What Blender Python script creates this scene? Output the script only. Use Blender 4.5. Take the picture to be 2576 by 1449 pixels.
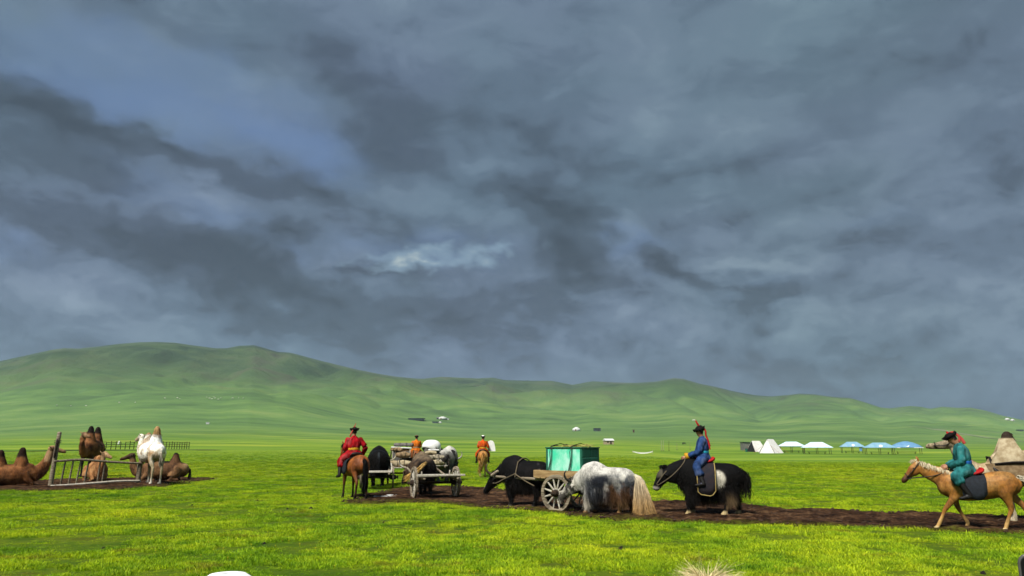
import bpy, bmesh, math, random
import numpy as np
from mathutils import Vector, Matrix

random.seed(7)
RNG = np.random.default_rng(7)
R = math.radians
scene = bpy.context.scene
for o in list(bpy.data.objects):
    bpy.data.objects.remove(o, do_unlink=True)
COL = scene.collection

# ------------------------------------------------------------------ camera
CAM_H = 1.80                      # eye height
FV = 2576 * 26.0 / 36.0           # focal length in units of a 2576 px wide picture
HORIZ = 1118.0                    # row of the true horizon
PITCH = math.atan((HORIZ - 724.5) / FV)
cd = bpy.data.cameras.new('camera')
cd.sensor_width = 36.0
cd.lens = 26.0
cd.clip_start = 0.05
cd.clip_end = 30000
cam = bpy.data.objects.new('camera', cd)
COL.objects.link(cam)
cam.location = (0, 0, CAM_H)
cam.rotation_euler = (math.pi / 2 + PITCH, 0, 0)
scene.camera = cam

# ------------------------------------------------------------------ exposure
EXPO = 2.30
scene.view_settings.view_transform = 'Standard'
scene.view_settings.look = 'None'
scene.view_settings.gamma = 1.0
scene.view_settings.exposure = EXPO
scene.view_settings.use_curve_mapping = False
KEXP = 2.0 ** EXPO

# ------------------------------------------------------------------ sun: soft light through thin cloud, high, from behind-left
SUN_EL, SUN_AZ = R(52), R(-148)   # azimuth from +Y towards +X
sd = bpy.data.lights.new('sun', 'SUN')
sd.energy = 1.5
sd.angle = R(15)
sd.color = (1.0, 0.955, 0.87)
sun = bpy.data.objects.new('sun', sd)
COL.objects.link(sun)
_sv = Vector((math.sin(SUN_AZ) * math.cos(SUN_EL), math.cos(SUN_AZ) * math.cos(SUN_EL), math.sin(SUN_EL)))
sun.rotation_euler = _sv.to_track_quat('Z', 'Y').to_euler()
sun.location = (0, 0, 50)


# ------------------------------------------------------------------ colour helpers
def lin(r, g, b):
    f = lambda c: (c / 255) / 12.92 if c / 255 <= 0.04045 else ((c / 255 + 0.055) / 1.055) ** 2.4
    return (f(r), f(g), f(b))


def A(r, g, b, k=2.0):
    """albedo of a surface that shows as this sRGB colour in the photo's exposure"""
    return tuple(min(0.82, c / k) for c in lin(r, g, b))


# ------------------------------------------------------------------ picture -> world
def ray(vx, vy):
    dx, dz = (vx - 1288) / FV, -(vy - 724.5) / FV
    c, s = math.cos(PITCH), math.sin(PITCH)
    v = np.array([dx, c - s * dz, s + c * dz])
    return v / np.linalg.norm(v)


def azel(vx, vy):
    d = ray(vx, vy)
    return math.atan2(d[0], d[1]), math.asin(d[2])


# ------------------------------------------------------------------ tiny shader-node language
class S:
    def __init__(self, nt, sock):
        self.nt, self.sock = nt, sock

    def _m(self, op, other=None, rev=False, third=None):
        n = self.nt.nodes.new('ShaderNodeMath')
        n.operation = op
        args = [self] if other is None else ([other, self] if rev else [self, other])
        if third is not None:
            args.append(third)
        for i, a in enumerate(args):
            if isinstance(a, S):
                self.nt.links.new(a.sock, n.inputs[i])
            else:
                n.inputs[i].default_value = float(a)
        return S(self.nt, n.outputs[0])

    def __add__(self, o): return self._m('ADD', o)
    __radd__ = __add__
    def __sub__(self, o): return self._m('SUBTRACT', o)
    def __rsub__(self, o): return self._m('SUBTRACT', o, True)
    def __mul__(self, o): return self._m('MULTIPLY', o)
    __rmul__ = __mul__
    def __truediv__(self, o): return self._m('DIVIDE', o)
    def exp(self): return self._m('EXPONENT')
    def clamp(self):
        r = self._m('ADD', 0.0)
        r.sock.node.use_clamp = True
        return r
    def smooth(self, a, b):
        n = self.nt.nodes.new('ShaderNodeMapRange')
        n.interpolation_type = 'SMOOTHSTEP'
        self.nt.links.new(self.sock, n.inputs['Value'])
        n.inputs['From Min'].default_value = a
        n.inputs['From Max'].default_value = b
        return S(self.nt, n.outputs[0])


def nd(nt, typ, **kw):
    n = nt.nodes.new(typ)
    for k, v in kw.items():
        setattr(n, k, v)
    return n


def put(nt, sock, val):
    if isinstance(val, S):
        nt.links.new(val.sock, sock)
    elif isinstance(val, bpy.types.NodeSocket):
        nt.links.new(val, sock)
    else:
        if hasattr(sock, 'default_value') and hasattr(sock.default_value, '__len__') and len(sock.default_value) == 4 and len(val) == 3:
            val = (*val, 1)
        sock.default_value = val


def noise(nt, vec, scale, detail=4, rough=0.55, dist=0.0, out=0):
    n = nd(nt, 'ShaderNodeTexNoise')
    if vec is not None:
        nt.links.new(vec.sock if isinstance(vec, S) else vec, n.inputs['Vector'])
    n.inputs['Scale'].default_value = scale
    n.inputs['Detail'].default_value = detail
    n.inputs['Roughness'].default_value = rough
    n.inputs['Distortion'].default_value = dist
    return S(nt, n.outputs[out])


def mixc(nt, fac, a, b, mode='MIX'):
    n = nd(nt, 'ShaderNodeMix', data_type='RGBA', blend_type=mode)
    put(nt, n.inputs['Factor'], fac)
    put(nt, n.inputs['A'], a)
    put(nt, n.inputs['B'], b)
    return n.outputs['Result']


def ramp(nt, fac, stops, interp='LINEAR'):
    n = nd(nt, 'ShaderNodeValToRGB')
    n.color_ramp.interpolation = interp
    els = n.color_ramp.elements
    while len(els) < len(stops):
        els.new(0.5)
    for e, (p, c) in zip(els, stops):
        e.position = p
        e.color = (*c, 1)
    put(nt, n.inputs[0], fac)
    return n.outputs[0]


def vmul(nt, vec, x, y, z):
    n = nd(nt, 'ShaderNodeVectorMath', operation='MULTIPLY')
    put(nt, n.inputs[0], vec)
    n.inputs[1].default_value = (x, y, z)
    return n.outputs[0]


# ------------------------------------------------------------------ world: heavy layered overcast with thin places
def make_world():
    w = bpy.data.worlds.new('World')
    scene.world = w
    w.use_nodes = True
    nt = w.node_tree
    nt.nodes.clear()
    out = nd(nt, 'ShaderNodeOutputWorld')
    tc = nd(nt, 'ShaderNodeTexCoord')
    D = tc.outputs['Generated']
    sp = nd(nt, 'ShaderNodeSeparateXYZ')
    nt.links.new(D, sp.inputs[0])
    X, Y, Z = (S(nt, sp.outputs[i]) for i in range(3))
    az = X._m('ARCTAN2', Y)
    el = Z._m('ARCSINE')
    # wind-torn warp of the cloud field
    w1 = noise(nt, vmul(nt, D, 1, 1, 1.6), 5.0, 3, 0.6, out=1)
    w2 = noise(nt, vmul(nt, D, 1, 1, 1.5), 17.0, 3, 0.62, out=1)
    s1, s2 = nd(nt, 'ShaderNodeSeparateXYZ'), nd(nt, 'ShaderNodeSeparateXYZ')
    nt.links.new(w1.sock, s1.inputs[0])
    nt.links.new(w2.sock, s2.inputs[0])
    azw = az + (S(nt, s1.outputs[0]) - 0.5) * 0.17 + (S(nt, s2.outputs[0]) - 0.5) * 0.055
    elw = el + (S(nt, s1.outputs[1]) - 0.5) * 0.11 + (S(nt, s2.outputs[1]) - 0.5) * 0.045
    cv = nd(nt, 'ShaderNodeCombineXYZ')
    put(nt, cv.inputs[0], azw)
    put(nt, cv.inputs[1], elw)

    def field(blobs):
        """sum of soft cloud masses: place in the view, half size, turn, amount"""
        tot = None
        for (cx, cy, rx, ry, rot, amp) in blobs:
            a0, e0 = azel(cx, cy)
            mp = nd(nt, 'ShaderNodeMapping', vector_type='TEXTURE')
            nt.links.new(cv.outputs[0], mp.inputs[0])
            mp.inputs['Location'].default_value = (a0, e0, 0)
            mp.inputs['Rotation'].default_value = (0, 0, R(-rot))
            mp.inputs['Scale'].default_value = (rx / FV * 2.3 / math.cos(e0), ry / FV * 2.3, 1)
            gr = nd(nt, 'ShaderNodeTexGradient', gradient_type='QUADRATIC_SPHERE')
            nt.links.new(mp.outputs[0], gr.inputs[0])
            g = S(nt, gr.outputs[1])
            tot = g * amp if tot is None else g._m('MULTIPLY_ADD', amp, third=tot)
        return tot
    dens = field([
        (300, 480, 260, 40, 6, -.14), (110, 318, 210, 36, 8, .55), (420, 388, 240, 28, 9, .50), (760, 470, 240, 36, 27, .22), (250, 440, 200, 20, 4, .2),
        (60, 560, 200, 60, 8, .20), (330, 590, 260, 76, 18, .36), (560, 680, 230, 64, 27, .38), (820, 780, 180, 54, 28, .40),
        (1050, 800, 200, 44, 10, .30), (695, 582, 62, 40, 5, .55), (560, 500, 200, 40, 25, -.18), (725, 690, 70, 42, 25, -.26), (200, 790, 220, 32, 10, -.16),
        (900, 695, 170, 14, 0, .22), (1340, 700, 120, 40, 0, -.18), (1385, 515, 150, 40, 8, .58), (1470, 610, 100, 64, 35, .40), (1500, 700, 120, 44, 10, .36),
        (1690, 665, 90, 28, 28, .60), (1590, 600, 60, 90, 10, -.22), (950, 300, 140, 60, 25, .34), (1010, 410, 180, 50, 15, .24), (1330, 330, 330, 64, 22, .26),
        (1640, 400, 260, 54, 4, .20), (1900, 395, 160, 22, 2, .18), (1240, 420, 120, 34, 0, -.12), (1650, 330, 120, 60, 0, -.12),
        (2060, 250, 70, 130, 10, .10), (2540, 420, 60, 80, 20, .24), (2200, 540, 260, 30, 0, -.12), (1900, 680, 190, 22, 4, -.30), (1940, 745, 150, 28, 4, .30),
        (1880, 815, 60, 45, 20, .34), (1990, 815, 90, 45, -10, -.30), (1620, 790, 140, 44, 10, -.18), (2300, 850, 260, 45, -4, -.16), (2560, 745, 50, 26, 0, -.2),
        (1330, 840, 170, 40, 0, .12), (2200, 940, 340, 40, 0, .14), (2480, 950, 160, 30, 0, -.10), (2020, 60, 520, 120, 0, -.10), (500, 90, 420, 60, 6, .10)])
    thin = field([(600, 315, 300, 70, 8, .62), (220, 290, 320, 60, 3, .60), (790, 390, 130, 80, 25, .55), (350, 460, 340, 50, 8, .42), (0, 620, 110, 90, 0, .45), (1080, 640, 360, 70, 0, .50), (650, 640, 160, 40, 25, .34), (1600, 620, 140, 80, 10, .34), (1500, 380, 300, 60, 0, .20), (200, 110, 600, 120, 0, .40), (2150, 560, 400, 60, 0, .25), (1900, 740, 160, 40, 0, .4)])
    glow = field([(1058, 676, 85, 16, -10, .74), (1100, 662, 290, 50, -6, .46), (1270, 645, 120, 15, -4, .42), (920, 664, 120, 12, -8, .42), (1120, 575, 90, 12, -6, .36), (1600, 640, 60, 16, 20, .25), (1750, 590, 70, 14, 10, .2)])
    base = noise(nt, vmul(nt, D, 1, 1, 2.2), 3.4, 3, 0.55, 0.35)
    fine = noise(nt, vmul(nt, D, 1, 1, 1.9), 11.0, 5, 0.60, 0.45)
    low = el.smooth(0.40, 0.12)
    n2 = noise(nt, vmul(nt, D, 1, 1, 1.6), 26.0, 3, 0.62, 0.4)
    d = dens * (low * 0.62 + 0.84) + 0.47 + (base - 0.5) * 0.70 + (fine - 0.5) * (low * 0.56 + 0.50) + (n2 - 0.5) * (low * 0.34 + 0.14)
    k = 1.0 / (KEXP * 0.10)
    q = lambda r, g, b: tuple(c * k * 0.72 for c in lin(r, g, b))
    colr = ramp(nt, d, [(0.0, q(160, 180, 200)), (0.25, q(140, 160, 182)), (0.42, q(121, 141, 165)), (0.55, q(105, 124, 148)), (0.72, q(82, 97, 118)), (1.0, q(60, 72, 90))], 'EASE')
    tint = noise(nt, vmul(nt, D, 1, 1, 2.0), 2.6, 2, 0.5)
    colr = mixc(nt, tint.smooth(0.42, 0.7) * 0.7, colr, (0.93, 1.03, 0.99), 'MULTIPLY')
    colr = mixc(nt, tint.smooth(0.56, 0.3) * 0.7, colr, (1.03, 0.99, 1.08), 'MULTIPLY')
    colr = mixc(nt, az.smooth(-0.1, 0.55) * 0.8, colr, (1.02, 1.04, 0.96), 'MULTIPLY')
    colr = mixc(nt, el.smooth(0.24, 0.03), colr, (0.68, 0.75, 0.80), 'MULTIPLY')
    blue = ((thin + (0.60 - d) * 1.3 + (fine - 0.5) * 1.1 - 0.05) * thin.smooth(0.02, 0.35)).smooth(0.05, 1.2)
    colr = mixc(nt, blue * 0.85, colr, q(112, 142, 192))
    lit = (glow * 1.0 + (fine - 0.5) * 1.5 + (n2 - 0.5) * 1.2 - 0.36) * glow.smooth(0.03, 0.30)
    colr = mixc(nt, lit.smooth(-0.1, 0.5) * 0.75, colr, q(156, 186, 210))
    colr = mixc(nt, lit.smooth(0.42, 1.15), colr, q(232, 246, 240))
    sky = nd(nt, 'ShaderNodeTexSky', sky_type='NISHITA')
    sky.sun_disc = False
    sky.sun_elevation = SUN_EL
    sky.sun_rotation = SUN_AZ
    bgc, bgs = nd(nt, 'ShaderNodeBackground'), nd(nt, 'ShaderNodeBackground')
    nt.links.new(colr, bgc.inputs[0])
    bgc.inputs[1].default_value = 0.10
    nt.links.new(sky.outputs[0], bgs.inputs[0])
    bgs.inputs[1].default_value = 0.05
    mx = nd(nt, 'ShaderNodeMixShader')
    cover = 1.0 - blue * 0.02
    put(nt, mx.inputs[0], cover)
    nt.links.new(bgs.outputs[0], mx.inputs[1])
    nt.links.new(bgc.outputs[0], mx.inputs[2])
    nt.links.new(mx.outputs[0], out.inputs[0])


make_world()
scene.world.cycles.sampling_method = 'MANUAL'
scene.world.cycles.sample_map_resolution = 256
scene.cycles.use_denoising = True
scene.cycles.max_bounces = 4
scene.cycles.use_adaptive_sampling = True
scene.cycles.adaptive_threshold = 0.015
scene.cycles.volume_bounces = 0
scene.render.film_transparent = False

# ------------------------------------------------------------------ numpy noise
_T = np.random.default_rng(11).random((64, 64, 64)).astype(np.float32)


def vnoise(P):
    P = np.asarray(P, dtype=np.float64)
    i = np.floor(P).astype(int)
    f = P - i
    f = f * f * (3 - 2 * f)
    o = 0
    for dx in (0, 1):
        for dy in (0, 1):
            for dz in (0, 1):
                w = (f[..., 0] if dx else 1 - f[..., 0]) * (f[..., 1] if dy else 1 - f[..., 1]) * (f[..., 2] if dz else 1 - f[..., 2])
                o = o + w * _T[(i[..., 0] + dx) & 63, (i[..., 1] + dy) & 63, (i[..., 2] + dz) & 63]
    return o


def fbm(P, oct=4, gain=0.5):
    P = np.asarray(P, dtype=np.float64)
    o, a, t = 0, 1.0, 0
    for k in range(oct):
        o = o + a * vnoise(P + 17.3 * k)
        t += a
        a *= gain
        P = P * 2.03
    return o / t


def fbm2(x, y, s, oct=4, off=0.0, gain=0.5):
    return fbm(np.stack([np.asarray(x) * s + off, np.asarray(y) * s + off * 1.7, np.zeros_like(np.asarray(x, dtype=float)) + off], -1), oct, gain)


def sstep(a, b, x):
    t = np.clip((np.asarray(x) - a) / (b - a), 0, 1)
    return t * t * (3 - 2 * t)


# ------------------------------------------------------------------ terrain
RIDGE = [(-60, 935), (0, 908), (60, 895), (130, 880), (160, 876), (200, 877), (300, 865), (350, 861), (390, 860), (440, 862), (480, 868), (540, 876), (570, 876), (600, 870),
         (640, 868), (665, 875), (700, 885), (730, 887), (790, 903), (850, 918), (900, 930), (950, 940), (1000, 948), (1060, 953), (1110, 948), (1160, 950), (1200, 952),
         (1240, 950), (1270, 956), (1330, 957), (1390, 958), (1440, 968), (1490, 959), (1530, 961), (1600, 963), (1650, 960), (1695, 951), (1720, 953), (1760, 965),
         (1800, 973), (1850, 985), (1900, 994), (1940, 997), (1985, 993), (2010, 990), (2050, 992), (2100, 999), (2140, 1001), (2180, 1013), (2215, 1025), (2240, 1027),
         (2290, 1021), (2320, 1024), (2340, 1028), (2370, 1023), (2410, 1026), (2440, 1025), (2480, 1033), (2520, 1045), (2576, 1057), (2700, 1075)]
_raz, _rte = [], []
for (vx, vy) in RIDGE:
    d = ray(vx, vy)
    _raz.append(math.atan2(d[0], d[1]))
    _rte.append(d[2] / math.hypot(d[0], d[1]))
_raz, _rte = np.array(_raz), np.array(_rte)


def terrain(x, y):
    x = np.asarray(x, dtype=float)
    y = np.asarray(y, dtype=float)
    r = np.hypot(x, y)
    az = np.arctan2(x, y)
    te = np.interp(az, _raz, _rte)
    outside = sstep(0.72, 1.3, np.abs(az))
    te = te * (1 - outside) + outside * (0.045 + 0.015 * np.sin(az * 5))
    Rr = 2700 + 500 * sstep(-0.1, 0.6, az) + 260 * np.sin(az * 7 + 1) * (1 - outside)
    zr = Rr * te + CAM_H
    t = np.clip((r - 170) / (Rr - 170), 0, 2.0)
    tt = np.minimum(t, 1.0)
    mid = np.clip(4 * tt * (1 - tt), 0, 1)
    z = zr * (0.52 * tt ** 1.7 + 0.48 * sstep(0.22, 1.0, tt))
    wx, wy = x + 260 * (fbm2(x, y, 1 / 900.0, 2, 7.0) - 0.5), y + 260 * (fbm2(x, y, 1 / 900.0, 2, 13.0) - 0.5)
    ridged = 1 - np.abs(2 * fbm2(wx, wy, 1 / 620.0, 3, 9.0, 0.42) - 1)
    gully = np.abs(2 * fbm2(wx * 1.3, wy * 0.8, 1 / 210.0, 3, 14.0, 0.5) - 1)
    z = z - 15 * np.clip(0.30 - gully, 0, 1) / 0.30 * sstep(0.35, 0.6, tt) * sstep(1.0, 0.85, tt)
    z = z + zr * 0.26 * (ridged - 0.80) * mid * sstep(0.15, 0.55, tt)
    z = z + zr * 0.10 * (fbm2(x, y, 1 / 1100.0, 3, 3.0) - 0.5) * mid * sstep(1.0, 0.8, tt)
    z = z + 13 * (fbm2(x, y, 1 / 150.0, 4, 21.0, 0.55) - 0.5) * sstep(0.3, 0.7, tt) * (1 - 0.6 * sstep(0.85, 1.0, tt))
    # knolls standing out in front of the ridge: place in the picture, distance, height, widths
    for (vx, rr, h, wa, wr) in ((950, 1900, 45, 0.055, 300), (1700, 2350, 46, 0.06, 450), (1560, 2100, 22, 0.05, 350), (420, 2050, 40, 0.09, 260),
                                (700, 2100, 34, 0.05, 300), (2080, 2300, 30, 0.05, 350), (180, 1900, 38, 0.06, 300), (1250, 2300, 24, 0.06, 300)):
        a0 = azel(vx, 1000)[0]
        z = z + h * np.exp(-((az - a0) / wa) ** 2 - ((r - rr) / wr) ** 2) * sstep(0.97, 0.72, tt)
    lim = r * te * (1 - 0.10 * (1 - tt)) + CAM_H
    z = np.where((tt > 0.45), np.minimum(z, lim), z)
    z = np.where(t > 1, zr * (1 - np.clip((t - 1) * 1.1, 0.0, 1.0) ** 1.3), z)
    # the plain: almost flat near the camera, a low swell on the left
    m = sstep(12, 40, r)
    z = z + 0.05 * (fbm2(x, y, 1 / 9.0, 2, 5.0) - 0.5) * m + 0.5 * (fbm2(x, y, 1 / 45.0, 3, 2.0) - 0.5) * sstep(45, 160, r)
    z = z + 0.75 * sstep(75, 140, r) * sstep(-0.16, -0.27, az) * sstep(400, 200, r)
    z = z - 1.5 * sstep(50, 200, r) * sstep(0.12, 0.28, az) * sstep(800, 380, r)
    return z


def tz(x, y):
    return float(terrain(np.array([x]), np.array([y]))[0])


def G(vx, vy, lift=0.0):
    """ground point seen at this place of the photograph"""
    d = ray(vx, vy)
    t = np.concatenate([np.arange(4, 120, 2.0), np.geomspace(120, 5000, 260)])
    for _ in range(3):
        below = CAM_H + d[2] * t <= terrain(d[0] * t, d[1] * t) + lift
        i = int(np.argmax(below)) if below.any() else len(t) - 1
        tt = t[i]
        if i == 0 or not below.any():
            break
        t = np.linspace(t[i - 1], t[i], 24)
    x, y = d[0] * tt, d[1] * tt
    return Vector((x, y, tz(x, y)))


def at(vx, dist):
    """ground point straight below column vx at this distance"""
    d = ray(vx, HORIZ)
    k = dist / math.hypot(d[0], d[1])
    x, y = d[0] * k, d[1] * k
    return Vector((x, y, tz(x, y)))


# ------------------------------------------------------------------ object helpers
def link(o, parent=None):
    COL.objects.link(o)
    if parent is not None:
        o.parent = parent
    return o


def tag(o, label=None, cat=None, group=None, kind=None):
    if label: o['label'] = label
    if cat: o['category'] = cat
    if group: o['group'] = group
    if kind: o['kind'] = kind
    return o


def thing(name, label, cat, loc=(0, 0, 0), rz=0.0, sc=1.0, group=None):
    o = bpy.data.objects.new(name, None)
    o.empty_display_size = 0.2
    link(o)
    o.location = loc
    o.rotation_euler = (0, 0, rz)
    o.scale = (sc, sc, sc)
    return tag(o, label, cat, group)


def mesh_obj(name, V, F, mat, parent=None, smooth=False, cols=None):
    me = bpy.data.meshes.new(name)
    me.from_pydata([tuple(v) for v in V], [], [tuple(f) for f in F])
    if cols is not None:
        set_cols(me, cols)
    if smooth:
        me.polygons.foreach_set('use_smooth', np.ones(len(me.polygons), dtype=bool))
    me.materials.append(mat)
    me.update()
    return link(bpy.data.objects.new(name, me), parent)


def set_cols(me, cols):
    a = me.color_attributes.new('Col', 'FLOAT_COLOR', 'POINT')
    c = np.ones((len(me.vertices), 4), dtype=np.float32)
    c[:, :3] = cols
    a.data.foreach_set('color', c.ravel())


def copy_tree(o, parent=None):
    c = o.copy()
    COL.objects.link(c)
    c.parent = parent
    for ch in list(o.children):
        copy_tree(ch, c)
    return c


class MB:
    """collects simple solids into one mesh"""
    def __init__(self):
        self.V, self.F = [], []

    def raw(self, V, F):
        n = len(self.V)
        self.V += [tuple(v) for v in V]
        self.F += [tuple(i + n for i in f) for f in F]
        return self

    def box(self, c, s, rot=None, bev=0.0):
        hx, hy, hz = s[0] / 2, s[1] / 2, s[2] / 2
        if bev > 0:
            b = min(bev, hx * .9, hy * .9, hz * .9)
            P = []
            for (sx, sy, sz) in [(x, y, z) for x in (-1, 1) for y in (-1, 1) for z in (-1, 1)]:
                P += [(sx * (hx - b), sy * (hy - b), sz * hz), (sx * (hx - b), sy * hy, sz * (hz - b)), (sx * hx, sy * (hy - b), sz * (hz - b))]
            bm = bmesh.new()
            for p in P:
                bm.verts.new(p)
            bmesh.ops.convex_hull(bm, input=bm.verts)
            bm.verts.index_update()
            V = [v.co.copy() for v in bm.verts]
            F = [[v.index for v in f.verts] for f in bm.faces]
            bm.free()
        else:
            V = [Vector((x * hx, y * hy, z * hz)) for x in (-1, 1) for y in (-1, 1) for z in (-1, 1)]
            F = [(0, 1, 3, 2), (4, 6, 7, 5), (0, 4, 5, 1), (2, 3, 7, 6), (0, 2, 6, 4), (1, 5, 7, 3)]
        m = rot.to_matrix() if hasattr(rot, 'to_matrix') else (rot if rot is not None else Matrix.Identity(3))
        c = Vector(c)
        return self.raw([m @ Vector(v) + c for v in V], F)

    def bar(self, a, b, w, h, bev=0.0):
        """box-section bar from a to b"""
        a, b = Vector(a), Vector(b)
        d = b - a
        L = d.length
        q = d.to_track_quat('X', 'Z')
        return self.box((a + b) / 2, (L, w, h), q.to_matrix(), bev)

    def cyl(self, a, b, ra, rb=None, n=10):
        rb = ra if rb is None else rb
        return self.loft([(*a, ra, ra), (*b, rb, rb)], n=n, sub=1, rnd=False)

    def loft(self, st, n=14, sub=4, ref=None, rnd=True):
        V, F = loft(st, n, sub, ref, rnd)
        return self.raw(V, F)

    def lathe(self, prof, n=24, axis='Z', c=(0, 0, 0)):
        """prof: closed loop or open line of (radius, height)"""
        V, F = [], []
        m = len(prof)
        for i in range(n):
            a = 2 * math.pi * i / n
            for (r_, h) in prof:
                p = (r_ * math.cos(a), r_ * math.sin(a), h)
                if axis == 'Y': p = (p[0], p[2], p[1])
                if axis == 'X': p = (p[2], p[0], p[1])
                V.append((p[0] + c[0], p[1] + c[1], p[2] + c[2]))
        for i in range(n):
            for j in range(m):
                if j == m - 1 and prof[0] != prof[-1]:
                    pass
                k = (j + 1) % m
                F.append((i * m + j, ((i + 1) % n) * m + j, ((i + 1) % n) * m + k, i * m + k))
        return self.raw(V, F)

    def build(self, name, mat, parent=None, smooth=False, cols=None):
        return mesh_obj(name, self.V, self.F, mat, parent, smooth, cols)


def catmull(P, sub):
    P = np.asarray(P, dtype=float)
    if sub <= 1 or len(P) < 3:
        return P
    E = np.vstack([2 * P[0] - P[1], P, 2 * P[-1] - P[-2]])
    out = []
    for i in range(1, len(E) - 2):
        p0, p1, p2, p3 = E[i - 1], E[i], E[i + 1], E[i + 2]
        for k in range(sub):
            t = k / sub
            out.append(0.5 * ((2 * p1) + (-p0 + p2) * t + (2 * p0 - 5 * p1 + 4 * p2 - p3) * t * t + (-p0 + 3 * p1 - 3 * p2 + p3) * t ** 3))
    out.append(P[-1])
    out = np.array(out)
    if P.shape[1] >= 5:
        out[:, 3:5] = np.maximum(out[:, 3:5], 0.002)
    return out


def loft(st, n=14, sub=4, ref=None, rnd=True):
    """tube through stations (x, y, z, half width across, half height); ref = the 'up' the height is measured along"""
    Q = catmull([s[:5] for s in st], sub)
    C = Q[:, :3]
    T = np.gradient(C, axis=0)
    T /= np.linalg.norm(T, axis=1)[:, None] + 1e-9
    if ref is None:
        ref = (1, 0, 0) if abs(T[:, 2]).mean() > 0.75 else (0, 0, 1)
    ref = np.array(ref, dtype=float)
    rows = []
    ang = np.arange(n) * 2 * np.pi / n
    for i in range(len(C)):
        s = np.cross(ref, T[i])
        s /= np.linalg.norm(s) + 1e-9
        u = np.cross(T[i], s)
        rows.append((C[i], s, u, Q[i, 3], Q[i, 4], T[i]))
    rings = []

    def ring(c, s, u, a, b):
        return c + np.outer(np.cos(ang), s) * a + np.outer(np.sin(ang), u) * b
    if rnd:
        c, s, u, a, b, t = rows[0]
        m = min(a, b)
        rings.append(ring(c - t * m * 0.55, s, u, a * 0.45, b * 0.45))
        rings.append(ring(c - t * m * 0.35, s, u, a * 0.8, b * 0.8))
    for (c, s, u, a, b, t) in rows:
        rings.append(ring(c, s, u, a, b))
    if rnd:
        c, s, u, a, b, t = rows[-1]
        m = min(a, b)
        rings.append(ring(c + t * m * 0.35, s, u, a * 0.8, b * 0.8))
        rings.append(ring(c + t * m * 0.55, s, u, a * 0.45, b * 0.45))
    V = np.vstack(rings)
    F = []
    for i in range(len(rings) - 1):
        for j in range(n):
            k = (j + 1) % n
            F.append((i * n + j, i * n + k, (i + 1) * n + k, (i + 1) * n + j))
    nv = len(V)
    V = np.vstack([V, rings[0].mean(0), rings[-1].mean(0)])
    last = (len(rings) - 1) * n
    for j in range(n):
        k = (j + 1) % n
        F.append((nv, k, j))
        F.append((nv + 1, last + j, last + k))
    return V, F


def fuse(lofts, voxel=0.022, smooth=6, factor=0.5):
    """melt overlapping closed tubes into one continuous skin; returns vertex array, faces, normals"""
    mb = MB()
    for L in lofts:
        mb.loft(L['st'], n=L.get('n', 16), sub=L.get('sub', 4), ref=L.get('ref'))
    me = bpy.data.meshes.new('tmp')
    me.from_pydata(mb.V, [], mb.F)
    o = bpy.data.objects.new('tmp', me)
    COL.objects.link(o)
    m = o.modifiers.new('r', 'REMESH')
    m.mode = 'VOXEL'
    m.voxel_size = voxel
    m.adaptivity = 0
    m2 = o.modifiers.new('s', 'SMOOTH')
    m2.iterations = smooth
    m2.factor = factor
    dg = bpy.context.evaluated_depsgraph_get()
    dg.update()
    me2 = bpy.data.meshes.new_from_object(o.evaluated_get(dg), depsgraph=dg)
    bpy.data.objects.remove(o, do_unlink=True)
    bpy.data.meshes.remove(me)
    return me2


def verts_of(me):
    v = np.empty(len(me.vertices) * 3, dtype=np.float32)
    me.vertices.foreach_get('co', v)
    return v.reshape(-1, 3).astype(float)


def normals_of(me):
    v = np.empty(len(me.vertices) * 3, dtype=np.float32)
    me.vertices.foreach_get('normal', v)
    return v.reshape(-1, 3).astype(float)


def skin(name, lofts, mat, parent, colfn, voxel=0.022, smooth=6, extra=None):
    me = fuse(lofts, voxel, smooth)
    if extra is not None and len(extra.V):
        # fingers and the like, too fine for the melted skin, welded on as further faces
        V = verts_of(me).tolist() + [list(v) for v in extra.V]
        n = len(me.vertices)
        F = [tuple(p.vertices) for p in me.polygons] + [tuple(i + n for i in f) for f in extra.F]
        bpy.data.meshes.remove(me)
        me = bpy.data.meshes.new(name)
        me.from_pydata([tuple(v) for v in V], [], F)
        me.update()
    me.name = name
    P, N = verts_of(me), normals_of(me)
    set_cols(me, colfn(P, N))
    me.polygons.foreach_set('use_smooth', np.ones(len(me.polygons), dtype=bool))
    me.materials.clear()
    me.materials.append(mat)
    return link(bpy.data.objects.new(name, me), parent)


def sample_surface(me, n, rng):
    me.calc_loop_triangles()
    t = np.empty(len(me.loop_triangles) * 3, dtype=np.int32)
    me.loop_triangles.foreach_get('vertices', t)
    t = t.reshape(-1, 3)
    P, N = verts_of(me), normals_of(me)
    a = np.linalg.norm(np.cross(P[t[:, 1]] - P[t[:, 0]], P[t[:, 2]] - P[t[:, 0]]), axis=1)
    i = rng.choice(len(t), n, p=a / a.sum())
    u, v = rng.random(n), rng.random(n)
    f = u + v > 1
    u[f], v[f] = 1 - u[f], 1 - v[f]
    w = 1 - u - v
    pos = P[t[i, 0]] * w[:, None] + P[t[i, 1]] * u[:, None] + P[t[i, 2]] * v[:, None]
    nor = N[t[i, 0]] * w[:, None] + N[t[i, 1]] * u[:, None] + N[t[i, 2]] * v[:, None]
    nor /= np.linalg.norm(nor, axis=1)[:, None] + 1e-9
    return pos, nor


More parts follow.
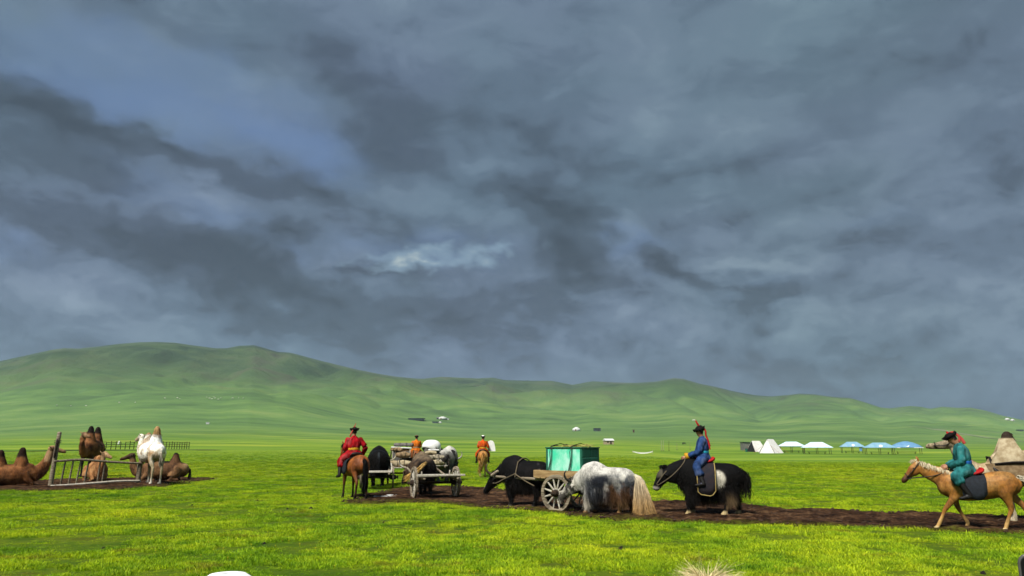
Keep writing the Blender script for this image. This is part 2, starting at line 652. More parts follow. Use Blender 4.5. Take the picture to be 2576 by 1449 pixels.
def strands(name, root, d0, d1, length, width, cols, mat, parent, rng, tipcol=None, seg=3):
    """tapering locks of hair: start direction d0 bends over to d1"""
    n = len(root)
    length = np.broadcast_to(np.asarray(length, dtype=float), (n,))
    width = np.broadcast_to(np.asarray(width, dtype=float), (n,))
    nz = lambda v: v / (np.linalg.norm(v, axis=1)[:, None] + 1e-9)
    side = nz(np.cross(nz(d0 + d1 + 1e-6), rng.normal(size=(n, 3))))
    V, C = [], []
    p = root.copy()
    curl = rng.normal(size=(n, 3))
    cfq, cph = rng.uniform(3, 8, n), rng.uniform(0, 6.28, n)
    for k in range(seg + 1):
        t = k / seg
        wob = curl * (np.sin(cfq * t + cph) * length * 0.07 * t)[:, None]
        w = width * (1 - 0.9 * t ** 1.5) * 0.5
        V.append(p + wob - side * w[:, None])
        V.append(p + wob + side * w[:, None])
        cc = cols if tipcol is None else cols * (1 - t ** 1.5) + tipcol * t ** 1.5
        C += [cc, cc]
        d = nz(d0 * (1 - (t + .5 / seg)) + d1 * (t + .5 / seg))
        p = p + d * (length / seg)[:, None]
    V = np.stack(V, 1).reshape(-1, 3)
    C = np.stack(C, 1).reshape(-1, 3)
    m = 2 * (seg + 1)
    base = (np.arange(n) * m)[:, None]
    F = np.concatenate([base + np.array([2 * k, 2 * k + 1, 2 * k + 3, 2 * k + 2]) for k in range(seg)], 0)
    me = bpy.data.meshes.new(name)
    me.vertices.add(len(V))
    me.vertices.foreach_set('co', V.astype(np.float32).ravel())
    me.loops.add(F.size)
    me.loops.foreach_set('vertex_index', F.astype(np.int32).ravel())
    me.polygons.add(len(F))
    me.polygons.foreach_set('loop_start', np.arange(0, F.size, 4, dtype=np.int32))
    me.update(calc_edges=True)
    set_cols(me, C)
    me.polygons.foreach_set('use_smooth', np.ones(len(me.polygons), dtype=bool))
    me.materials.append(mat)
    return link(bpy.data.objects.new(name, me), parent)

# ------------------------------------------------------------------ materials
def new_mat(name):
    m = bpy.data.materials.new(name)
    m.use_nodes = True
    nt = m.node_tree
    b = nt.nodes['Principled BSDF']
    return m, nt, b


def bump(nt, b, h, strength=0.4, dist=0.02):
    n = nd(nt, 'ShaderNodeBump')
    n.inputs['Strength'].default_value = strength
    n.inputs['Distance'].default_value = dist
    put(nt, n.inputs['Height'], h)
    nt.links.new(n.outputs[0], b.inputs['Normal'])


def objvec(nt):
    return nd(nt, 'ShaderNodeTexCoord').outputs['Object']


def mat_plain(name, c1, c2=None, scale=8.0, rough=0.8, bumps=0.25, stretch=(1, 1, 1), spec=0.3, var=0.0, detail=5):
    m, nt, b = new_mat(name)
    v = vmul(nt, objvec(nt), *stretch)
    n = noise(nt, v, scale, detail, 0.62)
    c2 = c2 or tuple(c * 0.6 for c in c1)
    col = mixc(nt, n.smooth(0.32, 0.68), c1, c2)
    if var:
        oi = nd(nt, 'ShaderNodeObjectInfo')
        r_ = S(nt, oi.outputs['Random']) * var + (1 - var / 2)
        cb = nd(nt, 'ShaderNodeCombineXYZ')
        for i in range(3):
            put(nt, cb.inputs[i], r_)
        col = mixc(nt, 1.0, col, cb.outputs[0], 'MULTIPLY')
    put(nt, b.inputs['Base Color'], col)
    b.inputs['Roughness'].default_value = rough
    b.inputs['Specular IOR Level'].default_value = spec
    if bumps:
        bump(nt, b, noise(nt, v, scale * 3, 4, 0.6), bumps, 0.02)
    return m


def mat_coat(name, rough=0.8, spec=0.12, stretch=(1, 1, 0.35), sc=26.0, amt=0.75):
    """hide or cloth coloured by the mesh's own colour attribute, broken up by hair-like noise"""
    m, nt, b = new_mat(name)
    at_ = nd(nt, 'ShaderNodeAttribute', attribute_name='Col')
    v = vmul(nt, objvec(nt), *stretch)
    n = noise(nt, v, sc, 5, 0.65)
    n2 = noise(nt, v, sc * 0.18, 3, 0.55)
    f = n.smooth(0.25, 0.75) * amt + n2.smooth(0.3, 0.7) * 0.62 + (1 - amt * 0.5 - 0.31)
    cb = nd(nt, 'ShaderNodeCombineXYZ')
    for i in range(3):
        put(nt, cb.inputs[i], f)
    put(nt, b.inputs['Base Color'], mixc(nt, 1.0, at_.outputs['Color'], cb.outputs[0], 'MULTIPLY'))
    b.inputs['Roughness'].default_value = rough
    b.inputs['Specular IOR Level'].default_value = spec
    bump(nt, b, n, 0.5, 0.015)
    return m


def grass_colour(nt, near=False):
    """meadow colour by place; shared by the ground sheet and the grass standing on it"""
    g = nd(nt, 'ShaderNodeNewGeometry')
    P = g.outputs['Position']
    big = noise(nt, vmul(nt, P, 1, 1, 0), 0.055, 3, 0.55)
    mid = noise(nt, vmul(nt, P, 1, 1, 0), 0.42, 3, 0.6)
    fine = noise(nt, vmul(nt, P, 1, 1, 0), 3.1, 3, 0.6)
    sp = nd(nt, 'ShaderNodeSeparateXYZ')
    nt.links.new(P, sp.inputs[0])
    X, Y, Z = (S(nt, sp.outputs[i]) for i in range(3))
    r = (X * X + Y * Y)._m('SQRT')
    c_near = ramp(nt, big * 0.42 + mid * 0.36 + fine * 0.22,
                  [(0.37, A(70, 110, 16, 1.6)), (0.45, A(108, 140, 26, 1.6)), (0.51, A(134, 156, 30, 1.6)), (0.58, A(150, 165, 34, 1.6)), (0.67, A(180, 178, 36, 1.6))])
    pt = noise(nt, vmul(nt, P, 0.7, 1, 0), 1.15, 3, 0.6)
    c_near = mixc(nt, pt.smooth(0.58, 0.70) * 0.75, c_near, A(112, 108, 40, 1.7))
    c_near = mixc(nt, pt.smooth(0.44, 0.33) * 0.7, c_near, A(70, 112, 22, 1.7))
    # patches of fields and grazing seen edge-on as streaks
    f1 = noise(nt, vmul(nt, P, 0.45, 1, 0), 0.016, 4, 0.62)
    f2 = noise(nt, vmul(nt, P, 0.30, 1, 0), 0.05, 3, 0.6)
    c_mid = ramp(nt, f1 * 0.5 + f2 * 0.5,
                 [(0.40, A(88, 124, 38, 1.7)), (0.46, A(114, 150, 46, 1.7)), (0.51, A(130, 162, 52, 1.7)), (0.56, A(150, 176, 60, 1.7)), (0.62, A(184, 190, 70, 1.7))])
    if near:
        return mixc(nt, r.smooth(45, 170), c_near, c_mid), P, r, Z, None
    f3 = noise(nt, vmul(nt, P, 0.6, 1, 0.0), 0.0042, 6, 0.62)
    f4 = noise(nt, vmul(nt, P, 0.5, 1, 1), 0.022, 5, 0.65)
    c_far = ramp(nt, f3 * 0.5 + f4 * 0.5,
                 [(0.38, A(80, 110, 62, 1.68)), (0.46, A(97, 132, 70, 1.68)), (0.53, A(112, 146, 76, 1.68)), (0.62, A(134, 158, 88, 1.68))])
    hb = noise(nt, P, 0.006, 6, 0.68)
    c_hill = ramp(nt, hb, [(0.36, A(46, 68, 46, 1.8)), (0.46, A(66, 90, 58, 1.8)), (0.55, A(84, 106, 66, 1.8)), (0.66, A(92, 100, 74, 1.8))])
    c = mixc(nt, r.smooth(45, 170), c_near, c_mid)
    c = mixc(nt, r.smooth(260, 800), c, c_far)
    high = (Z + (hb - 0.5) * 160.0).smooth(45, 190)
    c = mixc(nt, high, c, c_hill)
    return c, P, r, Z, hb


M_GROUND, _nt, _b = new_mat('meadow')
_c, _P, _r, _Z, _hb = grass_colour(_nt)
# bare rock where the hill is steep and high
_g = nd(_nt, 'ShaderNodeNewGeometry')
_sp = nd(_nt, 'ShaderNodeSeparateXYZ')
_nt.links.new(_g.outputs['Normal'], _sp.inputs[0])
_steep = S(_nt, _sp.outputs[2]).smooth(0.90, 0.80)
_rk = noise(_nt, _P, 0.03, 5, 0.7).smooth(0.52, 0.64) * _Z.smooth(80, 240) * 0.55
_c = mixc(_nt, _rk * _steep + _rk * 0.5, _c, A(62, 68, 54, 2.0))
_c = mixc(_nt, _r.smooth(70, 14) * 0.62, _c, A(62, 84, 12, 2.0))
put(_nt, _b.inputs['Base Color'], _c)
_b.inputs['Roughness'].default_value = 0.95
_b.inputs['Specular IOR Level'].default_value = 0.08
_h = noise(_nt, _P, 0.9, 6, 0.7) * 0.7 + noise(_nt, _P, 7.0, 4, 0.7) * 0.3
bump(_nt, _b, _h, 0.8, 0.10)
_b2 = nd(_nt, 'ShaderNodeBump')
_b2.inputs['Strength'].default_value = 0.7
_b2.inputs['Distance'].default_value = 26.0
put(_nt, _b2.inputs['Height'], noise(_nt, _P, 0.0075, 9, 0.66, 0.4) * _Z.smooth(30, 160))
_bn = _b.inputs['Normal'].links[0].from_node
_nt.links.new(_b2.outputs[0], _bn.inputs['Normal'])

M_GRASS, _nt, _b = new_mat('grass_blades')
_c, _P, _r, _Z, _hb = grass_colour(_nt, True)
_oi = nd(_nt, 'ShaderNodeObjectInfo')
_rd = S(_nt, _oi.outputs['Random'])
_c = mixc(_nt, _rd.smooth(0.45, 1.0), _c, (0.36, 0.48, 0.32), 'MULTIPLY')  # random tuft tone; the dark end stands in for shade between tussocks
_c = mixc(_nt, _rd.smooth(0.30, 0.0), _c, (1.5, 1.42, 1.2), 'MULTIPLY')
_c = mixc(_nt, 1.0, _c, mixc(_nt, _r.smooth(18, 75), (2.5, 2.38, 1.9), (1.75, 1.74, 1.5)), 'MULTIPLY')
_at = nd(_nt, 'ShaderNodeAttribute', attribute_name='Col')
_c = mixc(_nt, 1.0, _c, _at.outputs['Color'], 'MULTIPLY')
put(_nt, _b.inputs['Base Color'], _c)
_b.inputs['Roughness'].default_value = 0.6
_b.inputs['Specular IOR Level'].default_value = 0.2
_tr = nd(_nt, 'ShaderNodeBsdfTranslucent')
put(_nt, _tr.inputs[0], mixc(_nt, 1.0, _c, (1.2, 1.25, 0.5), 'MULTIPLY'))
_mx = nd(_nt, 'ShaderNodeMixShader')
_mx.inputs[0].default_value = 0.38
_nt.links.new(_b.outputs[0], _mx.inputs[1])
_nt.links.new(_tr.outputs[0], _mx.inputs[2])
_nt.links.new(_mx.outputs[0], _nt.nodes['Material Output'].inputs[0])

M_FLOWER = mat_plain('yellow_petals', A(236, 214, 20, 1.6), A(210, 190, 10, 1.6), 5, 0.6, 0)

M_MUD, _nt, _b = new_mat('trodden_mud')
_P = nd(_nt, 'ShaderNodeNewGeometry').outputs['Position']
_n = noise(_nt, _P, 1.1, 6, 0.7)
_n2 = noise(_nt, _P, 9.0, 5, 0.7)
put(_nt, _b.inputs['Base Color'], ramp(_nt, _n * 0.4 + _n2 * 0.35 + noise(_nt, vmul(_nt, _P, 0.4, 1, 1), 3.2, 5, 0.7) * 0.25, [(0.38, A(14, 9, 7)), (0.45, A(44, 29, 20)), (0.52, A(84, 59, 41)), (0.60, A(134, 104, 74))]))
_src = _b.inputs['Base Color'].links[0].from_socket
_ea = nd(_nt, 'ShaderNodeAttribute', attribute_name='Col')
_trod = mixc(_nt, _n2.smooth(0.4, 0.6), A(70, 62, 26), A(96, 104, 26))
put(_nt, _b.inputs['Base Color'], mixc(_nt, S(_nt, _ea.outputs['Fac']) * 0.8, _src, _trod))
_b.inputs['Roughness'].default_value = 0.95
_b.inputs['Specular IOR Level'].default_value = 0.05
bump(_nt, _b, _n2 * 0.5 + _n * 0.5, 1.0, 0.08)

M_COAT = mat_coat('animal_coat')
M_SLEEK = mat_coat('sleek_coat', 0.6, 0.25, (1, 1, 0.6), 24.0, 0.7)
M_HAIR = mat_coat('long_hair', 0.75, 0.12, (3, 3, 0.3), 14.0, 0.6)
M_CLOTH = mat_coat('woven_cloth', 0.85, 0.1, (1, 1, 0.5), 16.0, 0.6)
M_SKIN = mat_coat('skin', 0.55, 0.3, (1, 1, 1), 20.0, 0.15)
M_HORN = mat_coat('horn', 0.35, 0.5, (1, 1, 1), 14.0, 0.4)
M_WOOD = mat_plain('weathered_wood', A(186, 172, 148, 1.9), A(120, 106, 88, 1.9), 9, 0.85, 0.5, (0.25, 2.5, 2.5), 0.2, 0.5)
M_WOOD_PALE = mat_plain('bleached_planks', A(226, 220, 206, 1.8), A(176, 166, 148, 1.9), 9, 0.85, 0.5, (0.25, 2.5, 2.5), 0.2, 0.4)
M_WOOD_BROWN = mat_plain('brown_wood', A(150, 118, 78, 1.9), A(92, 66, 44, 1.9), 9, 0.85, 0.5, (0.4, 2.0, 2.0), 0.2, 0.5)
M_WOOD_DARK = mat_plain('dark_wood', A(76, 60, 46, 1.9), A(40, 32, 26, 1.9), 9, 0.85, 0.5, (0.4, 2.0, 2.0), 0.2, 0.4)
M_WOOD_TAN = mat_plain('tan_boards', A(204, 172, 122, 1.9), A(150, 118, 78, 1.9), 6, 0.85, 0.4, (0.4, 2.5, 2.5), 0.2, 0.3)
M_ROPE = mat_plain('rope', A(150, 135, 108), A(86, 74, 58), 60, 0.95, 0.4)
M_LEATHER = mat_plain('dark_leather', A(40, 28, 22), A(22, 16, 14), 14, 0.5, 0.3)
M_IRON = mat_plain('dull_iron', A(90, 84, 80), A(50, 44, 42), 18, 0.5, 0.3)
M_GREEN = mat_plain('green_paint', (.045, .54, .32), (.34, .66, .54), 4.2, 0.6, 0.2, (1, 1, .6), 0.3, 0.0, 7)
M_GREEN_DARK = mat_plain('green_boards', A(40, 120, 96, 1.7), A(28, 92, 74, 1.7), 3.0, 0.6, 0.2, (1, 1, 1), 0.3, 0.3, 3)  # darker green puts the shade of the crate's rear face into the colour
M_WHITE = mat_plain('white_canvas', (0.74, 0.74, 0.73), (0.62, 0.62, 0.61), 3, 0.85, 0.15, spec=0.1)
M_FELT = mat_plain('grey_felt', A(150, 146, 140), A(108, 106, 104), 9, 0.95, 0.3, spec=0.05)
M_CREAM = mat_plain('cream_felt', A(222, 206, 172, 1.9), A(176, 156, 122, 1.9), 7, 0.95, 0.4, spec=0.05)
M_FELT_TAN = mat_plain('tan_pad', A(186, 160, 124, 1.9), A(140, 114, 84, 1.9), 9, 0.95, 0.4, spec=0.05)
M_BLACK = mat_plain('black_felt', A(22, 18, 18), A(12, 10, 10), 30, 0.8, 0.2, spec=0.15)
M_RED = mat_plain('red_cloth', A(214, 34, 34, 1.8), A(170, 20, 26, 1.8), 14, 0.75, 0.2, spec=0.2)
M_PINK = mat_plain('rose_cloth', A(224, 96, 86, 1.8), A(196, 66, 64, 1.8), 14, 0.75, 0.2, spec=0.2)
M_YELLOW = mat_plain('yellow_sash', A(236, 186, 40, 1.8), A(206, 146, 20, 1.8), 14, 0.7, 0.2, spec=0.2)
M_CYAN = mat_plain('turquoise_sash', A(40, 176, 206, 1.8), A(20, 140, 176, 1.8), 14, 0.7, 0.2)
M_BLUE_SASH = mat_plain('blue_sash', A(20, 106, 196, 1.8), A(12, 80, 160, 1.8), 14, 0.7, 0.2)
M_DARKBLUE = mat_plain('dark_blanket', A(38, 46, 58), A(22, 26, 34), 18, 0.85, 0.3)
M_MAROON = mat_plain('maroon_rug', A(86, 36, 34), A(52, 24, 24), 12, 0.9, 0.3)


# ------------------------------------------------------------------ ground sheet and hills
def grid_mesh(rs, azs, name, closed):
    r, a = np.meshgrid(rs, azs, indexing='ij')
    x, y = r * np.sin(a), r * np.cos(a)
    z = terrain(x, y)
    V = np.stack([x, y, z], -1).reshape(-1, 3)
    nr, na = len(rs), len(azs)
    i, j = np.meshgrid(np.arange(nr - 1), np.arange(na if closed else na - 1), indexing='ij')
    k = (j + 1) % na
    F = np.stack([i * na + j, i * na + k, (i + 1) * na + k, (i + 1) * na + j], -1).reshape(-1, 4)
    return V, F


def big_mesh(name, V, F, mat, smooth=True):
    me = bpy.data.meshes.new(name)
    me.vertices.add(len(V))
    me.vertices.foreach_set('co', V.astype(np.float32).ravel())
    me.loops.add(F.size)
    me.loops.foreach_set('vertex_index', F.astype(np.int32).ravel())
    me.polygons.add(len(F))
    me.polygons.foreach_set('loop_start', np.arange(0, F.size, 4, dtype=np.int32))
    me.update(calc_edges=True)
    if smooth:
        me.polygons.foreach_set('use_smooth', np.ones(len(me.polygons), dtype=bool))
    me.materials.append(mat)
    return link(bpy.data.objects.new(name, me))


AZ = np.concatenate([np.linspace(-0.76, 0.76, 640), np.linspace(0.76, 2 * math.pi - 0.76, 70)[1:-1]])
R1 = np.concatenate([[0.3, 2, 5], np.geomspace(8, 1150, 210)])
R2 = np.concatenate([np.geomspace(1150, 3600, 230), np.geomspace(3600, 4500, 10)[1:]])
V_, F_ = grid_mesh(R1, AZ, 'meadow', True)
F_ = F_[:, ::-1]
tag(big_mesh('meadow_ground', V_, F_, M_GROUND), 'wide flat green meadow under the animals and carts', None, None, 'structure')
V_, F_ = grid_mesh(R2, AZ, 'hills', True)
F_ = F_[:, ::-1]
tag(big_mesh('hills', V_, F_, M_GROUND), 'long range of grassy green hills under the clouds', None, None, 'structure')


# ------------------------------------------------------------------ trodden mud
def poly_world(pts):
    return np.array([[*G(vx, vy)[:2]] for (vx, vy) in pts])


def sdist(poly, x, y):
    """signed distance, positive inside"""
    P = np.stack([x, y], -1)
    d = np.full(x.shape, 1e9)
    inside = np.zeros(x.shape, dtype=bool)
    n = len(poly)
    for i in range(n):
        a, b = poly[i], poly[(i + 1) % n]
        e = b - a
        w = P - a
        t = np.clip((w @ e) / (e @ e), 0, 1)
        d = np.minimum(d, np.linalg.norm(w - t[..., None] * e, axis=-1))
        c = ((a[1] > y) != (b[1] > y)) & (x < (b[0] - a[0]) * (y - a[1]) / (b[1] - a[1] + 1e-12) + a[0])
        inside ^= c
    return np.where(inside, d, -d)


TRACK = poly_world([(858, 1263), (905, 1248), (930, 1241), (985, 1233), (1010, 1227), (1075, 1223), (1160, 1226), (1235, 1231), (1290, 1238), (1340, 1243), (1400, 1247),
                    (1470, 1255), (1560, 1262), (1660, 1263), (1760, 1266), (1840, 1270), (1890, 1280), (1980, 1285), (2100, 1286), (2230, 1293), (2300, 1290),
                    (2420, 1297), (2580, 1302), (2760, 1312), (2900, 1340), (2760, 1352), (2576, 1345), (2450, 1341), (2330, 1338), (2200, 1333), (2060, 1326), (1960, 1320), (1860, 1317), (1740, 1312),
                    (1650, 1308), (1560, 1305), (1480, 1300), (1400, 1292), (1300, 1283), (1200, 1277), (1120, 1272), (1020, 1266), (930, 1267)])
CAMP = poly_world([(-140, 1222), (-20, 1214), (90, 1211), (180, 1206), (300, 1204), (420, 1204), (520, 1203), (535, 1207), (470, 1215), (420, 1222), (330, 1230), (200, 1236), (80, 1238), (0, 1236), (-120, 1236)])
EDGE = poly_world([(2430, 1354), (2500, 1350), (2620, 1352), (2640, 1362), (2540, 1362)])


def mud_mask(x, y):
    e = (fbm2(x, y, 1.3, 4, 4.0) - 0.5) * 1.1 + (fbm2(x, y, 0.35, 2, 8.0) - 0.5) * 0.9
    d = np.maximum(np.maximum(sdist(TRACK, x, y), sdist(CAMP, x, y)), sdist(EDGE, x, y) - 0.15)
    return d + e * 1.15


def mud_sheet(name, poly, label, step):
    lo, hi = poly.min(0) - 0.9, poly.max(0) + 0.9
    xs, ys = np.arange(lo[0], hi[0], step), np.arange(lo[1], hi[1], step)
    x, y = np.meshgrid(xs, ys, indexing='ij')
    d = mud_mask(x, y)
    own = sdist(poly, x, y)
    z = terrain(x, y) - 0.07 + 0.125 * sstep(-0.30, 0.22, d)
    z = z + sstep(0.0, 0.4, d) * (0.14 * (fbm2(x, y, 2.0, 4, 1.0, 0.62) - 0.42) + 0.045 * (vnoise(np.stack([x * 9, y * 9, x * 0], -1)) - 0.5))
    keep = (d > -0.4) & (own > -1.0)
    V = np.stack([x, y, z], -1).reshape(-1, 3)
    nx, ny = x.shape
    i, j = np.meshgrid(np.arange(nx - 1), np.arange(ny - 1), indexing='ij')
    k = keep[:-1, :-1] & keep[1:, :-1] & keep[:-1, 1:] & keep[1:, 1:]
    i, j = i[k], j[k]
    F = np.stack([i * ny + j, (i + 1) * ny + j, (i + 1) * ny + j + 1, i * ny + j + 1], -1)
    used = np.unique(F)
    mp = np.full(len(V), -1)
    mp[used] = np.arange(len(used))
    o = big_mesh(name, V[used], mp[F], M_MUD)
    e = sstep(0.55, 0.0, d.reshape(-1)[used] + 0.35 * (fbm2(V[used][:, 0], V[used][:, 1], 3.0, 3, 2.0) - 0.5))
    set_cols(o.data, np.stack([e, e, e], -1))
    return tag(o, label, None, None, 'structure')


mud_sheet('mud_track', TRACK, 'dark trodden mud track under the carts and riders', 0.075)
mud_sheet('mud_patch', CAMP, 'bare brown mud patch under the camels by the rail fence', 0.085)
mud_sheet('mud_edge', EDGE, 'small bare mud patch at the right edge of the meadow', 0.1)


# ------------------------------------------------------------------ grass: tufts standing on the meadow
def tuft(name, nb, hmin, hmax, spread, wid, mat, seed, flower=False):
    rg = np.random.default_rng(seed)
    V, F, C = [], [], []
    for b_ in range(nb):
        a, rr = rg.random() * 6.283, spread * math.sqrt(rg.random())
        base = np.array([rr * math.cos(a), rr * math.sin(a), -0.01])
        h = rg.uniform(hmin, hmax)
        la = rg.random() * 6.283
        lean = rg.uniform(0.1, 0.9) * h
        dv = np.array([math.cos(la) * lean, math.sin(la) * lean, h])
        wa = rg.random() * 6.283
        wv = np.array([math.cos(wa), math.sin(wa), 0]) * wid * rg.uniform(0.6, 1.3)
        n = len(V)
        mid = base + dv * np.array([0.35, 0.35, 0.6])
        V += [base - wv, base + wv, mid - wv * 0.8, mid + wv * 0.8, base + dv]
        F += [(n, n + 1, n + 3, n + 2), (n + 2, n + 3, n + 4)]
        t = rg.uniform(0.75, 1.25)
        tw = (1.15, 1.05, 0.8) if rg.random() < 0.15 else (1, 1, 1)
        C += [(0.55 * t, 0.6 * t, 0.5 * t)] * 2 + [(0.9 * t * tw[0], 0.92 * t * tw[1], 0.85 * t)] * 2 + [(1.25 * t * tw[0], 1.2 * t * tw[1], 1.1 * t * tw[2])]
        if flower and b_ % 3 == 0:
            pass
    o = mesh_obj(name, V, F, mat, None, False, np.array(C))
    COL.objects.unlink(o)
    return o


def scatter(name, label, pts, rot, scl, variants, kind='stuff'):
    me = bpy.data.meshes.new(name)
    me.from_pydata([tuple(p) for p in pts], [], [])
    for nm, arr in (('rz', rot), ('sc', scl), ('vi', RNG.integers(0, len(variants), len(pts)))):
        a = me.attributes.new(nm, 'FLOAT' if nm != 'vi' else 'INT', 'POINT')
        a.data.foreach_set('value', np.asarray(arr, dtype=np.float32 if nm != 'vi' else np.int32))
    o = link(bpy.data.objects.new(name, me))
    ng = bpy.data.node_groups.new(name, 'GeometryNodeTree')
    ng.interface.new_socket('Geometry', in_out='INPUT', socket_type='NodeSocketGeometry')
    ng.interface.new_socket('Geometry', in_out='OUTPUT', socket_type='NodeSocketGeometry')
    gi, go = ng.nodes.new('NodeGroupInput'), ng.nodes.new('NodeGroupOutput')
    jn = ng.nodes.new('GeometryNodeGeometryToInstance')
    for v in variants:
        oi = ng.nodes.new('GeometryNodeObjectInfo')
        oi.inputs['Object'].default_value = v
        oi.inputs['As Instance'].default_value = True
        ng.links.new(oi.outputs['Geometry'], jn.inputs[0])
    iop = ng.nodes.new('GeometryNodeInstanceOnPoints')
    ng.links.new(gi.outputs[0], iop.inputs['Points'])
    ng.links.new(jn.outputs[0], iop.inputs['Instance'])
    iop.inputs['Pick Instance'].default_value = True

    def attr(nm, typ):
        n = ng.nodes.new('GeometryNodeInputNamedAttribute')
        n.data_type = typ
        n.inputs['Name'].default_value = nm
        return n.outputs['Attribute']
    ng.links.new(attr('vi', 'INT'), iop.inputs['Instance Index'])
    cb = ng.nodes.new('ShaderNodeCombineXYZ')
    ng.links.new(attr('rz', 'FLOAT'), cb.inputs[2])
    ng.links.new(cb.outputs[0], iop.inputs['Rotation'])
    ng.links.new(attr('sc', 'FLOAT'), iop.inputs['Scale'])
    ng.links.new(iop.outputs[0], go.inputs[0])
    m = o.modifiers.new('scatter', 'NODES')
    m.node_group = ng
    return tag(o, label, None, None, kind)


def field_points(n, dmin, dmax, power, half):
    """points in the sector ahead, thinning with distance"""
    u = RNG.random(n)
    e = 2 - power
    d = (dmin ** e + u * (dmax ** e - dmin ** e)) ** (1 / e)
    a = RNG.uniform(-half, half, n)
    return d * np.sin(a), d * np.cos(a), d


NT = 290000
gx, gy, gd = field_points(NT, 9.2, 140, 1.62, 0.70)
mk = mud_mask(gx, gy)
keep = (mk < RNG.normal(0.05, 0.36, NT)) & (np.abs(gx / gy) < 0.76)
clump = fbm2(gx, gy, 1.6, 3, 6.0)
keep &= RNG.random(NT) < sstep(0.30, 0.52, clump) * 0.8 + 0.2
keep &= RNG.random(NT) < 1 - 1.0 * sstep(60, 140, gd)
gx, gy, gd, clump = gx[keep], gy[keep], gd[keep], clump[keep]
gz = terrain(gx, gy)
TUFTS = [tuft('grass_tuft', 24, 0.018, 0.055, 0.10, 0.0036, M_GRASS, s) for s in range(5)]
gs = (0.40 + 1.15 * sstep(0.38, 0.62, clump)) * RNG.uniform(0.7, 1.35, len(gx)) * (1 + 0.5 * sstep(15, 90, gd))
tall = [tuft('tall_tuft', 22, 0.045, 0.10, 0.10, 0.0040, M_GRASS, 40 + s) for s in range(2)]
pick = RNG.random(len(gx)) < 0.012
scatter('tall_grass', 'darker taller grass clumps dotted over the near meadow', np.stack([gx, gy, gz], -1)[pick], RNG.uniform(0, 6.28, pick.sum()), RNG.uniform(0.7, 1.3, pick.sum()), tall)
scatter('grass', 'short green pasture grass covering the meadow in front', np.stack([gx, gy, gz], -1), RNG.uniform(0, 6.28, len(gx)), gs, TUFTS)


# clods kicked up on the mud
M_CLOD = mat_plain('dry_clod', A(96, 70, 50), A(48, 33, 24), 6, 0.95, 0.5)
CLODS = []
for s_ in range(3):
    rg_ = np.random.default_rng(60 + s_)
    V_, F_ = loft([(0, 0, -.3, .5, .6), (0, 0, 0, 1.0, .8), (.1, 0, .35, .8, .7), (.1, .1, .6, .3, .3)], 8, 2, (1, 0, 0))
    V_ = np.array(V_) * (1 + .35 * (vnoise(np.array(V_) * 1.7 + s_ * 5) - .5))[:, None]
    o_ = mesh_obj('clod', V_ * np.array([1, .8, .7]), F_, M_CLOD)
    COL.objects.unlink(o_)
    CLODS.append(o_)
cp_ = []
for poly, n_ in ((TRACK, 9000), (CAMP, 2500)):
    lo, hi = poly.min(0), poly.max(0)
    cx_, cy_ = RNG.uniform(lo[0], hi[0], n_), RNG.uniform(lo[1], hi[1], n_)
    k_ = mud_mask(cx_, cy_) > -0.1
    cp_.append(np.stack([cx_[k_], cy_[k_], terrain(cx_[k_], cy_[k_]) + 0.05], -1))
cp_ = np.concatenate(cp_)
scatter('mud_clods', 'loose clods of earth lying on the trodden mud', cp_, RNG.uniform(0, 6.28, len(cp_)), 0.018 + 0.06 * RNG.random(len(cp_)) ** 3, CLODS)


# ------------------------------------------------------------------ air
def make_haze():
    m = bpy.data.materials.new('haze_air')
    m.use_nodes = True
    nt = m.node_tree
    nt.nodes.clear()
    o = nd(nt, 'ShaderNodeOutputMaterial')
    v = nd(nt, 'ShaderNodeVolumePrincipled')
    v.inputs['Color'].default_value = (0.66, 0.86, 1.0, 1)
    v.inputs['Density'].default_value = 0.000088
    v.inputs['Anisotropy'].default_value = 0.1
    nt.links.new(v.outputs[0], o.inputs['Volume'])
    b = MB().box((0, 0, 192), (9300, 9300, 404))
    h = b.build('haze', m)
    tag(h, 'thin pale haze over the far hills', None, None, 'stuff')


make_haze()


# ------------------------------------------------------------------ living things: shared pieces
def arr(c, n):
    return np.tile(np.array(c, dtype=float), (n, 1))


def blend(c, col, w):
    w = np.clip(w, 0, 1)[:, None]
    return c * (1 - w) + np.array(col, dtype=float)[None] * w


def L(st, ref=None, n=16, sub=4):
    return dict(st=st, ref=ref, n=n, sub=sub)


def leg(pts, ref=(1, 0, 0)):
    """pts: (x, y, z, half width, half depth) from the body down to the foot"""
    return L(pts, ref, 12, 3)


def eyes(parent, pts, r, col=(0.004, 0.003, 0.003)):
    for p in pts:
        V, F = loft([(p[0], p[1] - r * 0.6, p[2], r * 0.8, r * 0.8), (p[0], p[1], p[2], r, r), (p[0], p[1] + r * 0.6, p[2], r * 0.8, r * 0.8)], 8, 1, (0, 0, 1))
        mesh_obj('eye', V, F, M_HORN, parent, True, arr(col, len(V)))


def horn(parent, st, cols):
    V, F = loft(st, 10, 5, (0, 0, 1))
    V = np.array(V)
    t = np.linspace(0, 1, len(V))[:, None]
    mesh_obj('horn', V, F, M_HORN, parent, True, np.array(cols[0])[None] * (1 - t) + np.array(cols[1])[None] * t)


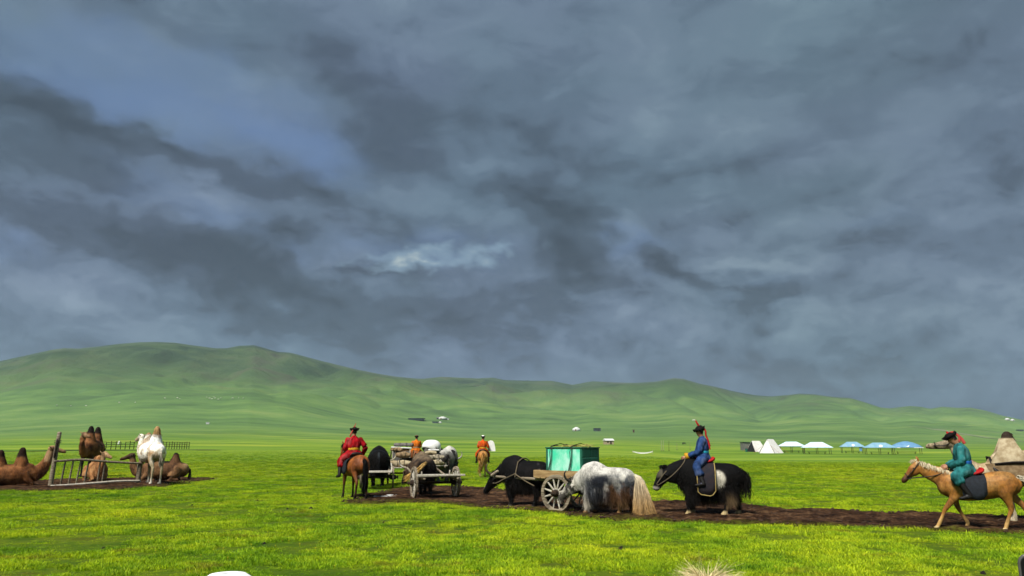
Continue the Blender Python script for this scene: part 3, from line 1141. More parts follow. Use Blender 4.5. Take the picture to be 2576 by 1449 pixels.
def coat_of(body, parent, n, colfn, lenfn, mat=None, width=0.012, droop=0.9, out=0.45, rng=None, tip=1.15, acc=None, name='coat'):
    """hair grown from the skin: leaves along the normal, then hangs"""
    rng = rng or RNG
    P, N = sample_surface(body.data, n, rng)
    Ln = lenfn(P, N)
    k = Ln > 0.012
    if acc is not None:
        k &= rng.random(n) < acc(P, N)
    P, N, Ln = P[k], N[k], Ln[k]
    m = len(P)
    if m == 0:
        return None
    d0 = N * out + np.array([-0.35, 0, -0.55]) + rng.normal(size=(m, 3)) * 0.16
    d1 = np.array([-0.12, 0, -1.0]) * droop + N * (0.35 * (1 - droop) + 0.04) + rng.normal(size=(m, 3)) * 0.14
    c = colfn(P, N) * rng.uniform(0.8, 1.15, (m, 1))
    return strands(name, P - N * 0.006, d0, d1, Ln * rng.uniform(0.7, 1.15, m), width * rng.uniform(0.7, 1.4, m), c, mat or M_HAIR, parent, rng, c * tip + np.array([.010, .007, .005]))


def lock_tail(name, parent, root, pts, n, spread0, spread1, width, col0, col1, rng=None, mat=None):
    """a tail of long locks that follow the line root -> pts, fanning out"""
    rng = rng or RNG
    Q = catmull(np.array([root] + list(pts), dtype=float), 6)
    m = len(Q)
    V, F, C = [], [], []
    for i in range(n):
        j0 = int(rng.integers(0, max(1, m // 2)))
        j1 = int(rng.integers(int(m * 0.55), m)) if rng.random() < .5 else int(rng.integers(int(m * 0.85), m))
        off = rng.normal(size=3)
        off /= np.linalg.norm(off)
        rad = rng.random() ** 0.5
        sd = rng.normal(size=3)
        sd /= np.linalg.norm(sd)
        sh = rng.uniform(0.5, 1.25)
        wv = rng.normal(size=3) * np.array([1, 1, .3])
        wf, wp = rng.uniform(6, 12), rng.uniform(0, 6.28)
        base = len(V)
        ks = np.linspace(j0, j1, 6)
        for q, kf in enumerate(ks):
            t = kf / (m - 1)
            a = int(kf)
            b = min(a + 1, m - 1)
            c = Q[a] * (1 - (kf - a)) + Q[b] * (kf - a)
            p = c + off * rad * (spread0 * (1 - t) + spread1 * t) + wv * (math.sin(t * wf + wp) * .035 * t)
            w = width * (1 - 0.85 * (q / 5) ** 2) * 0.5
            V += [p - sd * w, p + sd * w]
            cc = (np.array(col0) * (1 - t) + np.array(col1) * t) * sh
            C += [cc, cc]
        for q in range(5):
            F.append((base + 2 * q, base + 2 * q + 1, base + 2 * q + 3, base + 2 * q + 2))
    return mesh_obj(name, V, F, mat or M_HAIR, parent, True, np.array(C))


def fur_cards(name, parent, roots, d0, d1, length, width, col, rng=None, tip=1.2):
    rng = rng or RNG
    n = len(roots)
    c = arr(col, n) * rng.uniform(0.75, 1.2, (n, 1))
    return strands(name, np.asarray(roots), np.asarray(d0), np.asarray(d1), length, width, c, M_HAIR, parent, rng, c * tip)


# ------------------------------------------------------------------ horse
def make_horse(label, loc, rz, sc, colfn, mane, tail, legs, head=(1.02, 1.45, 1.36, 1.04), tail_pts=None, group=None, headyaw=0.0, tailn=420, tail_spread=(0.03, 0.085), muzzle=None):
    """head = (poll x, poll z, muzzle x, muzzle z)"""
    t = thing('horse', label, 'horse', loc, rz, sc, group)
    px, pz, mx_, mz = head
    hd = lambda k, dz, w, h: (px + (mx_ - px) * k, headyaw * k, pz + (mz - pz) * k + dz, w, h)
    parts = [
        L([(-.79, 0, 1.04, .10, .13), (-.72, 0, 1.03, .19, .22), (-.56, 0, 1.03, .26, .275), (-.36, 0, 1.01, .27, .285), (-.10, 0, .955, .275, .285), (.16, 0, .94, .285, .295),
           (.38, 0, .97, .255, .315), (.54, 0, .97, .215, .29), (.66, 0, .95, .15, .20)]),
        L([(.30, 0, 1.05, .16, .24), (.52, 0, 1.10, .135, .25), (.70, 0, 1.20, .105, .205), (px - .16, 0, pz - .16, .085, .155), (px - .02, 0, pz - .04, .075, .115)]),
        L([hd(-.08, .0, .06, .075), hd(.08, -.015, .078, .105), hd(.30, -.035, .085, .125), hd(.55, -.01, .063, .088), hd(.80, 0, .052, .062), hd(.95, 0, .056, .060), hd(1.03, -.01, .042, .042)]),
    ]
    for s in (-1, 1):
        parts.append(L([(px - .01, s * .055, pz + .05, .022, .030), (px + .00, s * .068, pz + .12, .022, .026), (px + .02, s * .070, pz + .185, .006, .008)], (1, 0, 0), 8, 2))
    for (kind, s, q) in legs:
        parts.append(leg([(x, s * y, z, w, d) for (x, y, z, w, d) in q]))
    body = skin('body', parts, M_SLEEK, t, colfn, 0.017, 5)
    eyes(t, [(px + (mx_ - px) * .33, s * .074 + headyaw * .33, pz + (mz - pz) * .33 + .03) for s in (-1, 1)], 0.018)
    # mane and forelock
    rg = np.random.default_rng(3)
    n = 420
    k = rg.random(n)
    ax = .42 + (px - .42) * k
    az_ = np.interp(k, [0, .45, .75, 1], [1.27, 1.36, pz - .01, pz + .06])
    sd = np.where(rg.random(n) < 0.85, 1, -1) * rg.uniform(0.2, 1, n)
    roots = np.stack([ax, sd * .015, az_], -1)
    d0 = np.stack([rg.normal(0, .2, n), sd * .7, np.full(n, .35)], -1)
    d1 = np.stack([rg.normal(0, .2, n), sd * .3, np.full(n, -1.0)], -1)
    fur_cards('mane', t, roots, d0, d1, rg.uniform(.10, .22, n), .014, mane, rg)
    n = 70
    roots = np.stack([px + rg.uniform(-.03, .05, n), rg.normal(0, .02, n), np.full(n, pz + .06)], -1)
    fur_cards('forelock', t, roots, np.tile([.5, 0, .4], (n, 1)) + rg.normal(0, .2, (n, 3)), np.tile([.45, 0, -1.0], (n, 1)) + rg.normal(0, .15, (n, 3)), rg.uniform(.10, .2, n), .016, mane, rg)
    tail_pts = tail_pts or [(-.92, 0, 1.10), (-.99, 0, .85), (-1.0, 0, .55), (-.98, 0, .22)]
    lock_tail('tail', t, (-.78, 0, 1.16), tail_pts, tailn, tail_spread[0], tail_spread[1], .022, tail[0], tail[1], rg)
    return t


def fore(e=(.44, .14, .80), knee=(.45, .13, .46), fet=(.44, .125, .13), hoof=(.47, .125, .03)):
    return [(e[0] - .02, e[1] + .01, e[2] + .14, .085, .16), (e[0], e[1], e[2] - .03, .075, .105), ((e[0] + knee[0]) / 2, (e[1] + knee[1]) / 2, (e[2] + knee[2]) / 2 - .02, .054, .068),
            (knee[0], knee[1], knee[2], .042, .050), (knee[0] * .6 + fet[0] * .4, knee[1] * .6 + fet[1] * .4, knee[2] * .6 + fet[2] * .4, .029, .036),
            (fet[0], fet[1], fet[2], .035, .042), ((fet[0] + hoof[0]) / 2, fet[1], (fet[2] + hoof[2]) / 2, .033, .038), (hoof[0], hoof[1], hoof[2], .052, .062)]


def hind(st=(-.48, .17, .86), hock=(-.68, .13, .50), fet=(-.64, .125, .14), hoof=(-.60, .125, .03)):
    return [(-.54, .14, 1.06, .12, .22), (st[0], st[1], st[2], .10, .17), ((st[0] * .45 + hock[0] * .55), (st[1] + hock[1]) / 2, (st[2] * .45 + hock[2] * .55), .06, .085),
            (hock[0], hock[1], hock[2], .044, .06), (hock[0] * .6 + fet[0] * .4, hock[1], hock[2] * .6 + fet[2] * .4, .032, .040),
            (fet[0], fet[1], fet[2], .036, .044), ((fet[0] + hoof[0]) / 2, fet[1], (fet[2] + hoof[2]) / 2, .034, .040), (hoof[0], hoof[1], hoof[2], .052, .062)]


# ------------------------------------------------------------------ yak
def make_yak(label, loc, rz, sc, colfn, hair, headpos='low', horns=((.05, .045, .04), (.012, .010, .009)), tail=None, tailn=500, group=None, legs=None, skirt=1.0, neck_y=0.0, tail_spread=(0.05, 0.16),
             coat_n=9000, horn_shape='up', hooves=None, headyaw=0.0, tailw=.018):
    t = thing('yak', label, 'yak', loc, rz, sc, group)
    if headpos == 'low':
        nk = [(.42, 0, 1.04, .24, .34), (.66, neck_y * .3, .98, .20, .29), (.88, neck_y * .7, .88, .16, .22), (1.02, neck_y, .80, .14, .17)]
        hp, hm = (1.00, .84), (1.40, .40)
    elif headpos == 'level':
        nk = [(.42, 0, 1.06, .24, .36), (.68, neck_y * .3, 1.06, .20, .31), (.92, neck_y * .7, 1.03, .16, .23), (1.06, neck_y, 1.02, .14, .17)]
        hp, hm = (1.04, 1.08), (1.30, .66)
    else:  # 'drop': nose close to the ground
        nk = [(.42, 0, 1.04, .24, .34), (.66, neck_y * .3, .92, .20, .28), (.86, neck_y * .7, .76, .16, .21), (.98, neck_y, .64, .14, .17)]
        hp, hm = (.97, .70), (1.22, .22)
    hd = lambda k, dz, w, h: (hp[0] + (hm[0] - hp[0]) * k, neck_y + headyaw * k, hp[1] + (hm[1] - hp[1]) * k + dz, w, h)
    parts = [
        L([(-.86, 0, .98, .12, .18), (-.78, 0, .97, .24, .27), (-.62, 0, .95, .32, .35), (-.36, 0, .91, .385, .40), (-.05, 0, .885, .41, .43), (.22, 0, .92, .41, .47), (.44, 0, .98, .36, .47),
           (.62, 0, .95, .27, .38), (.72, 0, .92, .17, .24)], n=20),
        L([(-.05, 0, 1.16, .12, .12), (.18, 0, 1.26, .15, .16), (.36, 0, 1.30, .145, .17), (.52, 0, 1.24, .12, .15)]),
        L(nk),
        L([hd(-.08, .01, .11, .12), hd(.08, 0, .15, .15), hd(.34, -.01, .145, .16), hd(.62, 0, .105, .122), hd(.86, 0, .098, .10), hd(1.0, -.005, .088, .082)]),
    ]
    for s in (-1, 1):
        parts.append(L([(hp[0] + .02, neck_y + s * .10, hp[1] - .03, .04, .02), (hp[0] - .03, neck_y + s * .19, hp[1] - .07, .05, .016), (hp[0] - .06, neck_y + s * .25, hp[1] - .11, .02, .01)], (0, 0, 1), 8, 2))
    legs = legs or [(1, yfore()), (-1, yfore(.06)), (1, yhind()), (-1, yhind(.05))]
    for (s, q) in legs:
        parts.append(leg([(x, s * y, z, w, d) for (x, y, z, w, d) in q]))
    body = skin('body', parts, M_COAT, t, colfn, 0.021, 5)
    eyes(t, [(hp[0] + (hm[0] - hp[0]) * .36, neck_y + headyaw * .36 + s * .138, hp[1] + (hm[1] - hp[1]) * .36 + .02) for s in (-1, 1)], 0.020)
    for s in (-1, 1):
        x0, y0, z0 = hp[0] + .03, neck_y, hp[1] + .05
        if horn_shape == 'up':
            horn(t, [(x0, y0 + s * .09, z0, .045, .045), (x0 + .02, y0 + s * .20, z0 + .02, .042, .042), (x0 + .08, y0 + s * .30, z0 + .10, .034, .034), (x0 + .10, y0 + s * .33, z0 + .22, .024, .024), (x0 + .05, y0 + s * .30, z0 + .33, .008, .008)], horns)
        elif horn_shape == 'stub':
            pass
        else:
            horn(t, [(x0, y0 + s * .09, z0, .042, .042), (x0 + .05, y0 + s * .17, z0 + .04, .038, .038), (x0 + .16, y0 + s * .22, z0 + .10, .030, .030), (x0 + .27, y0 + s * .20, z0 + .20, .009, .009)], horns)
    rg = np.random.default_rng(5)

    def ln(P, N):
        z = P[:, 2]
        trunk = (P[:, 0] > -.95) & (P[:, 0] < .75)
        nn = fbm(P * np.array([5.0, 5.0, 1.5]), 3)
        low = sstep(.88, .58, z + (nn - .5) * .3) * trunk * sstep(.30, .46, z)
        l = .035 + .03 * (trunk & (z > .9)) + low * .25 * skirt * (.4 + 1.2 * nn)
        l = np.where((P[:, 0] > .75), .025 + .04 * (z < .75) * (P[:, 0] < 1.05), l)
        l = np.where((z < .42), .04 + .05 * (z > .2), l)
        return l
    coat_of(body, t, int(coat_n * 1.8), colfn if hair is None else hair, ln, width=.0075, rng=rg, out=.3)
    nf = 260
    rt = np.stack([hp[0] + rg.uniform(-.06, .06, nf), neck_y + rg.normal(0, .06, nf), np.full(nf, hp[1] + .12)], -1)
    fc = (colfn if hair is None else hair)(rt, np.tile([0, 0, 1.0], (nf, 1)))
    strands('forelock', rt, np.tile([.5, 0, .5], (nf, 1)) + rg.normal(0, .35, (nf, 3)), np.tile([.5, 0, -1.0], (nf, 1)) + rg.normal(0, .2, (nf, 3)), rg.uniform(.08, .18, nf), .012, fc, M_HAIR, t, rg)
    if tail:
        lock_tail('tail', t, (-.84, 0, 1.10), tail['pts'], tailn, tail_spread[0], tail_spread[1], tailw, tail['c0'], tail['c1'], rg)
    return t


def yfore(dx=0.0, kx=0.0):
    return [(.42, .17, .78, .12, .17), (.44 + dx * .3, .17, .58, .10, .12), (.46 + dx * .6 + kx, .165, .38, .072, .08), (.45 + dx * .9 + kx * .5, .16, .22, .055, .058), (.45 + dx, .16, .11, .058, .062), (.48 + dx, .16, .03, .075, .085)]


def yhind(dx=0.0):
    return [(-.56, .17, .88, .15, .24), (-.52 + dx * .3, .19, .64, .115, .16), (-.60 + dx * .6, .17, .43, .075, .09), (-.60 + dx * .9, .165, .22, .055, .062), (-.58 + dx, .16, .11, .056, .06), (-.54 + dx, .16, .03, .074, .085)]


# ------------------------------------------------------------------ two-humped camel
def make_camel(label, loc, rz, sc, colfn, lying=False, neck=None, head=None, hump=(0.42, -0.40), humph=(2.20, 2.16), hair=None, legs=None, group=None, yaw=0.0, hy=0.0, tail_pts=None, tailc=None, lean=(0, 0), coat_n=2600, tufts=True):
    """neck, head: lists of (x, y, z, half width, half height)"""
    t = thing('camel', label, 'camel', loc, rz, sc, group)
    dz = -0.80 if lying else 0.0
    parts = [
        L([(-.98, 0, 1.26 + dz, .10, .16), (-.90, 0, 1.27 + dz, .20, .26), (-.70, 0, 1.29 + dz, .30, .33), (-.40, 0, 1.29 + dz, .37, .385), (-.02, 0, 1.26 + dz, .41, .42), (.34, 0, 1.27 + dz, .40, .43),
           (.62, 0, 1.30 + dz, .32, .39), (.80, 0, 1.31 + dz, .22, .29), (.88, 0, 1.31 + dz, .13, .19)], n=20),
    ]
    for hx, hz_, ly in zip(hump, humph, lean):
        zb = 1.45 + dz
        zt = hz_ + dz
        parts.append(L([(hx, 0, zb, .30, .33), (hx, ly * .2, zb + (zt - zb) * .35, .23, .245), (hx - .01, ly * .6, zb + (zt - zb) * .7, .145, .155), (hx - .01, ly * .95, zb + (zt - zb) * .92, .105, .115), (hx - .01, ly, zt, .07, .08)], (1, 0, 0)))
    nk = neck or [(.62, 0, 1.30 + dz, .24, .32), (.86, 0, 1.18 + dz, .165, .245), (1.08, hy * .2, 1.20 + dz, .125, .185), (1.24, hy * .5, 1.42 + dz, .105, .15), (1.32, hy * .8, 1.68 + dz, .092, .13), (1.34, hy, 1.90 + dz, .088, .115)]
    hd = head or [(1.27, hy, 1.97 + dz, .085, .09), (1.38, hy + yaw * .2, 1.99 + dz, .105, .118), (1.52, hy + yaw * .5, 1.96 + dz, .085, .10), (1.68, hy + yaw * .85, 1.90 + dz, .066, .072), (1.79, hy + yaw, 1.87 + dz, .066, .068), (1.85, hy + yaw * 1.1, 1.85 + dz, .045, .045)]
    k_ = len(hd)
    hd = list(hd)
    hd[1] = (*hd[1][:3], hd[1][3] * 1.02, hd[1][4] * 1.04)
    hd[2] = (*hd[2][:3], hd[2][3] * .88, hd[2][4] * .84)
    hd[3] = (*hd[3][:3], hd[3][3] * .84, hd[3][4] * .84)
    hd[-2] = (*hd[-2][:3], hd[-2][3] * .86, hd[-2][4] * .88)
    hd[-1] = (hd[-1][0], hd[-1][1], hd[-1][2] - .025, hd[-1][3] * .95, hd[-1][4] * .95)
    jaw = [(a[0], a[1], a[2] - dd, w_, h_) for a, dd, w_, h_ in ((hd[1], .080, .06, .05), (hd[2], .085, .046, .040), (hd[3], .068, .036, .028), (hd[4], .060, .032, .024))]
    parts += [L(nk), L(hd, (0, 0, 1)), L(jaw, (0, 0, 1), 10, 3)]
    b0, b1 = np.array(hd[1][:3]), np.array(hd[2][:3])
    h0, h1, h2 = (np.array(hd[i][:3]) for i in (0, 1, 2))
    f = (np.array(hd[-1][:3]) - h0)
    f /= np.linalg.norm(f)
    side = np.cross([0, 0, 1], f)
    side /= np.linalg.norm(side)
    for s in (-1, 1):
        e = h0 + f * .04 + side * s * .085 + np.array([0, 0, .06])
        e2 = e + side * s * .045 + np.array([0, 0, .055]) - f * .03
        e3 = e2 + side * s * .02 + np.array([0, 0, .05]) - f * .03
        parts.append(L([(*e, .028, .02), (*e2, .034, .02), (*e3, .012, .01)], (0.3, 0.2, 1), 8, 2))
    if legs is None:
        legs = []
        for s in (-1, 1):
            if lying:
                legs.append([(.50, s * .24, .52, .13, .20), (.66, s * .25, .28, .10, .13), (.84, s * .22, .12, .075, .085), (.66, s * .23, .075, .055, .06), (.44, s * .24, .065, .055, .055), (.34, s * .24, .06, .075, .06)])
                legs.append([(-.62, s * .26, .52, .15, .27), (-.50, s * .35, .34, .15, .22), (-.30, s * .40, .20, .11, .14), (-.46, s * .41, .10, .07, .07), (-.66, s * .40, .085, .06, .06), (-.40, s * .42, .06, .055, .05), (-.22, s * .42, .055, .075, .055)])
            else:
                legs.append(cfore(s))
                legs.append(chind(s))
    for q in legs:
        parts.append(leg(q) if not lying else L(q, (0, 0, 1), 12, 3))
    tipv = np.array(hd[-1][:3])

    def cf2(P, N):
        c = colfn(P, N)
        q = P - h0
        al, lat, upv = q @ f, np.abs(q @ side), P[:, 2] - (h0[2] + (tipv[2] - h0[2]) * np.clip((q @ f) / np.linalg.norm(tipv - h0), 0, 1))
        onhead = (al > -.02) & (np.linalg.norm(P - h0, axis=1) < .75)
        c = blend(c, tuple(v * .35 for v in c.mean(0)), onhead * sstep(.10, .05, np.linalg.norm(P - (h1 + f * .03), axis=1) - .07) * (lat > .07) * .6)
        for sgn in (-1, 1):
            nos = tipv - f * .05 + side * sgn * .042 + np.array([0, 0, .045])
            c = blend(c, (.01, .008, .007), sstep(.030, .016, np.linalg.norm(P - nos, axis=1)))
        c = blend(c, (.02, .013, .01), onhead * (al > .28) * sstep(.014, .005, np.abs(upv + .052)) * .9)
        c = blend(c, tuple(v * .55 for v in c.mean(0)), onhead * (al > .40) * .35)
        return c
    body = skin('body', parts, M_COAT, t, cf2, 0.022, 4)
    eyes(t, [tuple(h1 + f * .03 + side * s * .095 + np.array([0, 0, .035])) for s in (-1, 1)], 0.022)
    rg = np.random.default_rng(8)

    def ln(P, N):
        z = P[:, 2] - dz
        l = np.full(len(P), .022)
        for hx in hump:
            l = np.where((np.abs(P[:, 0] - hx) < .2) & (z > 1.92), .08, l)
        l = np.where((P[:, 0] > .8) & (P[:, 0] < 1.4) & (N[:, 2] < .2) & (z < 1.75), .085, l)
        return l
    coat_of(body, t, coat_n, hair or colfn, ln, width=.014, rng=rg, droop=.8)
    tp = tail_pts or [(-1.04, 0, 1.22 + dz * .9), (-1.06, 0, max(.25, .98 + dz)), (-1.03, 0, max(.08, .72 + dz))]
    cc = tailc or (.10, .07, .04)
    lock_tail('tail', t, (-.97, 0, 1.36 + dz), tp, 90, .03, .05, .03, cc, tuple(c * .5 for c in cc), rg)
    return t


def cfore(s, knee=(.52, .17, .66), foot=(.50, .17)):
    return [(.50, s * .20, 1.20, .11, .18), (.50, s * .19, .98, .09, .12), (knee[0] - .01, s * knee[1], knee[2] + .10, .062, .075), (knee[0], s * knee[1], knee[2], .066, .078), (knee[0] - .01, s * knee[1], knee[2] - .10, .048, .052),
            (foot[0], s * foot[1], .22, .042, .046), (foot[0], s * foot[1], .13, .05, .055), (foot[0] + .05, s * foot[1], .045, .082, .10)]


def chind(s, stifle=(-.58, .20, .98), hock=(-.76, .17, .62), foot=(-.70, .17)):
    return [(-.66, s * .18, 1.28, .14, .24), (stifle[0], s * stifle[1], stifle[2], .115, .17), (hock[0] * .75 + stifle[0] * .25, s * hock[1], hock[2] + .10, .06, .085), (hock[0], s * hock[1], hock[2], .056, .072),
            (hock[0] * .6 + foot[0] * .4, s * hock[1], .40, .042, .048), (foot[0], s * foot[1], .20, .040, .044), (foot[0], s * foot[1], .12, .048, .052), (foot[0] + .05, s * foot[1], .045, .078, .095)]


# ------------------------------------------------------------------ people
def rot_about(P, c, yaw=0.0, pitch=0.0, roll=0.0):
    m = Matrix.Rotation(yaw, 3, 'Z') @ Matrix.Rotation(pitch, 3, 'Y') @ Matrix.Rotation(roll, 3, 'X')
    c = Vector(c)
    return [tuple(m @ (Vector(p[:3]) - c) + c) + tuple(p[3:]) for p in P]


def hand_mesh(mb, wrist, tip_dir, palm_n, thumb_side, size=1.0, curl=0.9):
    """palm with four bent fingers of unequal length and a thumb from its side"""
    w, d = Vector(wrist), Vector(tip_dir).normalized()
    n = Vector(palm_n)
    n = (n - d * n.dot(d)).normalized()
    s = d.cross(n) * thumb_side
    q = lambda a, b, c: tuple(w + (d * a + s * b + n * c) * size)
    mb.loft([(*q(-.01, 0, 0), .026 * size, .018 * size), (*q(.04, 0, 0), .038 * size, .017 * size), (*q(.085, 0, .004), .040 * size, .014 * size)], 10, 2, tuple(n))
    for i, (off, ln) in enumerate(((.030, .072), (.010, .082), (-.010, .075), (-.029, .058))):
        a = .085
        mb.loft([(*q(a - .01, off, .004), .0095 * size, .0095 * size), (*q(a + ln * .42, off, .004 + ln * .18 * curl), .0088 * size, .0088 * size),
                 (*q(a + ln * .66, off, .004 + ln * .48 * curl), .008 * size, .008 * size), (*q(a + ln * (.70 if curl > .5 else 1.0), off * .9, .004 + ln * .86 * curl), .0068 * size, .0068 * size)], 7, 2, tuple(s))
    mb.loft([(*q(.012, .028, .004), .012 * size, .012 * size), (*q(.040, .050, .018), .0105 * size, .0105 * size), (*q(.068, .056, .038), .0085 * size, .0085 * size)], 7, 2, tuple(n))


SKINC = A(196, 140, 108, 2.0)
HAIRC = A(30, 22, 20, 2.0)


def make_person(label, loc, rz, sc, robe, trousers=(.02, .02, .022), pose=None, hat='brim', belt=None, cuffs=None, boots=True, group=None, hairc=HAIRC, robe_len=1.0, skin_c=SKINC, hat_mat=None, parent_extra=None):
    P = dict(lean=0.0, bow=0.0, yaw=0.0, pitch=0.0, hl=(.34, .10, .20), hr=(.34, -.10, .20), el=None, er=None, knee=(.30, .30, -.16), ank=(.20, .33, -.56), toe=(.38, .36, -.60), hl_dir=(1, 0, -.3), hr_dir=(1, 0, -.3))
    P.update(pose or {})
    t = thing('person', label, 'person', loc, rz, sc, group)
    ln = P['lean']
    # spine leans forward about the hips
    sp = lambda z, dx=0.0: (math.sin(ln) * z + dx + P['bow'] * max(0, z - .3) ** 1.5, 0, math.cos(ln) * z)
    neck0, neck1 = sp(.54), sp(.61, .012)
    hc = Vector(neck1)
    hz = hc.z
    headp = [(hc.x - .005, 0, hz - .03, .052, .058), (hc.x + .015, 0, hz + .03, .060, .074), (hc.x + .022, 0, hz + .09, .073, .095), (hc.x + .018, 0, hz + .15, .077, .100), (hc.x + .010, 0, hz + .20, .066, .085), (hc.x + .008, 0, hz + .235, .03, .04)]
    nose = [(hc.x + .105, 0, hz + .125, .010, .012), (hc.x + .122, 0, hz + .098, .014, .014), (hc.x + .118, 0, hz + .088, .013, .010)]
    chin = [(hc.x + .075, 0, hz + .022, .026, .022), (hc.x + .092, 0, hz + .028, .018, .018)]
    lips = [(hc.x + .098, -.018, hz + .058, .010, .010), (hc.x + .106, 0, hz + .058, .011, .011), (hc.x + .098, .018, hz + .058, .010, .010)]
    ears = [[(hc.x + .005, s * .074, hz + .12, .012, .012), (hc.x - .004, s * .086, hz + .105, .014, .022), (hc.x, s * .078, hz + .075, .008, .012)] for s in (-1, 1)]
    yaw, pit = P['yaw'], P['pitch']
    H = lambda q: rot_about(q, hc, yaw, pit)
    hip = lambda s: (0, s * .10, .04)
    sh = lambda s: tuple(Vector(sp(.49)) + Vector((0, s * .185, 0)))
    parts = [L([(*sp(-.04), .165, .13), (*sp(.08), .17, .13), (*sp(.22), .145, .11), (*sp(.38), .165, .12), (*sp(.50), .14, .095), (*sp(.57), .06, .06)], (1, 0, 0)),
             L([(*neck0, .056, .06), (*neck1, .052, .056), (hc.x + .008, 0, hz + .04, .05, .055)], (1, 0, 0), 12, 3),
             L(H(headp), (1, 0, 0)), L(H(nose), (0, 1, 0), 8, 2), L(H(chin), (0, 0, 1), 8, 2), L(H(lips), (0, 0, 1), 8, 2)] + [L(H(e), (1, 0, 0), 8, 2) for e in ears]
    hands = MB()
    arms = []
    for s, hk, ek, dk in ((1, 'hl', 'el', 'hl_dir'), (-1, 'hr', 'er', 'hr_dir')):
        h = Vector(P[hk])
        S0 = Vector(sh(s))
        e = P[ek]
        if e is None:
            mid = (S0 + h) / 2
            e = mid + Vector((-.09, s * .10, -.10))
        e = Vector(e)
        arms.append((S0, e, h, s))
        parts.append(L([(*S0, .055, .055), (*((S0 + e) / 2), .046, .048), (*e, .040, .042), (*((e + h) / 2), .036, .037), (*h, .026, .024)], (0.2, 0.3, 1), 12, 3))
        hand_mesh(hands, h, P[dk], (0, -s, -.4), 1 if s > 0 else -1, 1.0, 1.0)
    legsp = []
    for s in (1, -1):
        k, a, f_ = (np.array(P[q], dtype=float) * np.array([1, s, 1]) for q in ('knee', 'ank', 'toe'))
        legsp.append((hip(s), k, a, f_, s))
        parts.append(L([(*hip(s), .10, .10), (*((np.array(hip(s)) + k) / 2), .085, .085), (*k, .062, .064), (*(k * .55 + a * .45), .056, .060), (*a, .040, .042)], (1, 0, 0.2), 12, 3))
        parts.append(L([(*a, .042, .045), (*(a * .5 + f_ * .5 - np.array([0, 0, .01])), .040, .038), (*f_, .036, .028)], (0, 0, 1), 10, 2))
    hcv = np.array(hc)
    eyep = np.array([q[:3] for q in H([(hc.x + .095, .032, hz + .118), (hc.x + .095, -.032, hz + .118)])])
    lipp = np.array(H(lips)[1][:3])
    up = np.array(H([(hc.x, 0, hz + 1.0)])[0][:3]) - hcv
    fw = np.array(H([(hc.x + 1.0, 0, hz)])[0][:3]) - hcv

    def cf(Q, N):
        c = arr(skin_c, len(Q))
        q = Q - hcv
        u, v = q @ up, q @ fw
        isH = np.linalg.norm(Q - (hcv + up * .12), axis=1) < .2
        c = blend(c, hairc, isH * sstep(.02, -.02, v - .035 + (.135 - u) * .5) * (u > .05))
        for e in eyep:
            c = blend(c, (.012, .009, .008), sstep(.022, .012, np.linalg.norm(Q - e, axis=1)))
            c = blend(c, hairc, sstep(.018, .010, np.linalg.norm((Q - e - up * .026) * np.array([1, .6, 1.4]), axis=1)) * .9)
        c = blend(c, (.22, .06, .05), sstep(.024, .014, np.linalg.norm(Q - lipp, axis=1)) * .8)
        low = Q[:, 2] < -.02
        c = blend(c, trousers, low * 1.0)
        return c
    skin('body', parts, M_SKIN, t, cf, 0.0135, 3, hands)
    # robe
    rp = [L([(*sp(-.05), .225, .20), (*sp(.05), .215, .18), (*sp(.17), .172, .140), (*sp(.26), .196, .158), (*sp(.40), .205, .155), (*sp(.50), .172, .118), (*sp(.565), .075, .075)], (1, 0, 0), 20)]
    for (S0, e, h, s) in arms:
        w = e + (h - e) * .93
        rp.append(L([(*S0, .084, .086), (*((S0 + e) / 2), .078, .082), (*e, .074, .078), (*((e + w) / 2), .068, .070), (*w, .060, .058)], (0.2, 0.3, 1), 14, 3))
    if robe_len > 0:
        for (hp_, k, a, f_, s) in legsp:
            hp_ = np.array(hp_)
            end = k + (a - k) * .30 * robe_len
            rp.append(L([(*hp_, .145, .15), (*((hp_ + k) / 2 + np.array([0, 0, .015])), .125, .125), (*(k + np.array([0, 0, .01])), .105, .105), (*((k + end) / 2), .10, .11), (*end, .105, .12)], (1, 0, 0.2), 14, 3))
    rc = lambda Q, N: blend(blend(arr(robe, len(Q)), tuple(c * .55 for c in robe), sstep(.42, .68, fbm(Q * np.array([9.0, 9.0, 5.0]), 3))), tuple(c * .8 + .035 for c in robe), sstep(.52, .7, fbm(Q * 5.0 + 4, 3)) * .8)
    ro = skin('robe', rp, M_CLOTH, t, rc, 0.0155, 3)
    Q, N = verts_of(ro.data), normals_of(ro.data)
    fold = (np.abs(fbm(Q * np.array([11.0, 11.0, 4.0]) + 3, 3) - .5) * 2 - .25) * .036
    ro.data.vertices.foreach_set('co', (Q - N * fold[:, None]).astype(np.float32).ravel())
    ro.data.update()
    if belt is not None:
        b = MB()
        c0, c1 = Vector(sp(.135)), Vector(sp(.215))
        b.loft([(*c0, .180, .148), (*((c0 + c1) / 2), .186, .153), (*c1, .182, .150)], 24, 2, (1, 0, 0), False)
        b.build('belt', belt, t, True)
    if cuffs is not None:
        for (S0, e, h, s) in arms:
            a0, a1 = e + (h - e) * .74, e + (h - e) * .98
            b = MB().loft([(*a0, .072, .072), (*((a0 + a1) / 2), .088, .092), (*a1, .092, .105)], 14, 2, (0.2, 0.3, 1), False)
            b.build('cuff', cuffs, t, True)
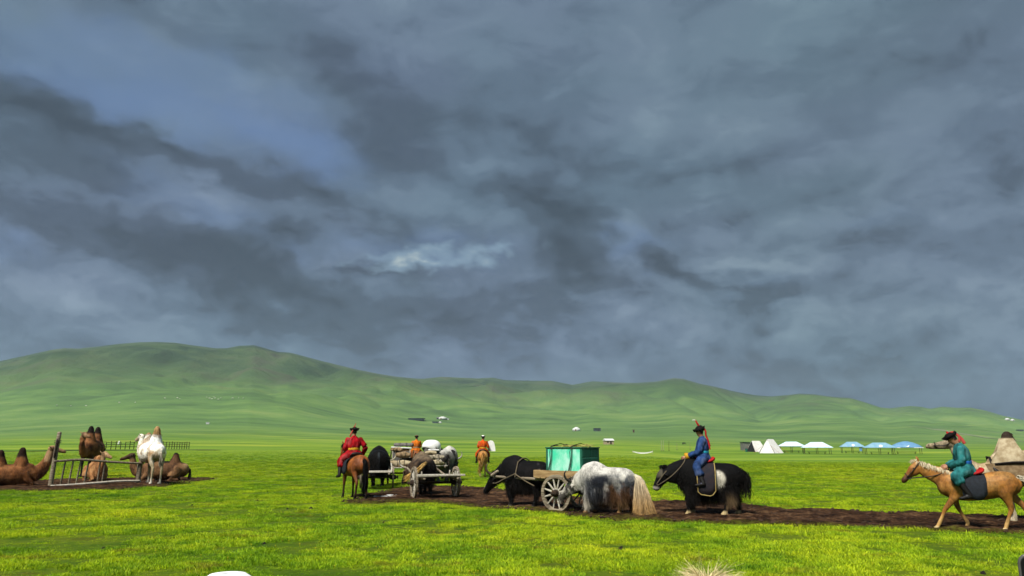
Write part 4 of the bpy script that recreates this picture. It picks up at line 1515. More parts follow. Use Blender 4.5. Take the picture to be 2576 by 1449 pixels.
    if boots:
        for (hp_, k, a, f_, s) in legsp:
            kk = k + (a - k) * .35
            pts = [L([(*kk, .066, .07), (*(kk * .4 + a * .6), .058, .062), (*a, .050, .056), (*(a + np.array([0, 0, -.03])), .048, .056)], (1, 0, 0.2), 12, 3),
                   L([(*(a + np.array([-.03, 0, -.03])), .046, .045), (*(a * .5 + f_ * .5 - np.array([0, 0, .012])), .046, .044), (*f_, .042, .034), (*(f_ + np.array([.035, 0, .02])), .02, .015)], (0, 0, 1), 10, 2)]
            skin('boot', pts, M_SLEEK, t, lambda Q, N: arr(A(26, 22, 22), len(Q)), 0.014, 3)
    # hat
    top = lambda dx, dz, dy=0.0: Vector(H([(hc.x + dx, dy, hz + dz)])[0][:3])
    hm = hat_mat or M_BLACK
    M3 = Matrix(((fw[0], np.cross(up, fw)[0], up[0]), (fw[1], np.cross(up, fw)[1], up[1]), (fw[2], np.cross(up, fw)[2], up[2])))

    def place(mb):
        o_ = top(.012, .155)
        mb.V = [tuple(M3 @ Vector(v) + o_) for v in mb.V]
        return mb
    hatobj = None
    if hat == 'brim':          # stiff upturned brim, low crown
        b = MB().lathe([(.001, .10), (.05, .095), (.085, .06), (.098, .0), (.125, .012), (.142, .060), (.150, .066), (.140, .02), (.112, -.018), (.08, -.012), (.001, .03)], 20)
        b.V = [(v[0] * 1.12 + (.02 if v[2] > .03 else 0), v[1], v[2]) for v in b.V]
        hatobj = place(b).build('hat', hm, t, True)
        k = MB().loft([(0, 0, .08, .04, .04), (0, 0, .11, .024, .024), (.005, 0, .13, .014, .014)], 10, 3, (1, 0, 0))
        place(k).build('knot', M_RED, hatobj, True)
    elif hat == 'peak':        # tall pointed front brim, plume
        b = MB().lathe([(.001, .12), (.05, .11), (.088, .07), (.100, .0), (.12, -.01), (.145, .05), (.152, .05), (.128, -.025), (.10, -.03), (.001, .03)], 20)
        b.V = [(v[0] * (1.25 if v[0] > 0 else 1.0) + (.0), v[1], v[2] + .35 * max(0, -v[0]) * (v[2] > .02) - .25 * max(0, v[0]) * .5) for v in b.V]
        hatobj = place(b).build('hat', hm, t, True)
        k = MB().loft([(0, 0, .10, .03, .03), (.03, 0, .17, .026, .026), (.055, 0, .24, .02, .02), (.06, 0, .28, .008, .008)], 10, 3, (1, 0, 0))
        place(k).build('plume', M_RED, hatobj, True)
        k = MB().loft([(.055, 0, .26, .012, .006), (.10, 0, .285, .018, .008), (.15, 0, .28, .012, .005)], 8, 3, (0, 0, 1))
        place(k).build('feather', M_WHITE, hatobj, True)
    elif hat == 'cap':
        b = MB().lathe([(.001, .095), (.05, .088), (.085, .05), (.098, -.01), (.092, -.015), (.001, .02)], 18)
        hatobj = place(b).build('hat', hm, t, True)
        k = MB().lathe([(.094, -.02), (.116, .015), (.118, .045), (.104, .03), (.094, .0)], 18)
        place(k).build('turned_up_brim', M_BLACK, hatobj, True)
    elif hat == 'white_cap':
        b = MB().lathe([(.001, .10), (.045, .096), (.085, .07), (.104, .01), (.104, -.03), (.098, -.03), (.001, .02)], 28)
        hatobj = place(b).build('cap', hm, t, True)
        k = MB().raw([(.07, -.085, -.02), (.10, -.06, -.015), (.19, -.045, -.025), (.205, 0, -.02), (.19, .045, -.025), (.10, .06, -.015), (.07, .085, -.02), (.07, -.085, -.032), (.10, -.06, -.027), (.19, -.045, -.035), (.205, 0, -.03), (.19, .045, -.035), (.10, .06, -.027), (.07, .085, -.032)],
                     [(0, 1, 2, 3, 4, 5, 6), (13, 12, 11, 10, 9, 8, 7)] + [(i + 1, i, i + 7, i + 8) for i in range(6)])
        place(k).build('peak', hm, hatobj)
    return t, hatobj, dict(hc=hc, H=H, top=top, sp=sp)


def ribbon(parent, pts, w0, w1, mat, name='ribbon', ref=(0, 1, 0), thick=.006):
    st = []
    for i, p in enumerate(pts):
        k = i / (len(pts) - 1)
        st.append((*p, w0 * (1 - k) + w1 * k, thick))
    V, F = loft(st, 8, 4, ref)
    return mesh_obj(name, V, F, mat, parent, True)


def xf(o, p):
    """local point of a placed thing -> world (things are placed by location, turn and scale only)"""
    m = Matrix.LocRotScale(o.location, o.rotation_euler, o.scale)
    return m @ Vector(p)


def rope(mb, pts, r=.012, sub=5):
    mb.loft([(*p, r, r) for p in pts], 6, sub, (0.31, 0.2, 0.9), True)
    return mb


# ================================================================== the caravan
# ---- palomino horse and teal rider at the right
def col_palomino(P, N):
    z = P[:, 2]
    c = arr(A(182, 122, 54, 2.1), len(P))
    c = blend(c, A(204, 148, 78, 2.1), sstep(.45, .65, fbm(P * 4.0, 3)))
    c = blend(c, A(150, 84, 30), sstep(.5, .7, fbm(P * 3.0 + 7, 3)) * .5)
    c = blend(c, A(214, 170, 104), sstep(.42, .20, z))
    c = blend(c, A(232, 208, 150), sstep(.11, .07, z))
    c = blend(c, A(226, 200, 150), sstep(.035, .015, z) * .6)
    c = blend(c, A(40, 32, 30), sstep(1.24, 1.32, P[:, 0]) * sstep(1.22, 1.12, z))
    c = blend(c, A(120, 70, 30), (P[:, 0] > 1.05) * sstep(1.42, 1.15, z) * .5)
    return c


def fit(vx, vy, sc=1.0):
    return G(vx, vy), sc


h_loc = G(2470, 1336)
HRS = 1.03
HR1 = make_horse('golden palomino horse with cream mane walking at the right edge', h_loc, R(160), 1.0, col_palomino, A(242, 226, 190, 1.7), (A(246, 236, 210, 1.7), A(226, 190, 120, 1.8)),
                 [('f', 1, fore(knee=(.66, .13, .46), fet=(.80, .12, .15), hoof=(.87, .12, .035))), ('f', -1, fore(knee=(.36, .13, .46), fet=(.22, .12, .16), hoof=(.26, .12, .035))),
                  ('h', 1, hind(hock=(-.56, .13, .50), fet=(-.44, .12, .15), hoof=(-.40, .12, .035))), ('h', -1, hind(st=(-.60, .17, .86), hock=(-.86, .13, .54), fet=(-.94, .12, .17), hoof=(-.95, .12, .04)))],
                 head=(1.07, 1.45, 1.39, 1.06), tail_pts=[(-.94, .02, 1.10), (-1.02, .03, .85), (-1.04, .04, .55), (-1.04, .05, .12)], tail_spread=(.06, .13), tailn=900)


def bridle(parent, px, pz, mx_, mz, rein_to, w=.09):
    b = MB()
    for s in (-1, 1):
        rope(b, [(px - .02, s * .085, pz + .04), (px + (mx_ - px) * .4, s * .098, pz + (mz - pz) * .4), (px + (mx_ - px) * .78, s * .068, pz + (mz - pz) * .78)], .010)
        rope(b, [(px + (mx_ - px) * .78, s * .068, pz + (mz - pz) * .78 - .03), ((px + rein_to[0]) / 2, s * .11, (pz + rein_to[2]) / 2 - .22), rein_to], .010)
    k = .72
    c = (px + (mx_ - px) * k, pz + (mz - pz) * k)
    rope(b, [(c[0], .07, c[1]), (c[0] + .05, 0, c[1] + .07), (c[0], -.07, c[1]), (c[0] - .05, 0, c[1] - .07), (c[0], .07, c[1])], .010)
    return b.build('bridle', M_LEATHER, parent, True)


HR1.scale = (1.0, 1.0, .95)
bridle(HR1, 1.07, 1.45, 1.39, 1.06, (.42, .02, 1.40))


def make_saddle(label, animal, p, flap_mat, seat_mat, flap=(.42, .62), blanket=None, hw=.30, trim=None, stir=.52, sc=1.0):
    t = thing('saddle', label, 'saddle', xf(animal, p), animal.rotation_euler[2], animal.scale[0] * sc)
    b = MB()
    b.loft([(-.24, 0, .10, .16, .05), (-.20, 0, .05, .19, .05), (-.05, 0, .0, .18, .045), (.10, 0, .01, .15, .045), (.18, 0, .08, .11, .05), (.21, 0, .15, .07, .03)], 16, 4, (0, 0, 1))
    b.build('seat', seat_mat, t, True)
    for s in (-1, 1):
        V, F = [], []
        nu, nv = 7, 9
        for i in range(nu):
            for j in range(nv):
                u, v = i / (nu - 1) - .5, j / (nv - 1)
                th = v * 1.9
                if th < 1.45:
                    y, z = (hw + .03) * math.sin(th), -hw * 1.05 * (1 - math.cos(th))
                    y1, z1 = y, z
                else:
                    y, z = (hw + .03) * (1 + .02 * (th - 1.45)), -hw * 1.05 * (1 - math.cos(1.45)) - (th - 1.45) / .45 * (flap[1] - hw * .92)
                y += .012 * math.sin(v * 7 + u * 5)
                z += (2 * u) ** 4 * v * .10 + .012 * math.sin(u * 9) * v
                V.append((u * flap[0] * (1 - .08 * v), s * y, z))
        for i in range(nu - 1):
            for j in range(nv - 1):
                F.append((i * nv + j, (i + 1) * nv + j, (i + 1) * nv + j + 1, i * nv + j + 1))
        o = mesh_obj('flap', V, F, flap_mat, t, True)
        m = o.modifiers.new('thick', 'SOLIDIFY')
        m.thickness = .018
        m.offset = 1.0 if s < 0 else -1.0
        if trim:
            mb = MB()
            edge = [V[0 * nv + j] for j in range(2, nv)] + [V[i * nv + nv - 1] for i in range(1, nu)] + [V[(nu - 1) * nv + j] for j in range(nv - 2, 1, -1)]
            mb.loft([(e[0], e[1] + s * .018, e[2], .012, .008) for e in edge], 6, 1, (0, 1, 0))
            mb.build('trim', trim, o, True)
    return t


make_saddle('red and black saddle over dark blanket on the palomino horse', HR1, (.10, 0, 1.245), M_DARKBLUE, M_RED, (.50, .52), hw=.30)
TEAL = A(52, 132, 134, 1.9)
p, hat, inf = make_person('rider in teal robe with red hat ribbon bowing his head', xf(HR1, (.16, 0, 1.30)), HR1.rotation_euler[2], 1.0, TEAL, pose=dict(lean=.10, bow=.20, pitch=.60, hl=(.34, .08, .10), hr=(.34, -.05, .12), knee=(.26, .31, -.12), ank=(.05, .35, -.48), toe=(.22, .38, -.55)), hat='brim', belt=M_BLUE_SASH)
T = inf['top']
q0 = T(-.03, .24)
ribbon(hat, [q0, q0 + Vector((-.09, 0, -.02)), q0 + Vector((-.20, .0, -.12)), q0 + Vector((-.26, 0, -.24))], .022, .034, M_PINK)
ribbon(hat, [q0, q0 + Vector((-.07, .04, .0)), q0 + Vector((-.15, .05, -.09)), q0 + Vector((-.16, .05, -.2))], .018, .022, M_PINK)

# ---- black yak ridden by the man in blue
def col_black(P, N):
    c = arr(A(11, 10, 12, 2.6), len(P))
    c = blend(c, A(24, 21, 23, 2.6), sstep(.5, .7, fbm(P * 5.0, 3)))
    return c


def col_ridden(P, N):
    c = col_black(P, N)
    z = P[:, 2]
    hoof = sstep(.17, .11, z)
    c = blend(c, A(214, 190, 140), hoof)
    patch = sstep(.20, .13, np.hypot((P[:, 0] + .24) * .95, (z - .93) * .85)) * (np.abs(P[:, 1]) > .2)
    c = blend(c, A(228, 222, 205), patch)
    c = blend(c, A(170, 142, 104), sstep(.68, .46, z) * sstep(.15, -.10, P[:, 0]) * sstep(.42, .6, fbm(P * 6, 2)) * .8)
    mz = (P[:, 0] > 1.20)
    c = blend(c, A(214, 206, 192), mz * sstep(.74, .68, z))
    c = blend(c, A(30, 24, 24), mz * sstep(.655, .63, z))
    c = blend(c, A(150, 140, 120), (P[:, 0] > 1.12) * sstep(.90, 1.0, z) * .35)
    return c


y_loc = G(1784, 1298)
YK1 = make_yak('black yak with white side patch carrying the rider in blue', y_loc, R(170), 1.02, col_ridden, None, 'level', horn_shape='stub', tail=dict(pts=[(-.93, 0, .98), (-.95, .02, .75), (-.90, .03, .42)], c0=A(12, 11, 12), c1=A(26, 21, 18)), tailn=300, tail_spread=(.10, .18), skirt=.9,
               legs=[(1, yfore(.05)), (-1, yfore(-.06)), (1, yhind(.20)), (-1, yhind(-.16))], coat_n=11000)
b = MB()
for s in (-1, 1):
    rope(b, [(1.27, s * .10, .78), (1.12, s * .15, .98), (1.02, s * .15, 1.10)], .014)
    rope(b, [(1.24, s * .10, .74), (.90, s * .27, .98), (.60, s * .22, 1.28), (.50, s * .06, 1.50)], .013)
rope(b, [(1.25, .105, .76), (1.33, 0, .80), (1.25, -.105, .76), (1.18, 0, .68), (1.25, .105, .76)], .014)
b.build('halter', M_ROPE, YK1, True)
make_saddle('carved saddle with yellow edged maroon flaps on the ridden black yak', YK1, (.06, 0, 1.33), mat_plain('worn_rug', A(52, 40, 44), A(30, 32, 44), 7, .9, .4), M_RED, (.47, .80), hw=.47, trim=mat_plain('pale_braid', A(214, 192, 120), A(170, 140, 80), 14, .8, .3))
p, hat, inf = make_person('rider in blue robe and black peaked hat with red plume', xf(YK1, (.06, 0, 1.40)), YK1.rotation_euler[2], .98, A(52, 82, 138, 1.9), trousers=A(30, 44, 84), pose=dict(lean=.04, pitch=.12, hl=(.46, .06, .06), hr=(.46, -.06, .06), knee=(.22, .42, -.20), ank=(.08, .54, -.60), toe=(.26, .56, -.65)), hat='peak', robe_len=1.6, belt=M_CYAN, cuffs=M_YELLOW)
T = inf['top']
ribbon(hat, [T(-.10, .20), T(-.135, .10), T(-.125, 0), T(-.155, -.12), T(-.18, -.30)], .024, .022, M_RED)
ribbon(hat, [T(-.10, .20, .03), T(-.13, .08, .05), T(-.12, -.02, .05), T(-.15, -.16, .05), T(-.165, -.38, .06)], .018, .018, M_RED)

# ---- white and grey yak with the long golden tail
def col_white_yak(P, N):
    x, y, z = P.T
    n = fbm(P * 3.2, 4)
    c = arr(A(226, 222, 214, 1.9), len(P))
    flank = sstep(1.16, 1.00, z + (n - .5) * .5) * sstep(.72, .35, x)
    c = blend(c, A(100, 104, 112), flank * sstep(.30, .46, n))
    c = blend(c, A(34, 38, 46), sstep(.30, .40, fbm(P * 2.3 + 5, 4)) * sstep(1.16, .98, z) * sstep(-.66, -.25, x) * sstep(.6, .3, x))
    c = blend(c, A(36, 40, 50), np.exp(-((x + .02) / .36) ** 2 - ((z - .90) / .20) ** 2) * sstep(.30, .55, fbm(P * 5 + 2, 3)) * 1.5)
    rear = sstep(-.12, -.50, x + (n - .5) * .7) * sstep(.86, .60, z + (fbm(P * 6 + 1, 3) - .5) * .6)
    c = blend(c, A(104, 72, 46), rear)
    c = blend(c, A(120, 92, 58), sstep(.60, .46, z) * (x < .2))
    c = blend(c, A(46, 40, 38), sstep(.62, .50, z) * sstep(.0, .2, x) * sstep(.44, .6, n))
    c = blend(c, A(232, 222, 204, 1.9), sstep(.42, .5, x) * (x < .75) * sstep(.62, .5, z))
    c = blend(c, A(214, 208, 196), sstep(.78, .9, x))
    c = blend(c, A(40, 34, 32), (x > .95) * sstep(.42, .56, fbm(P * 7 + 3, 3)) * .9)
    c = blend(c, A(180, 140, 92), sstep(.16, .10, z))
    return c


wy_loc = G(1526, 1296)
YK2 = make_yak('shaggy white and grey yak with long golden tail', wy_loc, R(148), .93, col_white_yak, None, 'low', horns=(A(70, 62, 56), A(30, 26, 26)), neck_y=.02, headyaw=.10, tail=dict(pts=[(-1.00, 0, .95), (-1.07, .02, .60), (-1.12, .04, .28), (-1.16, .05, .03)], c0=A(246, 238, 214, 1.6), c1=(.46, .25, .06)), tailn=2800, tail_spread=(.05, .36), tailw=.012,
               legs=[(1, yfore(.10)), (-1, yfore(-.02)), (1, yhind(.12)), (-1, yhind(-.10))], coat_n=16000, skirt=1.05)

# ---- black yak in the shafts of the crate cart
def col_cartyak(P, N):
    x, y, z = P.T
    c = col_black(P, N)
    c = blend(c, A(224, 214, 200), (x > 1.16) * sstep(.05, .11, N[:, 2] * .2) * sstep(.60, .52, z) * (z > .43) * (x > 1.2))
    c = blend(c, A(110, 108, 112), sstep(.62, .74, fbm(P * 5 + 2, 3)) * sstep(-.5, -.7, x) * .9)
    c = blend(c, A(150, 136, 118), sstep(.10, .05, z) * .6)
    return c


CART_H = R(141)                      # heading of the crate cart and its yak
def fw_of(h): return Vector((math.cos(h), math.sin(h), 0))
def lf_of(h): return Vector((-math.sin(h), math.cos(h), 0))


# near wheel (left of heading is the near... the camera sees the left side of the cart)
wheel_ground = G(1400, 1289)
cart_c = wheel_ground - lf_of(CART_H) * .62
cart_c.z = tz(cart_c.x, cart_c.y)
yk = cart_c + fw_of(CART_H) * 1.58
YK3 = make_yak('black yak with white nose in the shafts of the crate cart', (yk.x, yk.y, tz(yk.x, yk.y)), CART_H + R(4), 1.02, col_cartyak, None, 'low', horns=(A(120, 104, 84), A(70, 58, 46)), horn_shape='up', headyaw=0.0,
               tail=dict(pts=[(-.95, 0, .95), (-.98, .0, .7), (-.96, 0, .45)], c0=A(22, 20, 22), c1=A(60, 54, 52)), tailn=200, legs=[(1, yfore(-.10)), (-1, yfore(.12)), (1, yhind(.14)), (-1, yhind(-.10))], skirt=.55, coat_n=7000)
b = MB()
rope(b, [(.02, .30, 1.28), (.0, .42, 1.05), (.02, .46, .86)], .018)
rope(b, [(.02, .30, 1.28), (.02, 0, 1.38), (.02, -.30, 1.28), (0, -.42, 1.0), (.02, -.46, .86)], .018)
rope(b, [(.02, .46, .95), (.40, .45, .80), (.72, .36, .68), (.96, .22, .66)], .018)
rope(b, [(.02, .46, .95), (-.30, .46, .78), (-.60, .42, .64)], .018)
b.build('harness', M_ROPE, YK3, True)

# ================================================================== carts
def wheel(cart, c, r, n=12, mat=None, spoke_mat=None, hub_mat=None, tilt=0.0, solid=False, tyre=True):
    """wooden cart wheel standing in the local XZ plane: rim of felloes, nave and spokes"""
    mat, spoke_mat, hub_mat = mat or M_WOOD, spoke_mat or M_WOOD_PALE, hub_mat or M_WOOD_DARK
    w = bpy.data.objects.new('wheel', None)
    link(w, cart)
    w.location = c
    w.rotation_euler = (tilt, 0, 0)
    nf = 6
    for i in range(nf):
        V, F = [], []
        m = 8
        a0, a1 = 2 * math.pi * i / nf + .012, 2 * math.pi * (i + 1) / nf - .012
        for j in range(m + 1):
            a = a0 + (a1 - a0) * j / m
            for (rr, yy) in ((r, -.036), (r, .036), (r - .085 + .008 * math.sin(3 * a), .032), (r - .085 + .008 * math.sin(3 * a), -.032)):
                V.append((rr * math.cos(a), yy, rr * math.sin(a)))
        for j in range(m):
            for k in range(4):
                F.append((j * 4 + k, j * 4 + (k + 1) % 4, j * 4 + 4 + (k + 1) % 4, j * 4 + 4 + k))
        F += [(3, 2, 1, 0), (m * 4, m * 4 + 1, m * 4 + 2, m * 4 + 3)]
        mesh_obj('felloe', V, F, mat, w)
    b = MB().loft([(0, -.13, 0, .06, .06), (0, -.10, 0, .085, .085), (0, 0, 0, .105, .105), (0, .10, 0, .085, .085), (0, .14, 0, .06, .06)], 16, 2, (0, 0, 1), False)
    b.build('hub', hub_mat, w, True)
    for i in range(n):
        a = 2 * math.pi * (i + .5) / n
        p0, p1 = Vector((math.cos(a) * .08, 0, math.sin(a) * .08)), Vector((math.cos(a) * (r - .075), 0, math.sin(a) * (r - .075)))
        MB().loft([(*p0, .030, .020), (*((p0 + p1) / 2), .026, .018), (*p1, .020, .018)], 8, 1, (0, 1, 0), False).build('spoke', spoke_mat, w)
    return w


def base_cart(label, loc, heading, planks=7, bed=(-.85, .75), bw=.46, z=.80, r=.49, track=.62, shaft=2.35, shaft_z=.92, plank_mat=None, stakes=True, wheel_mat=None, nsp=12, side=False):
    t = thing('cart', label, 'cart', loc, heading)
    plank_mat = plank_mat or M_WOOD_PALE
    for s in (-1, 1):
        wheel(t, (0, s * track, r), r, nsp, wheel_mat)
        b = MB()
        b.loft([(bed[0] - .12, s * (bw - .06), z - .045, .045, .042), (0, s * (bw - .06), z - .045, .048, .045), (bed[1], s * (bw - .07), z - .03, .045, .042), (shaft, s * (bw - .10), shaft_z, .036, .036)], 10, 5, (0, 0, 1))
        b.build('shaft', M_WOOD, t, True)
        MB().box((0, s * (bw - .06), (z - .09 + r) / 2 + .02), (.16, .09, max(.05, z - .09 - r)), bev=.01).build('bolster', M_WOOD_DARK, t)
    MB().cyl((0, -track - .22, r), (0, track + .22, r), .042, .042, 10).build('axle', M_WOOD_DARK, t, True)
    for s in (-1, 1):
        MB().box((0, s * (track + .185), r), (.035, .03, .17), bev=.006).build('linchpin', M_WOOD_BROWN, t)
    n = planks
    for i in range(n):
        x = bed[0] + (bed[1] - bed[0]) * (i + .5) / n
        wd = (bed[1] - bed[0]) / n * random.uniform(.82, .95)
        e = random.uniform(-.05, .06)
        MB().box((x, random.uniform(-.02, .02), z + .022 + random.uniform(-.004, .004)), (wd, 2 * bw + .14 + e, .038), Matrix.Rotation(random.uniform(-.02, .02), 3, 'Z'), .006).build('plank', plank_mat, t)
    if stakes:
        for (x, s) in ((bed[0] + .12, 1), (bed[0] + .12, -1), (bed[1] - .2, 1), (bed[1] - .2, -1)):
            MB().loft([(x, s * (bw - .02), z + .03, .028, .028), (x, s * (bw - .01), z + .17, .024, .024)], 8, 1, (1, 0, 0)).build('stake', M_WOOD_PALE, t, True)
    return t


def fixz(v):
    v.z = tz(v.x, v.y) + .012
    return v


# ---- crate cart
CRATE_CART = base_cart('two-wheeled wooden cart loaded with green crates', fixz(cart_c), CART_H, planks=9, bed=(-.95, .80), z=.86, shaft=2.45, shaft_z=.86, stakes=False, plank_mat=M_WOOD_TAN)
for s in (-1, 1):
    MB().box((-.05, s * .52, .985), (1.80, .035, .20), bev=.008).build('side_board', M_WOOD_TAN, CRATE_CART)
MB().box((.85, 0, .985), (.035, 1.0, .20), bev=.008).build('end_board', M_WOOD_TAN, CRATE_CART)
b = MB().loft([(2.38, -.55, .90, .04, .04), (2.42, -.2, 1.0, .045, .05), (2.42, .2, 1.0, .045, .05), (2.38, .55, .90, .04, .04)], 10, 4, (0, 0, 1))
b.build('yoke', M_WOOD, CRATE_CART, True)
CC = Matrix.LocRotScale(CRATE_CART.location, CRATE_CART.rotation_euler, None)


def crate(label, c, size, front, rows, cols, mat_side, mat_end, heading):
    t = thing('crate', label, 'crate', c, heading)
    lx, ly, lz = size
    MB().box((0, 0, lz / 2), (lx, ly, lz), bev=.01).build('body', mat_side, t)
    pl = lambda name, c_, s_: MB().box(c_, s_, bev=.006).build(name, mat_end, t)
    for i in range(rows):
        for j in range(cols):
            h, w = lz / rows, ly / cols
            pl('panel', (-lx / 2 - .008, -ly / 2 + w * (j + .5), h * (i + .5)), (.022, w - .022, h - .022))
    for sx in (-1, 1):
        for sy in (-1, 1):
            MB().box((sx * (lx / 2 - .02), sy * (ly / 2 - .018), lz / 2), (.06, .06, lz + .012), bev=.006).build('corner_post', mat_end, t)
    MB().box((0, 0, lz + .014), (lx + .06, ly + .06, .026), bev=.006).build('lid', M_GREEN_DARK, t)
    return t


c1 = CC @ Vector((-.13, .0, .908))
CR1 = crate('bright green painted crate roped on the two-wheeled cart', c1, (1.18, .86, .78), 0, 3, 2, M_GREEN, M_GREEN_DARK, CART_H)
for x in (-.30, .38):
    b = MB()
    rope(b, [(x + .12, .52, .02), (x + .02, .475, .45), (x, .455, .83), (x, 0, .835), (x, -.455, .83), (x + .05, -.52, .02)], .012, 2)
    rope(b, [(x + .15, .52, .02), (x + .05, .475, .45), (x + .035, .455, .835), (x + .03, -.455, .835), (x + .09, -.52, .02)], .010, 2)
    b.build('strap', M_LEATHER, CR1, True)
st = thing('straw_bundle', 'thin bundle of straw lying on top of the green crate', 'straw', CC @ Vector((-.2, 0, 1.73)), CART_H)
n = 160
rg = np.random.default_rng(4)
fur_cards('stalks', st, np.stack([rg.uniform(-.5, .3, n), rg.uniform(-.32, .32, n), rg.uniform(0, .03, n)], -1), np.stack([rg.normal(0, 1, n), rg.normal(0, .6, n), rg.uniform(0, .12, n)], -1),
          np.stack([rg.normal(0, 1, n), rg.normal(0, .6, n), rg.uniform(-.1, .02, n)], -1), rg.uniform(.15, .4, n), .012, A(206, 196, 110), rg)

# ---- centre cart with the big wheels
pl_, pr_ = G(1040, 1257), G(1146, 1254.5)
ax = pr_ - pl_
H_C = math.atan2(ax.y, ax.x) + math.pi / 2
cC = fixz((pl_ + pr_) / 2)
CART_C = base_cart('empty flat bed cart with big spoked wheels in the mud', cC, H_C, planks=6, bed=(-.80, .62), z=.74, r=.53, track=ax.length / 2, bw=ax.length / 2 - .10, shaft=2.3, shaft_z=.95, wheel_mat=M_WOOD)
MB().box((-.88, 0, .80), (.13, ax.length + .16, .06), Matrix.Rotation(.02, 3, 'Z'), .01).build('rear_beam', M_WOOD_PALE, CART_C)


def col_greyyak(P, N):
    x, y, z = P.T
    n = fbm(P * 4, 4)
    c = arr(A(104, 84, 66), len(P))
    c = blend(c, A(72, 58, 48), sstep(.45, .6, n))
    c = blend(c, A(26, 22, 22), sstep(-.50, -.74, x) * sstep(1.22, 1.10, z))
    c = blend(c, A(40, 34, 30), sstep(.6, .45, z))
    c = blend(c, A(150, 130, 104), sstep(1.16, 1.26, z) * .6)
    return c


def yak_ahead(cart, h, dist, side, **kw):
    p = cart.location + fw_of(h) * dist + lf_of(h) * side
    return (p.x, p.y, tz(p.x, p.y))


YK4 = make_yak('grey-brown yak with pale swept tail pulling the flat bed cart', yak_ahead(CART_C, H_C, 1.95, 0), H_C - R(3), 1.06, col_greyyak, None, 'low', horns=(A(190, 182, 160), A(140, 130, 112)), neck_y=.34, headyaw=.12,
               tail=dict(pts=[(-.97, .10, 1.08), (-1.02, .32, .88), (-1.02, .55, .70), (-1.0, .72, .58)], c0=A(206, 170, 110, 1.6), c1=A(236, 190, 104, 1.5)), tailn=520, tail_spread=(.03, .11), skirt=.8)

# ---- flat cart on the left, seen past the red rider's horse
H_B = R(99)
wB = G(988, 1229)
cB = fixz(wB + lf_of(H_B) * .66)
CART_B = base_cart('low flat bed cart with pale planks behind the black yak', cB, H_B, planks=5, bed=(-.85, .5), z=.66, r=.45, track=.66, bw=.56, shaft=2.2, shaft_z=.85, stakes=False)
MB().loft([(-.5, -.58, .70, .05, .04), (.1, -.60, .82, .04, .035), (.5, -.56, 1.0, .03, .03)], 8, 3, (0, 0, 1)).build('side_rail', M_WOOD_PALE, CART_B, True)


def col_black_rump(P, N):
    c = col_black(P, N)
    return blend(c, A(70, 78, 84), sstep(.05, .02, np.abs(P[:, 1] + .02)) * sstep(-.7, -.85, P[:, 0]) * .6)


YK5 = make_yak('round black yak seen from behind ahead of the pale flat cart', yak_ahead(CART_B, H_B, 1.85, .0), H_B, 1.20, col_black_rump, None, 'low', horns=(A(200, 192, 160), A(170, 160, 130)), horn_shape='up', neck_y=-.30,
               tail=dict(pts=[(-.93, 0, .95), (-.95, 0, .72), (-.93, 0, .5)], c0=A(26, 24, 26), c1=A(16, 15, 16)), tailn=160, skirt=.6, tail_spread=(.04, .08), headyaw=-.1)

# ---- loaded carts further back
def bundle(label, p, rz, st, mat, straps=2, cat='bundle', smat=None):
    t = thing('bundle', label, cat, p, rz)
    parts = [L(st, (0, 0, 1), 18, 4)]
    me = fuse(parts, .03, 2)
    P = verts_of(me)
    d = (fbm(P * 6, 3) - .5) * .07
    N = normals_of(me)
    me.vertices.foreach_set('co', (P + N * d[:, None]).astype(np.float32).ravel())
    me.polygons.foreach_set('use_smooth', np.ones(len(me.polygons), dtype=bool))
    me.materials.clear()
    me.materials.append(mat)
    link(bpy.data.objects.new('roll', me), t)
    A0, A1 = np.array(st[0]), np.array(st[-1])
    for i in range(straps):
        k = (i + 1) / (straps + 1)
        c = A0 * (1 - k) + A1 * k
        r1, r2 = max(s[3] for s in st) * 1.04, max(s[4] for s in st) * 1.04
        d = (A1 - A0)[:3]
        d /= np.linalg.norm(d)
        s_ = np.cross([0, 0, 1], d)
        pts = [tuple(c[:3] + s_ * math.cos(a) * r1 + np.array([0, 0, 1]) * math.sin(a) * r2) for a in np.linspace(0, 2 * math.pi, 13)]
        rope(MB(), pts, .009, 2).build('tie', smat or M_LEATHER, t, True)
    return t


H_D = R(97)
cD = fixz(at(1012, 36.0))
CART_D = base_cart('loaded cart with white topped chest and leaning poles', cD, H_D, planks=6, bed=(-.8, .7), z=.72, r=.48, track=.62, shaft=2.2, stakes=True, wheel_mat=M_WOOD_DARK)
DM = Matrix.LocRotScale(CART_D.location, CART_D.rotation_euler, None)
t = thing('chest', 'grey panelled chest with white lid on the loaded cart', 'chest', DM @ Vector((.18, .03, .765)), H_D)
MB().box((0, 0, .42), (.62, .84, .84), bev=.015).build('body', M_WOOD_BROWN, t)
for j in range(2):
    MB().box((-.318, -.20 + j * .40, .40), (.022, .34, .62), bev=.006).build('panel', M_FELT, t)
for (y, w) in ((-.40, .05), (0.0, .05), (.40, .05)):
    MB().box((-.322, y, .42), (.03, w, .80), bev=.006).build('stile', M_WOOD_PALE, t)
MB().box((0, 0, .875), (.72, .96, .05), Matrix.Rotation(.05, 3, 'X'), .012).build('lid', M_WHITE, t)
bundle('rolled grey felt lying across the lid of the chest', DM @ Vector((.18, -.05, 1.77)), H_D, [(-.1, -.45, .0, .12, .08), (0, 0, .01, .16, .09), (.1, .42, 0, .12, .08)], M_FELT)
bundle('brown sagging sack in front of the grey chest', DM @ Vector((-.45, -.05, 1.30)), H_D, [(0, -.30, 0, .14, .10), (0, 0, .02, .2, .15), (0, .28, 0, .15, .11)], M_FELT_TAN)
bundle('pale rolled felt at the near end of the loaded cart', DM @ Vector((-.60, .05, .93)), H_D, [(0, -.5, 0, .12, .12), (0, 0, .0, .15, .15), (0, .45, 0, .13, .13)], M_CREAM)
